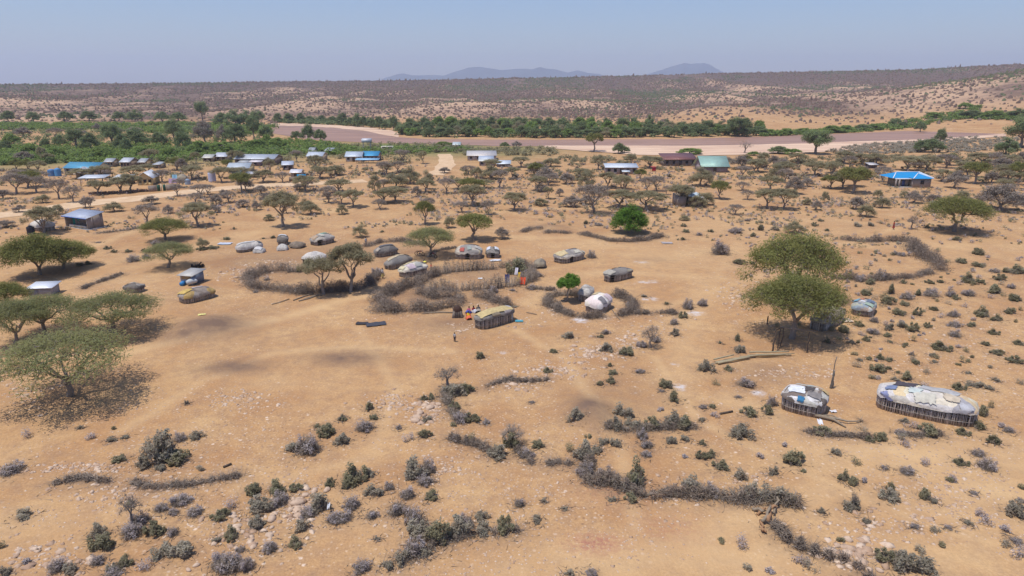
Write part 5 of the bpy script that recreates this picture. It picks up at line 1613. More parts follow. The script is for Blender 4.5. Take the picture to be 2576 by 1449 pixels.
brush("low dead brush bar under the stony ridge, shorter one", 'E', [(1100, 1290), (1180, 1262), (1270, 1240)], .9, .45, .8, seed=25)
brush("low dead brush bar under the stony ridge, longer one", 'E', [(1350, 1250), (1430, 1250), (1520, 1240)], .9, .45, .8, seed=26)
brush("brush fence joining the half dead thorn", 'H', [(850, 375), (930, 395), (1020, 415), (1100, 445), (1180, 500)], 1.1, .9, 1.0, seed=27)
brush("brush fence end beyond the half dead thorn", 'H', [(1310, 470), (1370, 500), (1420, 540)], 1.3, .7, .8, seed=28)
brush("brown brush heap at the head of the long fence", 'H', [(1540, 555), (1610, 545), (1700, 550)], 1.1, .6, 1.0, name="brush_heap", seed=29)
brush("long thick brush fence bending across the lower slope", 'H', [(1800, 490), (1815, 600), (1830, 680), (1930, 705), (2060, 745), (2200, 765), (2340, 790), (2500, 770), (2700, 800), (2900, 830), (3080, 840)], 1.7, 1.25, 1.2, seed=30, green=.12)
brush("leafy fence stretch ending at the log heap", 'I', [(480, 820), (600, 850), (720, 860), (850, 870)], 2.0, 1.3, 1.0, seed=31, green=.5)
brush("lower brush fence running down from the log heap", 'I', [(720, 1050), (800, 1120), (900, 1170), (1020, 1220), (1130, 1260), (1240, 1290), (1350, 1345), (1430, 1400)], 1.3, .85, 1.3, seed=32)
brush("low brush line towards the outhouse", 'D', [(620, 560), (700, 525), (800, 490), (900, 458)], 1.1, .5, .7, seed=33)
brush("low pale stick fence beside the block house", 'A', [(730, 1338), (820, 1330), (920, 1318), (1010, 1305), (1095, 1290)], .5, .6, .7, upright=True, seed=34)
brush("brush line below the long patchwork hut", 'I', [(1000, 330), (1150, 335), (1300, 350), (1420, 360)], .9, .45, .8, seed=35)
brush("brush line under the long patchwork hut's far end", 'I', [(1700, 340), (1800, 345), (1950, 340)], .9, .4, .7, seed=36)
brush("dry brush patch with twisted sticks before the grey shrubs, first of three", 'G', [(430, 700), (520, 680), (640, 665), (780, 690)], 1.0, .4, .8, name="brush_heap", seed=37)
brush("dry brush patch with twisted sticks, middle of three", 'G', [(1010, 700), (1120, 725), (1240, 735)], 1.0, .35, .7, name="brush_heap", seed=38)
brush("dry brush patch with twisted sticks, end one of three", 'G', [(1320, 705), (1450, 700), (1580, 680), (1740, 645)], 1.0, .45, .8, name="brush_heap", seed=39)
brush("brush fringe of the outcrop by the pale rocks", 'H', [(790, 20), (800, 90), (850, 170), (900, 230)], 1.3, .9, 1.0, seed=40, green=.4)
brush("brush fence leading away from the dark mound", 'H', [(2010, 290), (2120, 305), (2250, 300), (2380, 290), (2500, 285), (2620, 285)], 1.5, .9, 1.0, seed=41, green=.35)
brush("sweep of grey brush across the bottom slope", 'H', [(360, 1330), (470, 1290), (600, 1240), (700, 1170), (860, 1130), (1000, 1080), (1150, 1070), (1290, 1060)], 1.3, .6, .45, seed=42, green=.3)
brush("grey brush climbing the bottom slope", 'H', [(420, 900), (500, 950), (600, 1010), (650, 1080)], 1.2, .6, .5, seed=43)

# ------------------------------------------------------------------ shrubs
SH = {}


def shrub_mesh(kind, seed):
    rng = np.random.RandomState(seed)
    g = G(); K = 17
    nt = 90 if kind != 'd' else 260
    D_ = rdir(nt, rng, .55); D_[:, 2] = np.abs(D_[:, 2]) + .05
    L = rng.uniform(.55, 1.05, nt)
    g.cones(np.repeat([[0, 0, -.03]], nt, 0) + rng.normal(size=(nt, 3)) * [.12, .12, 0], D_ * L[:, None] * [1, 1, .85], .022 if kind != 'd' else .018, 0)
    # side twigs
    m = nt * (3 if kind != 'd' else 5); i = rng.randint(0, nt, m); f = rng.uniform(.3, .95, m)[:, None]
    S = D_[i] * L[i][:, None] * f * [1, 1, .85]
    g.cones(S, S + rdir(m, rng, .3) * rng.uniform(.12, .34, m)[:, None], .012, 0)
    C = rdir(K, rng, .5); C[:, 2] = np.abs(C[:, 2]) * 1.0 + .10
    C = C * rng.uniform(.25, .85, K)[:, None]; C[:, 2] = np.maximum(C[:, 2], .12)
    RR = np.tile([.27, .27, .27], (K, 1)) * rng.uniform(.45, 1.3, K)[:, None] * [1, 1, 1.15]
    per = {'g': 105, 'o': 80, 'd': 60}[kind]
    leaves(g, C, RR, per, .115, rng, 1, aspect=1.7 if kind != 'd' else 4, flatn=1.0)
    return g.mesh("shrub", [TWIG, LM[kind]])


for k_ in 'god':
    SH[k_] = [shrub_mesh(k_, 500 + ord(k_) * 7 + i) for i in range(5)]
SPOTS = []
SNAME = {'g': "dark green shrub", 'o': "grey green shrub", 'd': "dry grey shrub"}


def shrub(kind, px, py, wpx, hk=1.0, label=None):
    p = W(px, py); s = mpp(px, py); r = wpx * s / 2 * .97
    p = p + Vector((p.x, p.y, 0)).normalized() * r * .55; p.z = float(height(p.x, p.y))
    o = bpy.data.objects.new("shrub", SH[kind][R.randint(5)]); COL.objects.link(o)
    o.location = p; o.rotation_euler = (R.normal() * .06, R.normal() * .06, R.uniform(0, tau))
    o.scale = (r * R.uniform(.95, 1.15), r * R.uniform(.8, 1.0), r * hk * R.uniform(.85, 1.1))
    SPOTS.append((p.x, p.y, r))
    if label:
        tag(o, label, "shrub", "shrubs scattered over the slope")
    else:
        size = "small" if r < .55 else ("large" if r > 1.0 else "mid-sized")
        PENDING.append((o, px, py, f"{size} {SNAME[kind]}", "shrub", "shrubs scattered over the slope"))
    return o


LIST = {
    'G': [(600, 295, 60, 'o', .7), (830, 390, 100, 'o', .6), (930, 370, 90, 'o', .6), (900, 545, 140, 'g', .8), (1080, 590, 160, 'o', 1), (1330, 565, 240, 'g', .8), (1195, 608, 110, 'o', 1),
          (1230, 560, 320, 'o', 1.7), (1150, 500, 200, 'o', 1.5), (1340, 395, 150, 'd', 1), (1460, 375, 130, 'o', 1), (90, 640, 260, 'd', .7), (2430, 350, 190, 'g', 1), (2355, 290, 70, 'g', .9), (2290, 492, 290, 'd', 1), (2200, 470, 170, 'o', 1), (2535, 412, 130, 'o', 1.2), (2545, 235, 80, 'o', 1),
          (180, 972, 170, 'o', .7), (1200, 915, 150, 'd', .9), (1350, 872, 200, 'd', .9), (1290, 940, 120, 'd', .8), (1450, 948, 160, 'd', .9), (1640, 982, 180, 'g', .9), (770, 1195, 220, 'g', 1.5), (740, 1110, 170, 'o', 1.2), (980, 1112, 210, 'd', 1.3), (1050, 1010, 180, 'd', 1.1),
          (1150, 1095, 190, 'g', 1.3), (1290, 1092, 120, 'd', 1.3), (1350, 1262, 260, 'o', .9), (1200, 1262, 200, 'o', 1), (1730, 1128, 160, 'g', 1.2), (1620, 1142, 100, 'o', .9), (735, 1310, 150, 'd', 1.1), (930, 1330, 150, 'g', 1.1), (850, 1370, 150, 'o', 1), (430, 1365, 170, 'd', 1.2), (530, 1378, 150, 'o', 1),
          (50, 1390, 130, 'o', 1), (1890, 782, 150, 'g', 1.3), (2050, 790, 190, 'g', 1.1), (2200, 765, 130, 'g', .9), (1950, 935, 250, 'o', 1.1), (2090, 870, 210, 'd', 1), (1910, 1050, 170, 'o', 1.2), (2370, 920, 200, 'o', 1.5), (2290, 960, 170, 'd', 1), (2250, 1062, 150, 'o', 1),
          (2450, 725, 110, 'g', 1.2), (2210, 1185, 140, 'g', 1.2), (2010, 1222, 170, 'd', 1), (1790, 1215, 90, 'd', 1), (1700, 1380, 300, 'd', 1.2), (1840, 1360, 170, 'd', 1.3), (1640, 1340, 180, 'd', 1), (850, 1400, 150, 'd', .8), (1390, 112, 45, 'o', 1.6), (2490, 1000, 160, 'd', 1.1), (2560, 745, 80, 'g', 1.5)],
    'H': [(230, 162, 110, 'g', 1), (32, 237, 75, 'g', .9), (200, 322, 180, 'd', 1.2), (265, 225, 90, 'g', .9), (445, 300, 70, 'd', .9), (640, 367, 130, 'g', .9), (40, 412, 120, 'o', 1.2), (655, 242, 100, 'o', .8), (630, 82, 55, 'g', 1), (690, 82, 60, 'g', 1), (870, 60, 190, 'o', 1), (900, 255, 190, 'd', 1), (985, 250, 150, 'g', 1),
          (860, 155, 110, 'g', 1.2), (940, 30, 140, 'g', .8), (1095, 262, 90, 'd', .9), (870, 392, 110, 'd', .9), (1170, 522, 210, 'o', .9), (1290, 445, 190, 'g', 1.6), (1400, 520, 160, 'd', .9), (1490, 442, 130, 'g', .9), (1765, 242, 150, 'o', 1), (2120, 215, 200, 'o', 1), (2050, 302, 150, 'o', 1.1), (2180, 290, 170, 'o', .8),
          (2330, 302, 170, 'g', .9), (2490, 292, 200, 'o', 1.1), (2060, 432, 130, 'o', 1), (1970, 415, 110, 'o', .9), (2250, 375, 140, 'd', 1.1), (2290, 445, 150, 'd', .9), (2465, 412, 120, 'o', 1), (2280, 505, 110, 'd', .8), (2490, 100, 140, 'g', 1.1), (1920, 482, 120, 'o', 1), (1825, 540, 200, 'o', 1.5), (1830, 660, 180, 'd', 1.3),
          (2210, 745, 230, 'g', 1.6), (2000, 700, 190, 'd', 1.3), (130, 715, 240, 'g', 1.4), (70, 740, 130, 'g', 1), (220, 660, 130, 'o', 1), (560, 680, 220, 'o', 1.3), (660, 640, 190, 'd', 1.4), (650, 722, 160, 'd', 1), (510, 825, 160, 'd', 1.2), (680, 828, 130, 'g', 1.1), (380, 752, 120, 'd', .9), (270, 802, 170, 'o', .9), (430, 950, 190, 'd', 1.1),
          (560, 1025, 210, 'd', 1.2), (100, 905, 190, 'd', 1.1), (40, 995, 170, 'd', 1), (250, 970, 150, 'd', .8), (600, 1130, 250, 'o', 1.1), (740, 1172, 250, 'g', 1.3), (900, 1110, 250, 'o', 1.3), (950, 1040, 180, 'd', 1.3), (1070, 1092, 170, 'o', 1.1), (1240, 1078, 170, 'g', 1.5), (1060, 980, 130, 'o', 1), (560, 1252, 230, 'd', 1.2), (370, 1345, 120, 'o', 1.3),
          (480, 1300, 170, 'o', 1.2), (640, 1255, 120, 'o', 1), (170, 1375, 180, 'd', 1.1), (1340, 882, 120, 'd', 1.1), (1525, 842, 60, 'o', .9), (1470, 1002, 110, 'o', 1), (1680, 902, 70, 'o', .6), (2170, 852, 140, 'g', 1), (2030, 838, 80, 'o', .9), (290, 1122, 60, 'o', .7), (1435, 105, 50, 'd', .8), (1720, 1395, 100, 'o', .8), (1880, 1400, 130, 'd', .8)],
    'I': [(255, 142, 65, 'g', 1.1), (190, 147, 80, 'd', .9), (530, 207, 150, 'g', .8), (665, 192, 130, 'g', 1), (700, 130, 120, 'd', 1.6), (50, 302, 190, 'g', 1), (180, 242, 70, 'o', .8), (470, 367, 210, 'o', .9), (62, 388, 95, 'o', .8), (180, 417, 75, 'g', 1), (175, 522, 110, 'g', 1.1), (250, 515, 110, 'g', .9), (315, 607, 150, 'g', .9), (463, 678, 125, 'o', 1.4),
          (710, 642, 110, 'o', 1.2), (860, 572, 210, 'g', .9), (1180, 492, 105, 'o', 1.1), (1070, 342, 170, 'g', .7), (1510, 385, 130, 'g', 1.1), (1430, 392, 90, 'g', 1), (1650, 345, 120, 'd', .9), (1860, 352, 200, 'g', .8), (1690, 252, 80, 'o', .8), (2270, 205, 120, 'g', 1.4), (2230, 302, 130, 'g', .9), (2120, 342, 120, 'g', .8), (2340, 412, 140, 'g', .9), (2455, 322, 110, 'd', .7),
          (2290, 602, 170, 'd', 1.2), (2230, 500, 130, 'd', .9), (2105, 567, 120, 'g', .8), (1540, 600, 80, 'd', .9), (1700, 637, 150, 'd', .7), (1230, 685, 100, 'g', 1.5), (1305, 722, 120, 'g', 1), (1560, 832, 200, 'o', .8), (1580, 760, 80, 'g', 1.5), (1835, 822, 110, 'g', 1.4), (1895, 848, 100, 'o', .9), (1290, 907, 180, 'o', .8), (1070, 927, 80, 'o', .9), (1405, 1002, 90, 'o', .8),
          (1760, 1037, 90, 'd', .8), (2010, 1042, 70, 'd', .7), (2160, 1007, 80, 'o', .8), (2200, 787, 80, 'd', .6), (2510, 955, 190, 'o', 1.2), (2550, 845, 80, 'd', 1), (2510, 1147, 130, 'd', .5), (1530, 1300, 190, 'g', 1.3), (1660, 1370, 300, 'o', 1.1), (1820, 1380, 220, 'o', .9), (100, 775, 230, 'o', 1), (560, 840, 220, 'o', 1.2), (700, 850, 250, 'o', 1.1), (850, 865, 150, 'g', 1.1), (250, 800, 180, 'd', 1)],
    'F': [(315, 312, 190, 'd', 1.5), (460, 382, 130, 'g', .5), (550, 377, 70, 'g', .6), (75, 715, 110, 'd', 1.8), (185, 692, 90, 'd', 1.5), (45, 782, 90, 'g', 1), (445, 952, 80, 'g', 1.4), (315, 970, 40, 'g', 1), (460, 1042, 120, 'o', 1.1), (210, 1177, 160, 'o', 1.1), (385, 1172, 90, 'g', .8), (510, 1300, 180, 'd', .8), (455, 1375, 55, 'd', .9), (1020, 97, 65, 'g', 1), (1065, 62, 60, 'g', .8), (1110, 132, 50, 'g', .8),
          (1405, 612, 120, 'g', .8), (1585, 602, 80, 'g', 1.7), (1430, 532, 100, 'g', 1), (1560, 682, 140, 'g', .9), (1700, 642, 140, 'd', .9), (1785, 612, 80, 'g', 1), (1690, 692, 90, 'g', .9), (1650, 762, 120, 'g', .9), (1780, 762, 85, 'g', 1.4), (1880, 622, 160, 'd', .8), (1340, 842, 100, 'g', .8), (1240, 890, 120, 'g', .8), (1460, 812, 90, 'd', 1), (1450, 902, 140, 'd', .7), (1570, 870, 110, 'o', 1),
          (1405, 952, 80, 'g', .9), (1560, 922, 80, 'g', .7), (1290, 972, 80, 'o', .7), (1580, 962, 50, 'g', .6), (1670, 852, 90, 'o', 1.2), (1740, 882, 110, 'g', 1.2), (1860, 852, 80, 'g', 1), (1905, 722, 90, 'g', .6), (2050, 772, 110, 'd', 1.1), (2055, 847, 140, 'd', .7), (2175, 842, 80, 'g', 1), (2060, 922, 120, 'd', .9), (2265, 772, 160, 'g', 1), (2370, 802, 110, 'g', .9), (2460, 747, 100, 'g', 1),
          (2350, 597, 160, 'g', .7), (2510, 655, 130, 'g', 1), (2480, 560, 90, 'd', 1), (2170, 522, 140, 'g', 1), (2160, 617, 130, 'd', .9), (2030, 622, 120, 'd', 1), (2070, 642, 70, 'g', 1), (2260, 522, 70, 'g', .8), (1955, 517, 70, 'g', .8), (1870, 522, 80, 'g', .8), (1680, 522, 60, 'g', 1), (2390, 500, 110, 'g', 1), (2500, 452, 160, 'g', .8), (2240, 402, 120, 'g', .6), (2360, 442, 100, 'd', .7), (2100, 372, 100, 'g', .8),
          (2240, 312, 110, 'g', 1), (2070, 204, 90, 'g', .8), (1495, 1182, 150, 'g', 1.1), (1560, 1160, 60, 'g', .8), (1500, 1085, 90, 'g', .9), (1565, 1100, 70, 'g', .9), (1425, 1090, 60, 'g', .8), (1360, 1100, 60, 'o', .6), (1960, 1022, 160, 'g', .9), (1890, 1062, 80, 'o', .7), (1775, 1122, 90, 'g', .9), (1740, 1057, 50, 'd', 1.3), (1910, 1112, 60, 'o', .6), (1690, 982, 60, 'g', .7), (2350, 902, 90, 'g', 1), (2280, 982, 80, 'g', .8),
          (2370, 1052, 130, 'g', .6), (2540, 980, 110, 'g', .7), (2500, 1115, 140, 'g', .7), (2160, 1195, 60, 'o', .6), (2370, 1252, 70, 'o', .8), (1640, 1190, 40, 'g', 1), (1700, 1245, 140, 'g', .8), (1625, 1250, 80, 'o', .8), (2090, 1312, 120, 'g', .9), (2200, 1295, 150, 'o', .6), (2315, 1312, 90, 'o', .8), (1340, 102, 90, 'o', .8), (1440, 97, 80, 'o', .8), (1850, 110, 60, 'g', 1), (1350, 510, 120, 'd', .9), (1500, 500, 130, 'd', 1.4), (1620, 310, 80, 'd', .8), (1670, 320, 80, 'd', .8),
          (1120, 965, 70, 'g', 1.2), (45, 100, 60, 'g', 1), (70, 145, 70, 'g', .8), (160, 165, 60, 'd', 1), (250, 140, 60, 'g', .8), (520, 60, 60, 'd', .8), (620, 130, 70, 'g', 1.5), (730, 130, 80, 'o', 1), (40, 200, 60, 'g', .7), (430, 150, 130, 'd', .9), (560, 175, 70, 'g', .8)],
    'E': [(1060, 1084, 85, 'g', 1.5), (1600, 1040, 70, 'g', 1), (1710, 932, 120, 'o', .9), (1980, 902, 100, 'd', .9), (1945, 927, 60, 'g', .8), (1990, 1030, 130, 'o', .9), (2250, 1000, 120, 'd', 1), (2130, 1062, 150, 'g', 1), (2360, 962, 100, 'd', 1.1), (2045, 1202, 90, 'g', 1), (2015, 1140, 50, 'g', 1.5), (1940, 1284, 65, 'g', 1), (2030, 1267, 95, 'g', 1), (1555, 1187, 85, 'g', .9), (2440, 1307, 130, 'g', 1.2), (2240, 1192, 100, 'd', .7),
          (2500, 912, 90, 'o', 1.2), (2490, 830, 90, 'd', 1.3), (940, 1342, 160, 'g', .8), (830, 1350, 170, 'o', .9), (640, 1387, 60, 'g', 1.2), (690, 1372, 60, 'g', 1.2), (1150, 597, 100, 'd', 1.3), (1488, 475, 90, 'd', .8), (1435, 570, 90, 'd', 1), (320, 142, 35, 'g', 1.2), (1335, 462, 210, 'g', 1.3), (1400, 500, 130, 'd', 1.3), (1875, 335, 110, 'd', 1.2), (2270, 625, 70, 'o', .6), (2440, 680, 50, 'g', .8), (2120, 1290, 0, 'g', 1),
          (1290, 580, 70, 'd', .5), (1310, 700, 60, 'o', .4), (1835, 82, 50, 'g', 1), (1930, 95, 90, 'd', .6), (290, 470, 120, 'd', 1.2), (2150, 690, 60, 'd', .9), (2400, 1330, 60, 'd', .6)],
    'D': [(800, 267, 70, 'g', .8), (850, 292, 60, 'g', .9), (955, 292, 65, 'g', .8), (1075, 287, 65, 'g', .9), (1500, 275, 110, 'g', .5), (1590, 268, 100, 'g', .5), (1690, 197, 80, 'g', .6), (990, 362, 130, 'd', .8), (1085, 335, 90, 'd', .9), (655, 382, 60, 'g', 1), (600, 392, 70, 'g', .8), (2030, 187, 70, 'g', .5), (1960, 190, 40, 'g', .6), (1740, 120, 40, 'g', .9), (1170, 240, 110, 'd', .8), (2220, 440, 80, 'g', .9), (1985, 500, 60, 'd', .9), (160, 245, 0, 'g', 1), (1230, 30, 0, 'g', 1), (730, 220, 60, 'd', .3), (1900, 590, 60, 'd', .7)],
}
nsh = 0
for crop_, L_ in LIST.items():
    for (x, y, w, k, hk) in L_:
        if w:
            px, py = cp(crop_, x, y); shrub(k, px, py, w * KS, hk); nsh += 1
SPOT = np.array(SPOTS)


# ---- stuff: the countless small scrub of the flats, the hills and the river thickets
def occupied(x, y, m=0.6):
    for (sx, sy, sr) in TREES:
        if (x - sx) ** 2 + (y - sy) ** 2 < (sr * .25) ** 2: return True
    d = np.hypot(SPOT[:, 0] - x, SPOT[:, 1] - y)
    return bool((d < SPOT[:, 2] * .8 + m).any())


CLEAR = [[(225, 600), (430, 560), (600, 590), (900, 575), (1300, 560), (1530, 600), (1830, 610), (1900, 640), (1870, 760), (1840, 900), (1700, 880), (1400, 900), (1180, 960), (900, 1010), (500, 1010), (360, 1060), (-100, 1060), (-100, 930), (350, 880), (380, 760), (150, 790), (90, 740)],
         [(2080, 980), (2480, 980), (2480, 1080), (1940, 1060)], [(1260, 1130), (1700, 1160), (2000, 1260), (1880, 1300), (1700, 1449), (1150, 1449), (1120, 1200)],
         [(1760, 870), (2120, 890), (2110, 990), (1850, 1000)], [(1190, 980), (1420, 1000), (1400, 1130), (1180, 1090)]]
ROADP = [poly_world([(-60, 550), (0, 543), (120, 525), (230, 508), (340, 497), (430, 486), (520, 476), (620, 466), (720, 461), (800, 462), (920, 455)]), poly_world([(1095, 440), (1112, 428), (1124, 415), (1122, 400), (1117, 388)])]


def pip(px, py, P):
    return bool(inpoly(np.array([px]), np.array([py]), P)[0])


def near_road(x, y, m=5.0):
    return any(float(seg_dist(np.array([x]), np.array([y]), P)[0]) < m for P in ROADP)


def low_shrub(g, c, r, h, rng, mats, n=34, leaf=.16):
    K = 4; C = rdir(K, rng, .2) * [r * .5, r * .5, h * .3]; C[:, 2] = np.abs(C[:, 2]) + h * .25
    RR = np.tile([r * .5, r * .5, h * .42], (K, 1)); C = C + c
    leaves(g, C, RR, max(4, n // K), leaf, rng, mats, aspect=1.8, flatn=1.0)


def scatter_flats():
    rng = np.random.RandomState(77)
    g = G(); cnt = 0
    # bands: (y0, y1, number, x0, x1)
    for (y0, y1, n, x0, x1) in [(468, 520, 3900, -420, 3000), (520, 580, 2300, -420, 3000), (580, 640, 600, -420, 3000), (560, 760, 420, 1850, 3100), (760, 960, 170, 1950, 3200), (960, 1440, 90, 1700, 3300), (1000, 1440, 80, -600, 1700), (415, 470, 3200, -420, 3000)]:
        for _ in range(n):
            px, py = rng.uniform(x0, x1), rng.uniform(y0, y1)
            if any(pip(px, py, P) for P in CLEAR): continue
            x, y, t = flat(px, py)
            if fbm(x / 14, y / 14, 2) < .36 + .16 * rng.rand(): continue
            if near_road(x, y) or occupied(x, y, .3): continue
            r = rng.uniform(.25, .75) * (1 if py > 560 else 1.25); z = float(height(x, y))
            k = rng.choice([0, 0, 1, 2, 2])
            lf = max(.09, t * .0011)
            low_shrub(g, np.array([x, y, z]), r, r * rng.uniform(.8, 1.5), rng, int(k), 260 if t < 85 else (110 if t < 120 else (50 if t < 170 else 30)), lf if t > 85 else .07); cnt += 1
    o = g.obj("scattered_scrub", [LM['g'], LM['o'], LM['d']]); tag(o, "countless low thorn scrub dotted over the dry flats", "scrub", kind="stuff")


scatter_flats()


def blobs(g, C, r, h, rng, mat):
    """rough low clumps far away"""
    base = np.array([[1, 0, 0], [.31, .95, 0], [-.81, .59, 0], [-.81, -.59, 0], [.31, -.95, 0], [.6, .3, .72], [-.3, .6, .7], [-.4, -.5, .75], [.35, -.5, .7], [0, 0, 1.0]])
    F = np.array([[0, 1, 5], [1, 6, 5], [1, 2, 6], [2, 3, 7], [2, 7, 6], [3, 4, 8], [3, 8, 7], [4, 0, 8], [0, 5, 8], [5, 6, 9], [6, 7, 9], [7, 8, 9], [8, 5, 9]])
    n = len(C); V = base[None] * np.stack([r, r, h], -1)[:, None, :] * rng.uniform(.6, 1.35, (n, 10, 1))
    a = rng.uniform(0, tau, n); ca, sa = np.cos(a)[:, None], np.sin(a)[:, None]
    V = np.stack([V[..., 0] * ca - V[..., 1] * sa, V[..., 0] * sa + V[..., 1] * ca, V[..., 2]], -1) + C[:, None, :]
    F = (np.arange(n)[:, None, None] * 10 + F[None]).reshape(-1, 3)
    g.add(V.reshape(-1, 3), F, mat)


def scatter_hills():
    rng = np.random.RandomState(88); N = 120000
    az = rng.uniform(-.78, .78, N); u = rng.uniform(0, 1, N)
    d = np.where(rng.rand(N) < .62, 1050 + 750 * u, 540 + 600 * u ** .8)
    x = d * np.sin(az); y = d * np.cos(az)
    dens = .4 * fbm(x / 230, y / 230, 3) + .4 * fbm(x / 60, y / 60, 3) + .2 * (gully(x, y) + .05)
    keep = dens > .57 - .16 * sstep(700, 1600, d) - .05 * rng.rand(N)
    cx = azcol(x, y)
    keep &= ~((d < 640) & (cx < 700) & (rng.rand(N) < .2))
    keep |= (rng.rand(N) < np.where(d < 1000, .34, .14))
    x, y, d, cx = x[keep], y[keep], d[keep], cx[keep]; n = len(x)
    z = height(x, y)
    r = rng.uniform(.6, 1.75, n) * (1 + .2 * (d > 1100)); h = r * rng.uniform(.7, 1.3, n)
    big = rng.rand(n) < .04; h[big] *= 1.7
    gr = (fbm(x / 120 + 50, y / 120, 2) > .58) & (rng.rand(n) < .75) | (rng.rand(n) < .12)
    C = np.stack([x, y, z - .2], -1); g = G()
    blobs(g, C[~gr], r[~gr], h[~gr], rng, 0); blobs(g, C[gr], r[gr], h[gr], rng, 1)
    # crest line trees
    m = 900; az = rng.uniform(-.75, .75, m); d = rng.uniform(1690, 1760, m); x = d * np.sin(az); y = d * np.cos(az); z = height(x, y)
    r = rng.uniform(1.2, 3.2, m); h = rng.uniform(1.5, 4.2, m) * (1 + .5 * (rng.rand(m) < .1))
    blobs(g, np.stack([x, y, z], -1), r, h, rng, 0)
    o = g.obj("hillside_scrub", [LM['h'], LM['hg']]); tag(o, "thousands of thorn bushes speckling the far hills", "scrub", kind="stuff")


scatter_hills()


HOUSES = [(o.location.x, o.location.y) for o in scene.objects if o.parent is None and o.name.split('.')[0] in ("house", "lean_to", "tin_shed", "shelter", "compound_wall", "water_tank", "stone_hut", "bus", "market_stall")]


def scatter_belt():
    """lush thicket of the flood plain, a mass of leaf clumps"""
    rng = np.random.RandomState(99); g = G()
    ZONES = [  # polygon, count, radius m, height m, material, leaf
        ([(-60, 372), (120, 372), (330, 362), (640, 362), (700, 352), (860, 362), (900, 380), (1010, 372), (1200, 378), (1000, 392), (600, 392), (560, 400), (400, 408), (160, 412), (-60, 418)], 1700, 2.6, 2.4, 0, .6),
        ([(-60, 312), (300, 312), (560, 312), (700, 318), (672, 338), (400, 337), (200, 326), (-60, 330)], 1100, 3.2, 2.6, 0, .75),
        ([(-60, 330), (200, 328), (420, 338), (650, 342), (680, 362), (330, 362), (120, 372), (-60, 368)], 330, 2.8, 2.6, 1, .6),
        ([(2330, 350), (2460, 344), (2560, 345), (2576, 375), (2440, 385), (2300, 385), (2260, 370)], 420, 1.6, 1.2, 2, .5),
        ([(2150, 366), (2330, 356), (2300, 385), (2120, 390), (2080, 382)], 260, 1.8, 1.5, 2, .5),
        ([(1910, 335), (2010, 333), (2280, 318), (2460, 312), (2460, 318), (2290, 326), (2010, 341), (1920, 344)], 500, 2.8, 2.4, 0, .7),
        ([(2390, 290), (2620, 292), (2620, 305), (2400, 302)], 240, 3.2, 2.6, 0, .8),
        ([(690, 304), (1000, 308), (1010, 324), (900, 318), (700, 310)], 380, 3.4, 3.4, 1, .8),
        ([(1000, 316), (1280, 302), (1560, 310), (1700, 320), (1900, 325), (1900, 342), (1560, 347), (1100, 347), (1005, 340)], 900, 3.2, 3.0, 1, .75),
        ([(880, 366), (1010, 362), (1230, 374), (1400, 376), (1400, 392), (1150, 392), (1130, 385), (900, 388)], 260, 2.6, 2.0, 3, .55),
        ([(200, 412), (560, 398), (900, 392), (1100, 392), (1090, 410), (700, 425), (300, 430)], 240, 2.5, 2.2, 3, .5),
        ([(-60, 425), (300, 440), (700, 432), (1100, 412), (1400, 408), (2000, 410), (2620, 400), (2620, 462), (1700, 452), (900, 462), (500, 452), (-60, 470)], 480, 1.6, 1.3, 3, .42),
        ([(-60, 425), (300, 440), (700, 432), (1100, 412), (1400, 408), (2000, 410), (2620, 400), (2620, 462), (1700, 452), (900, 462), (500, 452), (-60, 470)], 260, 1.5, 1.2, 4, .42),
        ([(1400, 396), (1560, 398), (2000, 400), (2300, 390), (2576, 387), (2576, 412), (1400, 412)], 330, 2.0, 1.4, 3, .5),
    ]
    for P, n, r0, h0, mt, lf in ZONES:
        A = np.array(P); k = 0
        while k < n:
            px, py = rng.uniform(A[:, 0].min(), A[:, 0].max()), rng.uniform(A[:, 1].min(), A[:, 1].max())
            if not pip(px, py, P): continue
            k += 1
            x, y, t = flat(px, py)
            if py < 318:
                q_ = W(px, max(py, 292)) if py > 310 else W(px, py); x, y = q_.x, q_.y
            if near_road(x, y, 7): continue
            if py > 400 and any(abs(hx2 - x) < 9 and -1.5 < hy2 - y < 13 for hx2, hy2 in HOUSES): continue
            z = float(height(x, y)); r = r0 * rng.uniform(.6, 1.3)
            m2 = mt
            if mt == 0 and rng.rand() < .12: m2 = 1
            low_shrub(g, np.array([x, y, z]), r, h0 * rng.uniform(.6, 1.3), rng, m2, 44, lf)
    o = g.obj("riverside_thicket", [LM['T'], LM['R'], LM['o'], LM['O'], LM['D']]); tag(o, "lush green thicket covering the river's flood plain", "thicket", kind="stuff")


scatter_belt()

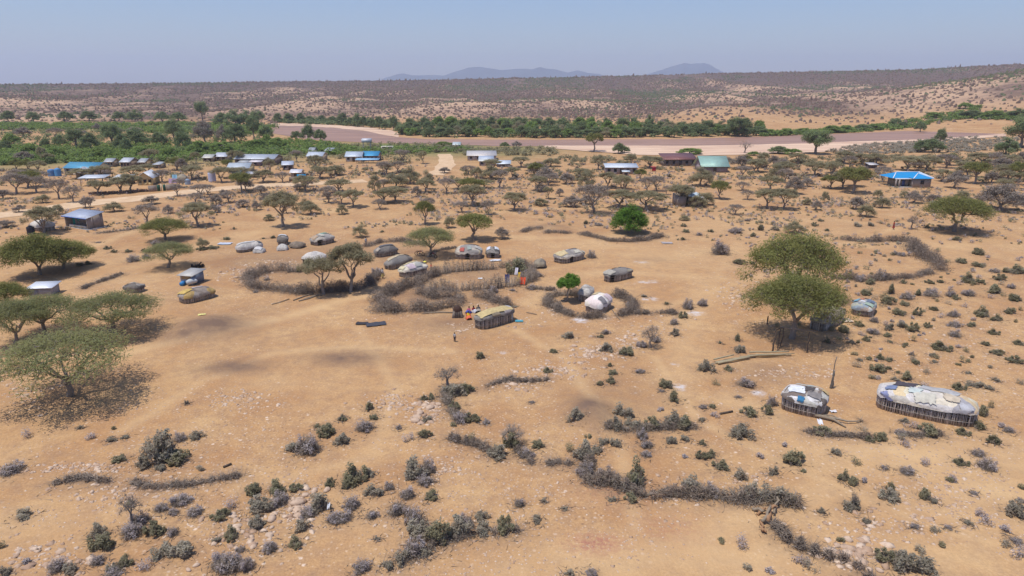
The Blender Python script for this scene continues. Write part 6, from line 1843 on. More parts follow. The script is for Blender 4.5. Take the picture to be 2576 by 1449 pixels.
# individual trees of the belt, the far bank and the village band
rb = random.Random(5)
for (px, py, w, h_, k) in [(15, 380, 34, 5, 'R'), (115, 374, 26, 5, 'R'), (150, 370, 34, 6, 'R'), (190, 372, 52, 9, 'RT'), (228, 378, 46, 8, 'R'), (285, 372, 48, 12, 'RT'), (303, 378, 34, 8, 'R'), (345, 372, 60, 10, 'R'), (318, 384, 30, 7, 'R'),
                           (405, 368, 44, 7, 'R'), (440, 358, 44, 12, 'RT'), (460, 376, 44, 10, 'R'), (520, 362, 54, 12, 'DB'), (590, 358, 60, 10, 'R'), (640, 354, 34, 13, 'RT'), (670, 352, 40, 8, 'R'), (560, 358, 34, 9, 'DB'), (745, 352, 30, 5, 'R'), (775, 356, 40, 9, 'R'), (808, 357, 34, 7, 'R'),
                           (510, 304, 30, 16, 'RT'), (555, 316, 36, 10, 'R'), (595, 318, 54, 12, 'R'), (620, 316, 40, 11, 'R'), (650, 320, 36, 12, 'RT'), (20, 308, 28, 9, 'R'), (85, 307, 26, 8, 'R'), (170, 306, 30, 8, 'R'), (225, 305, 34, 8, 'R'), (300, 305, 30, 8, 'R'), (340, 306, 36, 9, 'R'), (408, 306, 34, 8, 'R'), (450, 307, 40, 8, 'R'),
                           (345, 352, 40, 7, 'D'), (140, 350, 44, 6, 'D'), (60, 345, 40, 6, 'DB'), (200, 345, 44, 5, 'DB'), (290, 340, 40, 5, 'DB'), (250, 330, 30, 5, 'DB'), (30, 366, 46, 6, 'T'), (80, 388, 50, 5, 'T'), (140, 398, 50, 4.5, 'T'), (260, 398, 56, 4.5, 'T'), (360, 396, 54, 5, 'T'), (430, 396, 50, 4.5, 'T'), (500, 388, 60, 6, 'T'), (560, 384, 60, 5, 'T'), (640, 376, 60, 5, 'T'), (700, 372, 50, 5, 'T'), (670, 364, 30, 5, 'T')]:
    tree(k, px, py, w, h=h_)
x_ = 860
while x_ < 1010:
    tree('R', x_, 312 + (x_ - 860) * .12 + rb.uniform(0, 3), rb.uniform(22, 34), h=rb.uniform(6, 10)); x_ += rb.uniform(14, 22)
x_ = 700
while x_ < 860:
    tree(rb.choice(['R', 'R', 'OB']), x_, 308 + rb.uniform(0, 2), rb.uniform(18, 30), h=rb.uniform(5, 8)); x_ += rb.uniform(20, 32)
for row, (ya, ha, st) in enumerate([(345, (6, 9), (18, 30)), (337, (8, 11), (24, 38)), (327, (9, 13), (26, 42))]):
    x_ = 1010 + row * 12
    while x_ < 1915:
        yy = ya + rb.uniform(-2.5, 2) - (3 if 1700 < x_ else 0) + (0 if x_ > 1060 or row else -4)
        if row == 2 and not (1020 < x_ < 1700): x_ += 30; continue
        tree(rb.choice(['R', 'R', 'OB', 'T', 'R', 'RT'] if row < 2 else ['R', 'T', 'R', 'RT']), x_, yy, rb.uniform(30, 46), h=rb.uniform(*ha) * .78); x_ += rb.uniform(*st)
for px, py, w, h_, k in [(1935, 341, 40, 4, 'T'), (1975, 340, 44, 4, 'T'), (2020, 338, 44, 4, 'T'), (2090, 334, 50, 4.5, 'T'), (2130, 331, 40, 4, 'T'), (2170, 329, 46, 4.5, 'R'), (2200, 327, 36, 4, 'T'), (2250, 322, 34, 5, 'R'), (2270, 325, 26, 4, 'R'), (2345, 317, 40, 4, 'T'), (2420, 312, 34, 4.5, 'T'), (2440, 297, 44, 5, 'R'), (2500, 296, 44, 5, 'T'), (2560, 296, 40, 6, 'R')]:
    tree(k, px, py, w, h=h_)

# acacias filling the far village band
rt = np.random.RandomState(21)
placed = 0; tries = 0
while placed < 80 and tries < 14000:
    tries += 1
    px = rt.uniform(-20, 2600); py = 388 + 100 * rt.rand() ** 1.35
    if px < 700 and py < 405: continue
    if 850 < px <= 1380 and py < 402: continue
    if px > 1380 and py < (417 if px < 2150 else 408): continue
    x, y, t = flat(px, py)
    if near_road(x, y, 7.5): continue
    # keep house fronts free: no tree on the near side of a house
    bad = False
    for hx_, hy_ in HOUSES:
        sx = 1288 + 1717 * (hx_ / hy_) * 1.02
        if abs(sx - px) < (60 if sx > 2200 else 24) and -4 < hy_ - y < (30 if sx > 1400 else 14): bad = True; break
    if bad: continue
    if any((x - a) ** 2 + (y - b) ** 2 < (r_ * .7 + 1.6) ** 2 for a, b, r_ in TREES): continue
    k = rt.choice(['O', 'O', 'O', 'O', 'D', 'DB', 'OB', 'G'])
    w = rt.uniform(4.0, 7.8) / (t / F_PX)
    tree(str(k), px, py, w, h=rt.uniform(3.4, 5.6)); placed += 1
# dry trees and tall shrubs of the middle distance
placed = 0; tries = 0
while placed < 46 and tries < 5000:
    tries += 1
    px = rt.uniform(-20, 2600); py = 488 + 52 * rt.rand()
    if any(pip(px, py, P) for P in CLEAR): continue
    x, y, t = flat(px, py)
    if near_road(x, y, 6): continue
    if any((x - a) ** 2 + (y - b) ** 2 < (r_ + 3.5) ** 2 for a, b, r_ in TREES): continue
    k = rt.choice(['DB', 'DB', 'D', 'OB'])
    tree(str(k), px, py, rt.uniform(2.2, 4.2) / (t / F_PX), h=rt.uniform(1.8, 3.2)); placed += 1


# ------------------------------------------------------------------ stones
def stone_mat():
    t = NT("pale stone"); g = t.node("ShaderNodeNewGeometry")
    c = t.mix(g.outputs["Random Per Island"], (.40, .26, .17), (.68, .52, .38))
    n = t.noise(t.pos(), 4, 4)
    t.color(t.mix(t.ramp(n, [(0.4, 0), (0.7, .5)]), c, (.33, .21, .14))); t.b.inputs["Roughness"].default_value = .95
    return t.m


STONE = stone_mat()


def scatter_stones():
    rng = np.random.RandomState(55); g = G(); C = []; S = []
    def put(px, py, s):
        x, y, t = flat(px, py); C.append([x, y, float(height(x, y))]); S.append(s)
    for _ in range(29000):
        px, py = rng.uniform(-450, 3030), 600 + 849 * rng.rand() ** .8
        x, y, t = flat(px, py)
        dn = fbm(x / 11 + 9, y / 11, 3)
        if dn < .44 + .16 * rng.rand(): continue
        if 300 < px < 1150 and 740 < py < 960 and rng.rand() < .85: continue
        put(px, py, rng.uniform(.03, .085) * (1.7 if rng.rand() < .08 else 1))
    for (px, py, rx, ry, n, big) in [(610, 690, 60, 22, 260, .35), (690, 660, 60, 12, 120, .3), (600, 1000, 90, 25, 240, .2), (1075, 1035, 45, 30, 160, .45), (990, 1010, 60, 25, 160, .25), (1500, 885, 70, 22, 300, .35), (1400, 930, 90, 22, 260, .3), (1300, 960, 60, 25, 140, .3), (1570, 860, 40, 20, 110, .35),
                                     (1650, 830, 70, 25, 150, .22), (745, 1275, 60, 60, 240, .4), (200, 1170, 110, 14, 220, .2), (300, 1230, 140, 40, 160, .22), (130, 1400, 120, 40, 170, .3), (1310, 815, 60, 20, 60, .25), (1180, 822, 60, 12, 60, .25), (1400, 780, 50, 15, 80, .2), (1850, 740, 60, 50, 320, .28),
                                     (2000, 930, 130, 16, 170, .2), (2150, 1395, 90, 30, 160, .45), (1860, 1210, 100, 20, 80, .15), (2200, 1330, 200, 40, 160, .22), (2400, 850, 200, 80, 260, .18), (2400, 1250, 200, 100, 300, .16), (1220, 770, 60, 10, 60, .25), (620, 1340, 100, 60, 160, .3), (1130, 1180, 60, 40, 100, .15), (60, 980, 60, 40, 160, .2), (1560, 780, 80, 15, 90, .2), (1720, 1240, 90, 50, 120, .15)]:
        for _ in range(n):
            a = rng.normal(size=2) * .55
            put(px + a[0] * rx, py + a[1] * ry, rng.uniform(.035, .11) + (big * .75 * rng.rand() ** 5))
    C = np.array(C); S = np.array(S)
    base = np.array([[1, 0, 0], [0, 1, 0], [-1, 0, 0], [0, -1, 0], [0, 0, 1], [.7, .7, .55], [-.7, .6, .5], [-.6, -.7, .55], [.65, -.7, .5]])
    F = np.array([[0, 5, 4], [5, 1, 4], [1, 6, 4], [6, 2, 4], [2, 7, 4], [7, 3, 4], [3, 8, 4], [8, 0, 4], [0, 1, 5], [1, 2, 6], [2, 3, 7], [3, 0, 8]])
    n = len(C); V = base[None] * rng.uniform(.65, 1.25, (n, 9, 3)) * np.stack([S * rng.uniform(.8, 1.6, n), S, S * rng.uniform(.4, .8, n)], -1)[:, None, :]
    a = rng.uniform(0, tau, n); ca, sa = np.cos(a)[:, None], np.sin(a)[:, None]
    V = np.stack([V[..., 0] * ca - V[..., 1] * sa, V[..., 0] * sa + V[..., 1] * ca, V[..., 2]], -1) + C[:, None, :]
    V[..., 2] -= .01
    g.add(V.reshape(-1, 3), (np.arange(n)[:, None, None] * 9 + F[None]).reshape(-1, 3))
    o = g.obj("loose_stones", STONE); tag(o, "pale loose stones and gravel strewn over the sandy slope", "stones", kind="stuff")


scatter_stones()
rk = np.random.RandomState(31)


def boulder(label, px, py, wpx, hk=.5, asp=.7):
    p = W(px, py); r = wpx * mpp(px, py) / 2; g = G()
    g.ball((0, 0, 0), (r, r * asp, r * hk), 0, 9, 6, .17, rk)
    o = g.obj("boulder", STONE); o.location = p + Vector((0, 0, r * hk * .35)); o.rotation_euler = (0, 0, rk.uniform(0, 6)); tag(o, label, "boulder", "boulders on the slope")


for lab, c, x, y, w in [("flat pale boulder slab under the dark green shrubs", 'G', 2210, 850, 150), ("pale boulder leaning on the large slab", 'G', 2270, 790, 90), ("long smooth boulder below the grey green shrubs", 'G', 2020, 970, 120),
                        ("rounded boulder beside the long smooth one", 'G', 2020, 1030, 60), ("pale boulder by the shrub above the outcrop", 'G', 2430, 750, 90), ("tan boulder at the foot of the bottom grey shrub", 'G', 1460, 1310, 80), ("boulder half under the bottom grey shrub", 'G', 1400, 1345, 70),
                        ("lone pale rock in the open sand under the sapling", 'G', 1270, 655, 55), ("reddish rock near the dead sapling", 'G', 685, 765, 60), ("large rock of the pale outcrop", 'H', 600, 180, 120), ("second large rock of the pale outcrop", 'H', 680, 140, 100), ("top rock of the pale outcrop", 'H', 740, 115, 70),
                        ("low broken rock of the pale outcrop", 'H', 570, 240, 110), ("lone orange boulder by the stony ridge", 'E', 1895, 1030, 50), ("pale slab in the stony ridge", 'E', 1750, 990, 70), ("rounded white stone by the small ring", 'E', 1705, 752, 28), ("pale slab at the ridge end by the sapling", 'E', 2190, 905, 60),
                        ("round tan boulder under the lower brush fence", 'I', 985, 1225, 60), ("large boulder at the end of the lower brush fence", 'I', 1500, 1350, 90), ("reddish boulder at the end of the lower brush fence", 'I', 1290, 1300, 80), ("tan boulder beside the reddish boulder", 'I', 1350, 1330, 70), ("pale boulder in the brush line by the patchwork hut", 'I', 1655, 355, 40),
                        ("flat stone before the mustard roofed hut", 'E', 905, 882, 35), ("second flat stone before the mustard roofed hut", 'E', 870, 876, 30), ("small flat rock in the clearing", 'E', 745, 918, 26), ("pale boulder by the left ring brush", 'D', 1750, 480, 50), ("second pale boulder by the left ring brush", 'D', 1870, 425, 50)]:
    px, py = cp(c, x, y); boulder(lab, px, py, w * KS * .72)


# ------------------------------------------------------------------ wooden things
def pole(g, a, b, r, rng=rk, bend=.02):
    a = np.array(a, float); b = np.array(b, float); L = np.linalg.norm(b - a); t = np.linspace(0, 1, 6)[:, None]
    P = a + (b - a) * t; P[1:-1] += rng.normal(size=(4, 3)) * L * bend
    g.tube(P, np.linspace(r, r * .75, 6), 6)


def gate_frame():
    o = W(1966, 880)
    def L(px, py, z): q = W(px, py); return (q.x - o.x, q.y - o.y, q.z - o.z + z)
    root = empty("gateway", o, 0, "rickety pole gateway with a long crossbeam and a ladder like side", "gateway")
    posts = [((1943, 886), 2.7, .10), ((1956, 877), 2.5, .07), ((1964, 872), 2.35, .07), ((2028, 887), 2.6, .06)]
    for (q, h, r) in posts:
        g = G(); b = L(*q, -.2); pole(g, b, (b[0] + .12, b[1] + .1, b[2] + h), r); g.obj("post", M_wood("dark poles", (.06, .045, .035), (.15, .11, .08)), root)
    a = L(1964, 872, 2.35); b = L(2028, 887, 2.45)
    g = G(); pole(g, (a[0] - .3, a[1], a[2]), (b[0] + .8, b[1], b[2]), .06, bend=.008); g.obj("crossbeam", M_wood(), root)
    a = L(1943, 886, 2.5); b = L(1964, 872, 2.3)
    for zz in (0, -.8, -1.9):
        g = G(); pole(g, (a[0] if zz == 0 else L(1956, 877, 0)[0], a[1] if zz == 0 else L(1956, 877, 0)[1], a[2] + zz), (b[0], b[1], b[2] + zz), .05); g.obj("crossbeam", M_wood("dark poles", (.06, .045, .035), (.15, .11, .08)), root)


gate_frame()


def pole_pile():
    o = W(1890, 900); i = 0
    for (p, q, r) in [((1800, 915), (1880, 900), .13), ((1806, 918), (1885, 904), .13), ((1795, 911), (1845, 901), .09), ((1812, 912), (1900, 899), .11), ((1860, 903), (1960, 897), .09), ((1885, 893), (1984, 892), .09), ((1890, 898), (1990, 896), .08), ((1900, 896), (1998, 895), .06), ((1880, 901), (1975, 900), .07)]:
        a = W(*p); b = W(*q); g = G(); m = (a + b) / 2; z = .1 + .11 * (i % 3)
        pole(g, a - m + Vector((0, 0, z)), b - m + Vector((0, 0, z + .06)), r, bend=.006)
        ob = g.obj("pole", LOG); ob.location = m
        tag(ob, f"{ORD[i]} long split pole in the pile below the pole frame", "pole", "long poles stacked in a pile"); i += 1


pole_pile()


def misc_wood():
    g = G(); p = W(2090, 977)
    for k in range(9):
        a = k * .7; pole(g, (math.cos(a) * .09, math.sin(a) * .09, -.1), (math.cos(a) * .04 + .10, math.sin(a) * .04, rk.uniform(1.2, 2.1) if k else 3.3), .045 if k else .05)
    o = g.obj("pole_bundle", M_wood("grey poles", (.11, .10, .085), (.24, .22, .19))); o.location = p; tag(o, "upright bundle of grey poles above the ragged hut", "pole bundle")
    # fallen forked trunk
    o0 = W(2053, 1051); g = G()
    def L(px, py, z): q = W(px, py); return np.array([q.x - o0.x, q.y - o0.y, q.z - o0.z + z])
    A = [L(2050, 1050, .2), L(2075, 1056, .25), L(2098, 1062, .22), L(2112, 1069, .16), L(2128, 1077, .08)]
    g.tube(A, [.17, .15, .12, .09, .05], 7)
    g.tube([L(2080, 1056, .25), L(2105, 1061, .3), L(2130, 1066, .25), L(2155, 1065, .2), L(2172, 1059, .1)], [.11, .1, .08, .06, .03], 6)
    g.tube([L(2060, 1052, .25), L(2090, 1056, .45), L(2110, 1062, .35)], [.07, .06, .03], 5)
    for k in range(14): g.cones([L(2165, 1061, .15)], [L(2165, 1061, .15) + rdir(1, rk, .5)[0] * .7], .03)
    ob = g.obj("fallen_branch", M_wood("bleached wood", (.20, .15, .10), (.36, .29, .21))); ob.location = o0; tag(ob, "forked fallen trunk lying out from the ragged hut", "fallen branch")
    # heap of logs at the fence head
    k = 0
    ow = M_wood("orange logs", (.25, .125, .06), (.48, .29, .16))
    for (p, q, r, z) in [((1893, 1283), (1921, 1294), .13, .3), ((1913, 1312), (1918, 1343), .11, .25), ((1930, 1318), (1940, 1290), .17, .5), ((1915, 1320), (1935, 1296), .12, .7), ((1925, 1300), (1950, 1292), .12, .6), ((1905, 1297), (1925, 1285), .1, .2), ((1946, 1300), (1952, 1272), .09, .7), ((1920, 1330), (1926, 1345), .1, .2)]:
        a = W(*p); b = W(*q); m = (a + b) / 2; g = G(); pole(g, a - m + Vector((0, 0, z * .4)), b - m + Vector((0, 0, z)), r, bend=.05)
        ob = g.obj("log", ow if k % 3 else M_wood("bleached wood", (), ())); ob.location = m; tag(ob, f"{ORD[k]} gnarled orange brown log in the heap at the fence gap", "log", "gnarled logs heaped at the fence gap"); k += 1
    for lab, c, pts, r in [("pale dead branch lying on the long brush fence", 'H', [(2250, 800), (2340, 775), (2440, 740)], .05), ("second pale dead branch lying on the long brush fence", 'H', [(2270, 805), (2380, 770), (2430, 765)], .04),
                           ("thin pole leaning on the ring acacias' brush", 'D', [(2020, 680), (2080, 665), (2150, 640)], .06), ("long dead limb below the ring acacias", 'D', [(2180, 650), (2260, 620), (2330, 600)], .09),
                           ("second long dead limb below the ring acacias", 'D', [(2220, 655), (2300, 635), (2370, 610)], .08), ("third dead limb below the ring acacias", 'D', [(2260, 640), (2340, 615), (2400, 612)], .07),
                           ("white pole lying before the dark grey hut", 'E', [(345, 313), (455, 311)], .09), ("fallen log by the yellow roofed hut's kraal", 'E', [(640, 745), (760, 740), (850, 742)], .1), ("dead branch on the sand past the mustard roofed hut", 'E', [(1395, 740), (1470, 755)], .05),
                           ("bare stick lying in the small ring", 'E', [(2030, 720), (2060, 760), (2090, 795)], .05), ("dark plank on the sand by grey brush", 'G', [(1660, 585), (1720, 560)], .08), ("dark board beyond the slope scrub", 'I', [(315, 188), (410, 170)], .09)]:
        P = [W(*cp(c, *q)) for q in pts]; o0 = P[0]; g = G()
        g.tube([list(q - o0 + Vector((0, 0, .1))) for q in P], r, 6); ob = g.obj("dead_branch", M_wood("bleached wood", (), ()) if 'dark' not in lab.split()[0] else M_wood("dark poles", (), ())); ob.location = o0; tag(ob, lab, "branch")


misc_wood()


# ------------------------------------------------------------------ people, animals, motorbikes, cloths
def skin_body(pose):
    J = {}
    if pose == 'stand':
        pts = dict(pelvis=(0, 0, .92), chest=(0, .01, 1.25), neck=(0, 0, 1.45), head=(0, -.02, 1.58), top=(0, -.01, 1.70), sl=(-.18, 0, 1.40), el=(-.25, .03, 1.12), wl=(-.27, -.03, .87), sr=(.18, 0, 1.40), er=(.25, .03, 1.12), wr=(.27, -.03, .87),
                   hl=(-.09, 0, .88), kl=(-.11, -.01, .49), al=(-.12, .02, .08), fl=(-.13, -.13, .03), hr=(.09, 0, .88), kr=(.11, -.03, .49), ar=(.13, .02, .08), fr=(.14, -.13, .03))
    else:
        pts = dict(pelvis=(0, 0, .14), chest=(0, -.05, .50), neck=(0, -.06, .70), head=(0, -.10, .83), top=(0, -.09, .95), sl=(-.18, -.05, .64), el=(-.25, -.20, .40), wl=(-.12, -.42, .38), sr=(.18, -.05, .64), er=(.25, -.20, .40), wr=(.12, -.42, .38),
                   hl=(-.09, -.03, .13), kl=(-.16, -.42, .38), al=(-.12, -.62, .07), fl=(-.12, -.76, .04), hr=(.09, -.03, .13), kr=(.18, -.40, .34), ar=(.14, -.60, .07), fr=(.15, -.74, .04))
    rad = dict(pelvis=.13, chest=.14, neck=.055, head=.10, top=.075, sl=.06, el=.042, wl=.03, sr=.06, er=.042, wr=.03, hl=.085, kl=.058, al=.04, fl=.035, hr=.085, kr=.058, ar=.04, fr=.035)
    E = [('pelvis', 'chest'), ('chest', 'neck'), ('neck', 'head'), ('head', 'top'), ('chest', 'sl'), ('sl', 'el'), ('el', 'wl'), ('chest', 'sr'), ('sr', 'er'), ('er', 'wr'), ('pelvis', 'hl'), ('hl', 'kl'), ('kl', 'al'), ('al', 'fl'), ('pelvis', 'hr'), ('hr', 'kr'), ('kr', 'ar'), ('ar', 'fr')]
    names = list(pts); V = [pts[k] for k in names]; rr = [rad[k] for k in names]; ed = [(names.index(a), names.index(b)) for a, b in E]
    for s, wn_, en in ((-1, 'wl', 'el'), (1, 'wr', 'er')):
        w = np.array(pts[wn_]); d = w - np.array(pts[en]); d /= np.linalg.norm(d)
        side = np.array([0, 1.0, 0]) if pose == 'stand' else np.array([1.0, 0, 0])
        palm = w + d * .06; V.append(tuple(palm)); rr.append(.028); pi = len(V) - 1; ed.append((names.index(wn_), pi))
        for k in range(5):
            if k < 4:
                b = palm + d * .03 + side * (.018 * (k - 1.5)); t = b + d * (.065 - .008 * abs(k - 1.4)) + np.array([-s * .012, 0, 0])
            else:
                b = palm - d * .01 - side * .035; t = b + d * .04 - side * .015
            V += [tuple(b), tuple(t)]; rr += [.009, .008]; ed += [(pi, len(V) - 2), (len(V) - 2, len(V) - 1)]
    me = bpy.data.meshes.new("body"); me.from_pydata(V, ed, [])
    o = bpy.data.objects.new("body_source", me); COL.objects.link(o)
    md = o.modifiers.new("s", 'SKIN'); sv = me.skin_vertices[0].data
    for i, r in enumerate(rr): sv[i].radius = (r, r)
    sv[0].use_root = True
    o.modifiers.new("u", 'SUBSURF').levels = 1
    dg = bpy.context.evaluated_depsgraph_get(); em = bpy.data.meshes.new_from_object(o.evaluated_get(dg))
    bpy.data.objects.remove(o)
    em.materials.clear(); em.materials.append(paint("dark skin", (.085, .045, .028), .6, .15, 4))
    for p in em.polygons: p.use_smooth = True
    # face: nose, eyes, mouth as small relief sits in the head area
    return em


BODY = {'stand': skin_body('stand'), 'sit': skin_body('sit')}


def loft(g, rings, n=14, mat=0):
    V = []
    for (cx, cy, z, rx, ry) in rings:
        for k in range(n):
            a = tau * k / n; V.append([cx + rx * math.cos(a), cy + ry * math.sin(a), z])
    F = [[i * n + k, i * n + (k + 1) % n, (i + 1) * n + (k + 1) % n, (i + 1) * n + k] for i in range(len(rings) - 1) for k in range(n)]
    g.add(V, F, mat)


def person(label, px, py, pose, rz, h, top, low, shawl=None):
    p = W(px, py); s = h / (1.72 if pose == 'stand' else 1.72)
    root = empty("person", p, rz, label, "person"); root.scale = (s, s, s)
    b = bpy.data.objects.new("body", BODY[pose]); COL.objects.link(b); b.parent = root
    hz = 1.60 if pose == 'stand' else .85; hy = -.02 if pose == 'stand' else -.10
    G().ball((0, hy + .025, hz + .04), (.098, .105, .095), 0, 10, 7).obj("hair", paint("black hair", (.015, .012, .01), .9), root, True)
    f = G(); f.ball((0, hy - .105, hz - .01), (.014, .02, .02), 0, 6, 4); f.ball((0, hy - .095, hz - .055), (.03, .012, .01), 0, 6, 4)
    f.obj("face", paint("dark skin", (), ()), root, True)
    e = G(); e.ball((-.036, hy - .09, hz + .02), .012, 0, 6, 4); e.ball((.036, hy - .09, hz + .02), .012, 0, 6, 4); e.obj("eyes", paint("eye white", (.6, .58, .55), .4, .0), root, True)
    c = lambda k: paint("cloth %.2f %.2f %.2f" % tuple(k), k, .9, .2, 3)
    if pose == 'stand':
        g = G(); loft(g, [(0, 0, .86, .155, .13), (0, 0, 1.05, .15, .125), (0, .005, 1.25, .185, .145), (0, .005, 1.38, .2, .13), (0, 0, 1.46, .09, .085)])
        for sx in (-1, 1): g.tube([[sx * .17, 0, 1.40], [sx * .22, .02, 1.27], [sx * .25, .03, 1.15]], [.078, .07, .065], 9, cap=False)
        g.obj("shirt", c(top), root, True)
        g = G()
        if low == 'skirt' or shawl is not None and low is None:
            loft(g, [(0, 0, .30, .26, .24), (0, 0, .6, .22, .2), (0, 0, .93, .165, .14)]); g.obj("skirt", c(shawl or top), root, True)
        else:
            loft(g, [(0, 0, .74, .17, .14), (0, 0, .93, .165, .14)])
            for sx in (-1, 1): g.tube([[sx * .09, 0, .86], [sx * .11, -.01, .49], [sx * .12, .02, .12]], [.105, .082, .065], 10, cap=False)
            g.obj("trousers", c(low), root, True)
    else:
        g = G(); loft(g, [(0, 0, .05, .2, .17), (0, -.03, .3, .18, .15), (0, -.05, .5, .19, .15), (0, -.05, .62, .2, .13), (0, -.06, .71, .08, .08)])
        for sx in (-1, 1): g.tube([[sx * .17, -.05, .63], [sx * .22, -.12, .52], [sx * .25, -.19, .42]], [.08, .07, .065], 9, cap=False)
        g.obj("shirt", c(top), root, True)
        g = G(); n = 12; V = []
        for i in range(7):
            t = i / 6
            for k in range(n):
                a = math.pi * (k / (n - 1)); V.append([-.36 * math.cos(a) * (1 - .1 * t), .1 - .80 * t, .05 + (.22 + .24 * math.sin(t * 2.4)) * math.sin(a) ** .7 * (1 - .35 * max(0, t - .7) / .3)])
        F = [[i * n + k, i * n + k + 1, (i + 1) * n + k + 1, (i + 1) * n + k] for i in range(6) for k in range(n - 1)]
        g.add(V, F); g.obj("skirt", c(low), root, True)
    if shawl is not None and pose == 'stand' and low is not None:
        g = G(); loft(g, [(0, 0, .8, .235, .2), (0, 0, 1.1, .24, .18), (0, .01, 1.36, .235, .155), (0, .01, 1.47, .1, .1)]); g.obj("shawl", c(shawl), root, True)
    elif shawl is not None and pose == 'sit':
        g = G(); loft(g, [(0, .02, .02, .34, .3), (0, -.02, .3, .3, .24), (0, -.04, .55, .25, .19), (0, -.06, .72, .1, .1)]); g.obj("shawl", c(shawl), root, True)
    return root


person("child in a pale shirt and dark trousers standing alone in the clearing", 1144, 860, 'stand', 2.6, 1.15, (.48, .46, .46), (.05, .05, .07))
person("person sitting in a bright yellow cloth with a red front by the yellow roofed hut", 1178, 801, 'sit', .3, 1.75, (.60, .10, .06), (.72, .16, .08), (.86, .62, .02))
person("person in a pink top and blue skirt sitting behind the yellow clothed one", 1181, 787, 'sit', -.5, 1.6, (.62, .16, .22), (.08, .10, .38))
person("person in a dark red top sitting beside the pink and blue one", 1190, 785, 'sit', .9, 1.55, (.30, .03, .05), (.58, .56, .58))
person("person in a dark shawl sitting closest to the mustard mat roof", 1203, 783, 'sit', .2, 1.6, (.10, .08, .08), (.36, .31, .26), (.14, .12, .11))
person("person in a white and yellow wrap standing at the brush by the dark hut", 963, 700, 'stand', 1.2, 1.6, (.70, .66, .62), None, (.60, .45, .16))
person("person in red standing behind the stick palisade", 1085, 686, 'stand', 2.0, 1.5, (.60, .07, .04), (.12, .08, .06))
person("person in yellow crouching under the wide dull acacia", 1067, 661, 'sit', .5, 1.4, (.10, .10, .12), (.78, .68, .12))
person("small dark figure standing at the edge of the umbrella acacia's shade", 1930, 815, 'stand', 1.0, 1.05, (.10, .07, .06), (.07, .05, .05))
person("walker wrapped in red crossing the scrubby flat", 2247, 577, 'stand', .8, 1.7, (.42, .05, .04), None, (.30, .04, .035))
person("tiny figure in white beside the brush line beyond the huts", 921, 617, 'stand', .8, 1.5, (.6, .58, .55), (.2, .18, .2))


def motorbike(label, px, py, rz):
    root = empty("motorbike", W(px, py), rz, label, "motorbike", "motorbikes parked under the acacia")
    bk = paint("black metal", (.03, .03, .035), .4)
    for y in (-.65, .65):
        g = G(); n = 20; P = [[0, y + .30 * math.cos(tau * k / n), .31 + .30 * math.sin(tau * k / n)] for k in range(n + 1)]
        g.tube(P, .05, 6, cap=False); w = g.obj("wheel", paint("tyre", (.03, .03, .03), .9), root)
        g = G()
        for k in range(8): g.cones([[0, y, .31]], [[0, y + .28 * math.cos(tau * k / 8), .31 + .28 * math.sin(tau * k / 8)]], .012)
        g.obj("spokes", paint("steel", (.5, .5, .5), .3), w)
    G().tube([[0, -.65, .31], [0, -.5, .75], [0, -.1, .72], [0, .3, .66], [0, .65, .31]], .035, 6).obj("frame", bk, root)
    G().ball((0, -.02, .42), (.14, .2, .16), 0, 8, 6).obj("engine", paint("engine grey", (.2, .2, .2), .4), root)
    G().ball((0, -.15, .80), (.13, .24, .11), 0, 10, 6).obj("fuel_tank", paint("tank paint", (.25, .03, .04), .3), root, True)
    G().ball((0, .33, .76), (.13, .36, .07), 0, 10, 6).obj("seat", bk, root, True)
    G().tube([[-.33, -.38, 1.02], [-.12, -.45, .95], [.12, -.45, .95], [.33, -.38, 1.02]], .02, 5).obj("handlebar", paint("steel", (), ()), root)
    G().ball((0, -.56, .86), (.08, .07, .08), 0, 8, 6).obj("headlight", paint("lamp glass", (.6, .6, .6), .2), root, True)


motorbike("motorbike parked on its own near the dark grey hut", 1056, 643, 1.2)
motorbike("motorbike leaning at the wide acacia's trunk", 1089, 648, .9)


def goat(label, px, py, rz, lying=True):
    p = W(px, py)
    g = G(); z0 = .22 if lying else .5
    # trunk, neck, head as one skinned run of rings
    P = [[0, .42, z0 + .02], [0, .25, z0 + .05], [0, 0, z0 + .03], [0, -.28, z0 + .06], [0, -.40, z0 + .18], [0, -.50, z0 + .32], [0, -.62, z0 + .34], [0, -.74, z0 + .28]]
    g.tube(P, [.06, .15, .18, .16, .10, .075, .07, .04], 10)
    for sx in (-1, 1):
        if lying:
            g.tube([[sx * .10, -.24, .16], [sx * .16, -.36, .10], [sx * .13, -.18, .04]], [.05, .035, .025], 6); g.tube([[sx * .12, .26, .2], [sx * .22, .10, .14], [sx * .20, .32, .05]], [.07, .045, .025], 6)
        else:
            g.tube([[sx * .09, -.25, .5], [sx * .09, -.26, .28], [sx * .09, -.25, 0]], [.05, .03, .022], 6); g.tube([[sx * .09, .26, .5], [sx * .10, .20, .32], [sx * .10, .32, .18], [sx * .10, .28, 0]], [.075, .045, .028, .022], 6)
        g.cones([[sx * .05, -.54, z0 + .38]], [[sx * .16, -.50, z0 + .33]], .03); g.cones([[sx * .03, -.54, z0 + .40]], [[sx * .05, -.44, z0 + .54]], .018)
    g.cones([[0, .44, z0 + .06]], [[0, .54, z0 + .16]], .025)
    o = g.obj("goat", paint("black goat hair", (.018, .016, .016), .9), None, True); o.location = p; o.rotation_euler = (0, 0, rz); tag(o, label, "goat", "black goats resting in the shade")


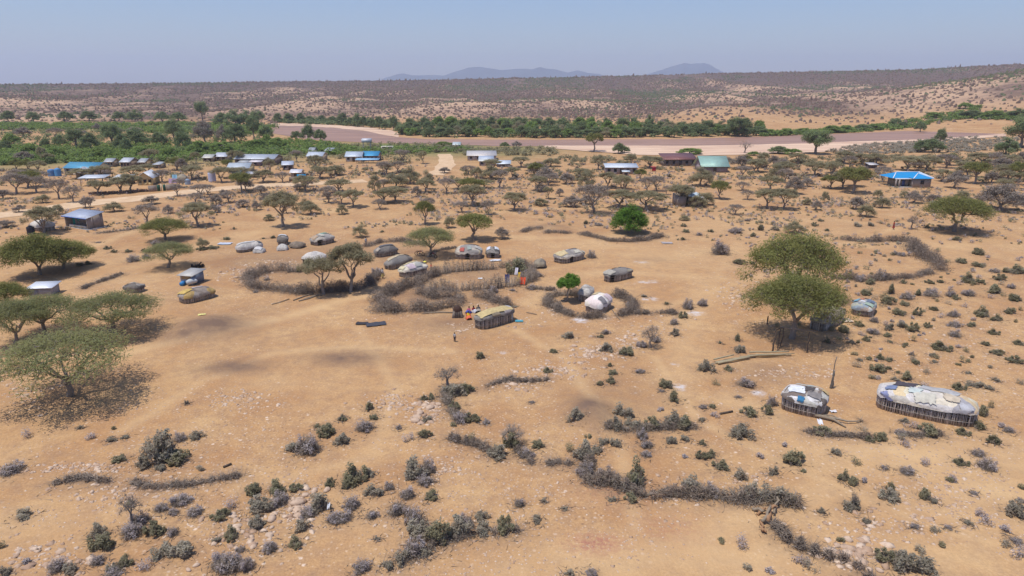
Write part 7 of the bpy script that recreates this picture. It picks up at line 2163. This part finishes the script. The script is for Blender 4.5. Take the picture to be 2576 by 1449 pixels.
for i, (px, py, rz, ly) in enumerate([(484, 672, .3, True), (489, 675, 1.9, True), (494, 672, .9, True), (499, 675, 2.6, False), (505, 673, 1.3, True), (511, 671, .2, True)]):
    goat(["black goat lying closest to the olive thorn trunk", "black goat lying in front of the others with its back to them", "black goat lying in the middle of the herd", "black goat standing among the lying ones", "black goat lying just past the standing one", "black goat lying out at the sunny edge of the shade"][i], px, py, rz, ly)


def cloth(label, px, py, w, h, col, hang=False, z=.0, rz=0.0, name="cloth"):
    g = G(); K = 10; V = []; rng = np.random.RandomState(int(px + py))
    for i in range(K):
        for j in range(K):
            u, v = i / (K - 1) - .5, j / (K - 1) - .5
            if hang:
                V.append([u * w, .12 * math.sin(u * 9) - v * .35, z + h * (.5 + v * -1.0) + .04 * rng.rand()])
            else:
                V.append([u * w * (1 + .2 * rng.rand()), v * h * (1 + .2 * rng.rand()), .06 + .14 * float(fbm(u * 5 + px, v * 5, 2))])
    F = [[i * K + j, (i + 1) * K + j, (i + 1) * K + j + 1, i * K + j + 1] for i in range(K - 1) for j in range(K - 1)]
    g.add(V, F); o = g.obj(name, paint("cloth %.2f %.2f %.2f" % tuple(col), col, .85, .2, 2), None, True); o.location = W(px, py); o.rotation_euler = (0, 0, rz); tag(o, label, "cloth")


cloth("yellow cloth spread over the kraal fence end", 1305, 712, .7, 1.3, (.86, .55, .02), True, .3, -.9)
cloth("orange red cloth spread beside the yellow one on the fence", 1314, 716, 1.1, 1.0, (.85, .10, .03), True, .1, -.5)
cloth("white cloth at the top of the washing on the fence", 1299, 707, .6, 1.0, (.75, .70, .74), True, 1.0, -.5)
cloth("dark blue cloth hanging on the kraal fence", 1276, 716, .7, 1.2, (.06, .06, .16), True, .3, 0)
cloth("turquoise rag on the sand at the yellow roofed hut's corner", 1306, 809, .9, .6, (.10, .36, .44))
cloth("white sheet lying before the small hooped hut", 1246, 656, 1.7, 1.0, (.74, .74, .75), rz=.3)
cloth("black hide pegged on the sand, smaller one", 911, 815, 1.3, .8, (.05, .045, .05), name="hide")
cloth("black hide pegged on the sand, wider one with ragged edge", 946, 817, 2.2, 1.2, (.065, .065, .08), name="hide", rz=.3)
cloth("white bag lying inside the kraal", 1208, 702, .6, .4, (.75, .75, .75), name="bag")
cloth("white bag caught under the ring brush", 744, 736, .35, .5, (.8, .8, .82), True, .1, name="bag")
cloth("pink and white laundry heap by the low walled compound", 436, 463, 2.6, 1.4, (.45, .32, .45), True, .2)
cloth("pale blue laundry hung by the low walled compound", 441, 460, 1.6, 1.8, (.30, .55, .68), True, .6)
cloth("yellow scrap on top of the brown dung mound", 508, 793, .8, .5, (.78, .70, .25), rz=.4)
cloth("pale blue sheet lying on the sand past the loaf hut", 566, 614, 2.2, 1.5, (.50, .54, .62))
cloth("pale sheet on the sand past the bright green round tree", 1678, 612, 1.8, 1.2, (.42, .36, .34))
cloth("whitish slab of board beside the rag covered hut", 2127, 808, 1.4, 1.0, (.62, .50, .38), name="board")
cloth("white plastic scrap on the shrub below the log heap", 828, 1289, .2, .2, (.7, .7, .72), True, .4, name="plastic_bag")
cloth("white plastic scrap by the patchwork hut's brush line", 2061, 1076, .35, .3, (.8, .8, .82), True, .4, name="plastic_bag")
cloth("white plastic scrap on the sand right of the ragged hut", 2096, 1037, .5, .35, (.72, .70, .72), name="plastic_bag")


def bundle():
    o = W(1151, 797); g = G(); rng = np.random.RandomState(4)
    for k in range(16):
        a = math.pi * k / 15
        g.tube([[-1.0 * math.cos(a) * .62, -.5, .02], [-.8 * math.cos(a) * .7, 0, .5 + .9 * math.sin(a)], [-.6 * math.cos(a), .6, .02]], .05, 5)
    g.ball((0, .1, .75), (.62, .4, .72), 1, 12, 8, .06, rng)
    for k in range(9): g.tube([[rng.uniform(-.8, .8), -.5, .05], [rng.uniform(-.7, .7), .1, rng.uniform(.8, 1.5)]], .04, 5)
    ob = g.obj("hide_shelter", [M_wood(), paint("brown hide", (.075, .04, .028), .8, .3, 3)]); ob.location = o; tag(ob, "arched stick frame packed with dark brown hides near the people", "hide shelter")


bundle()

describe_all()
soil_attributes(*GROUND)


def litter():
    rng = np.random.RandomState(66); g = G(); P = []
    for (sx, sy, sr) in SPOTS:
        if math.hypot(sx, sy) > 150: continue
        n = 26; a = rng.uniform(0, tau, n); d = sr * (.7 + .9 * rng.rand(n)); P.append(np.c_[sx + d * np.cos(a), sy + d * np.sin(a)])
    for F_ in FENCES:
        for i in range(len(F_) - 1):
            L = np.linalg.norm(F_[i + 1] - F_[i]); n = int(L * 14)
            f = rng.rand(n)[:, None]; P.append(F_[i] + (F_[i + 1] - F_[i]) * f + rng.normal(size=(n, 2)) * .95)
    P = np.concatenate(P); n = len(P); z = height(P[:, 0], P[:, 1]) + .02
    B = np.c_[P, z]; a = rng.uniform(0, tau, n); L = rng.uniform(.12, .6, n)
    g.cones(B, B + np.c_[np.cos(a) * L, np.sin(a) * L, rng.uniform(0, .12, n)], rng.uniform(.01, .028, n))
    o = g.obj("twig_litter", M_wood("fallen twigs", (.13, .10, .08), (.36, .29, .23))); tag(o, "broken twigs and thorn litter lying round the shrubs and brush fences", "litter", kind="stuff")


litter()

# ------------------------------------------------------------------ haze
hz = bpy.data.materials.new("haze air"); hz.use_nodes = True
hz.node_tree.nodes.clear()
ou = hz.node_tree.nodes.new("ShaderNodeOutputMaterial"); pv = hz.node_tree.nodes.new("ShaderNodeVolumePrincipled")
pv.inputs["Color"].default_value = (.78, .85, 1.0, 1); pv.inputs["Density"].default_value = 0.00012; pv.inputs["Anisotropy"].default_value = 0.2
hz.node_tree.links.new(pv.outputs[0], ou.inputs["Volume"])
g = G(); g.box((0, 0, 239), (24600, 24600, 482)); hb = g.obj("haze", hz); tag(hb, "thin blue haze filling the air over the plain and hills", "haze", kind="stuff")
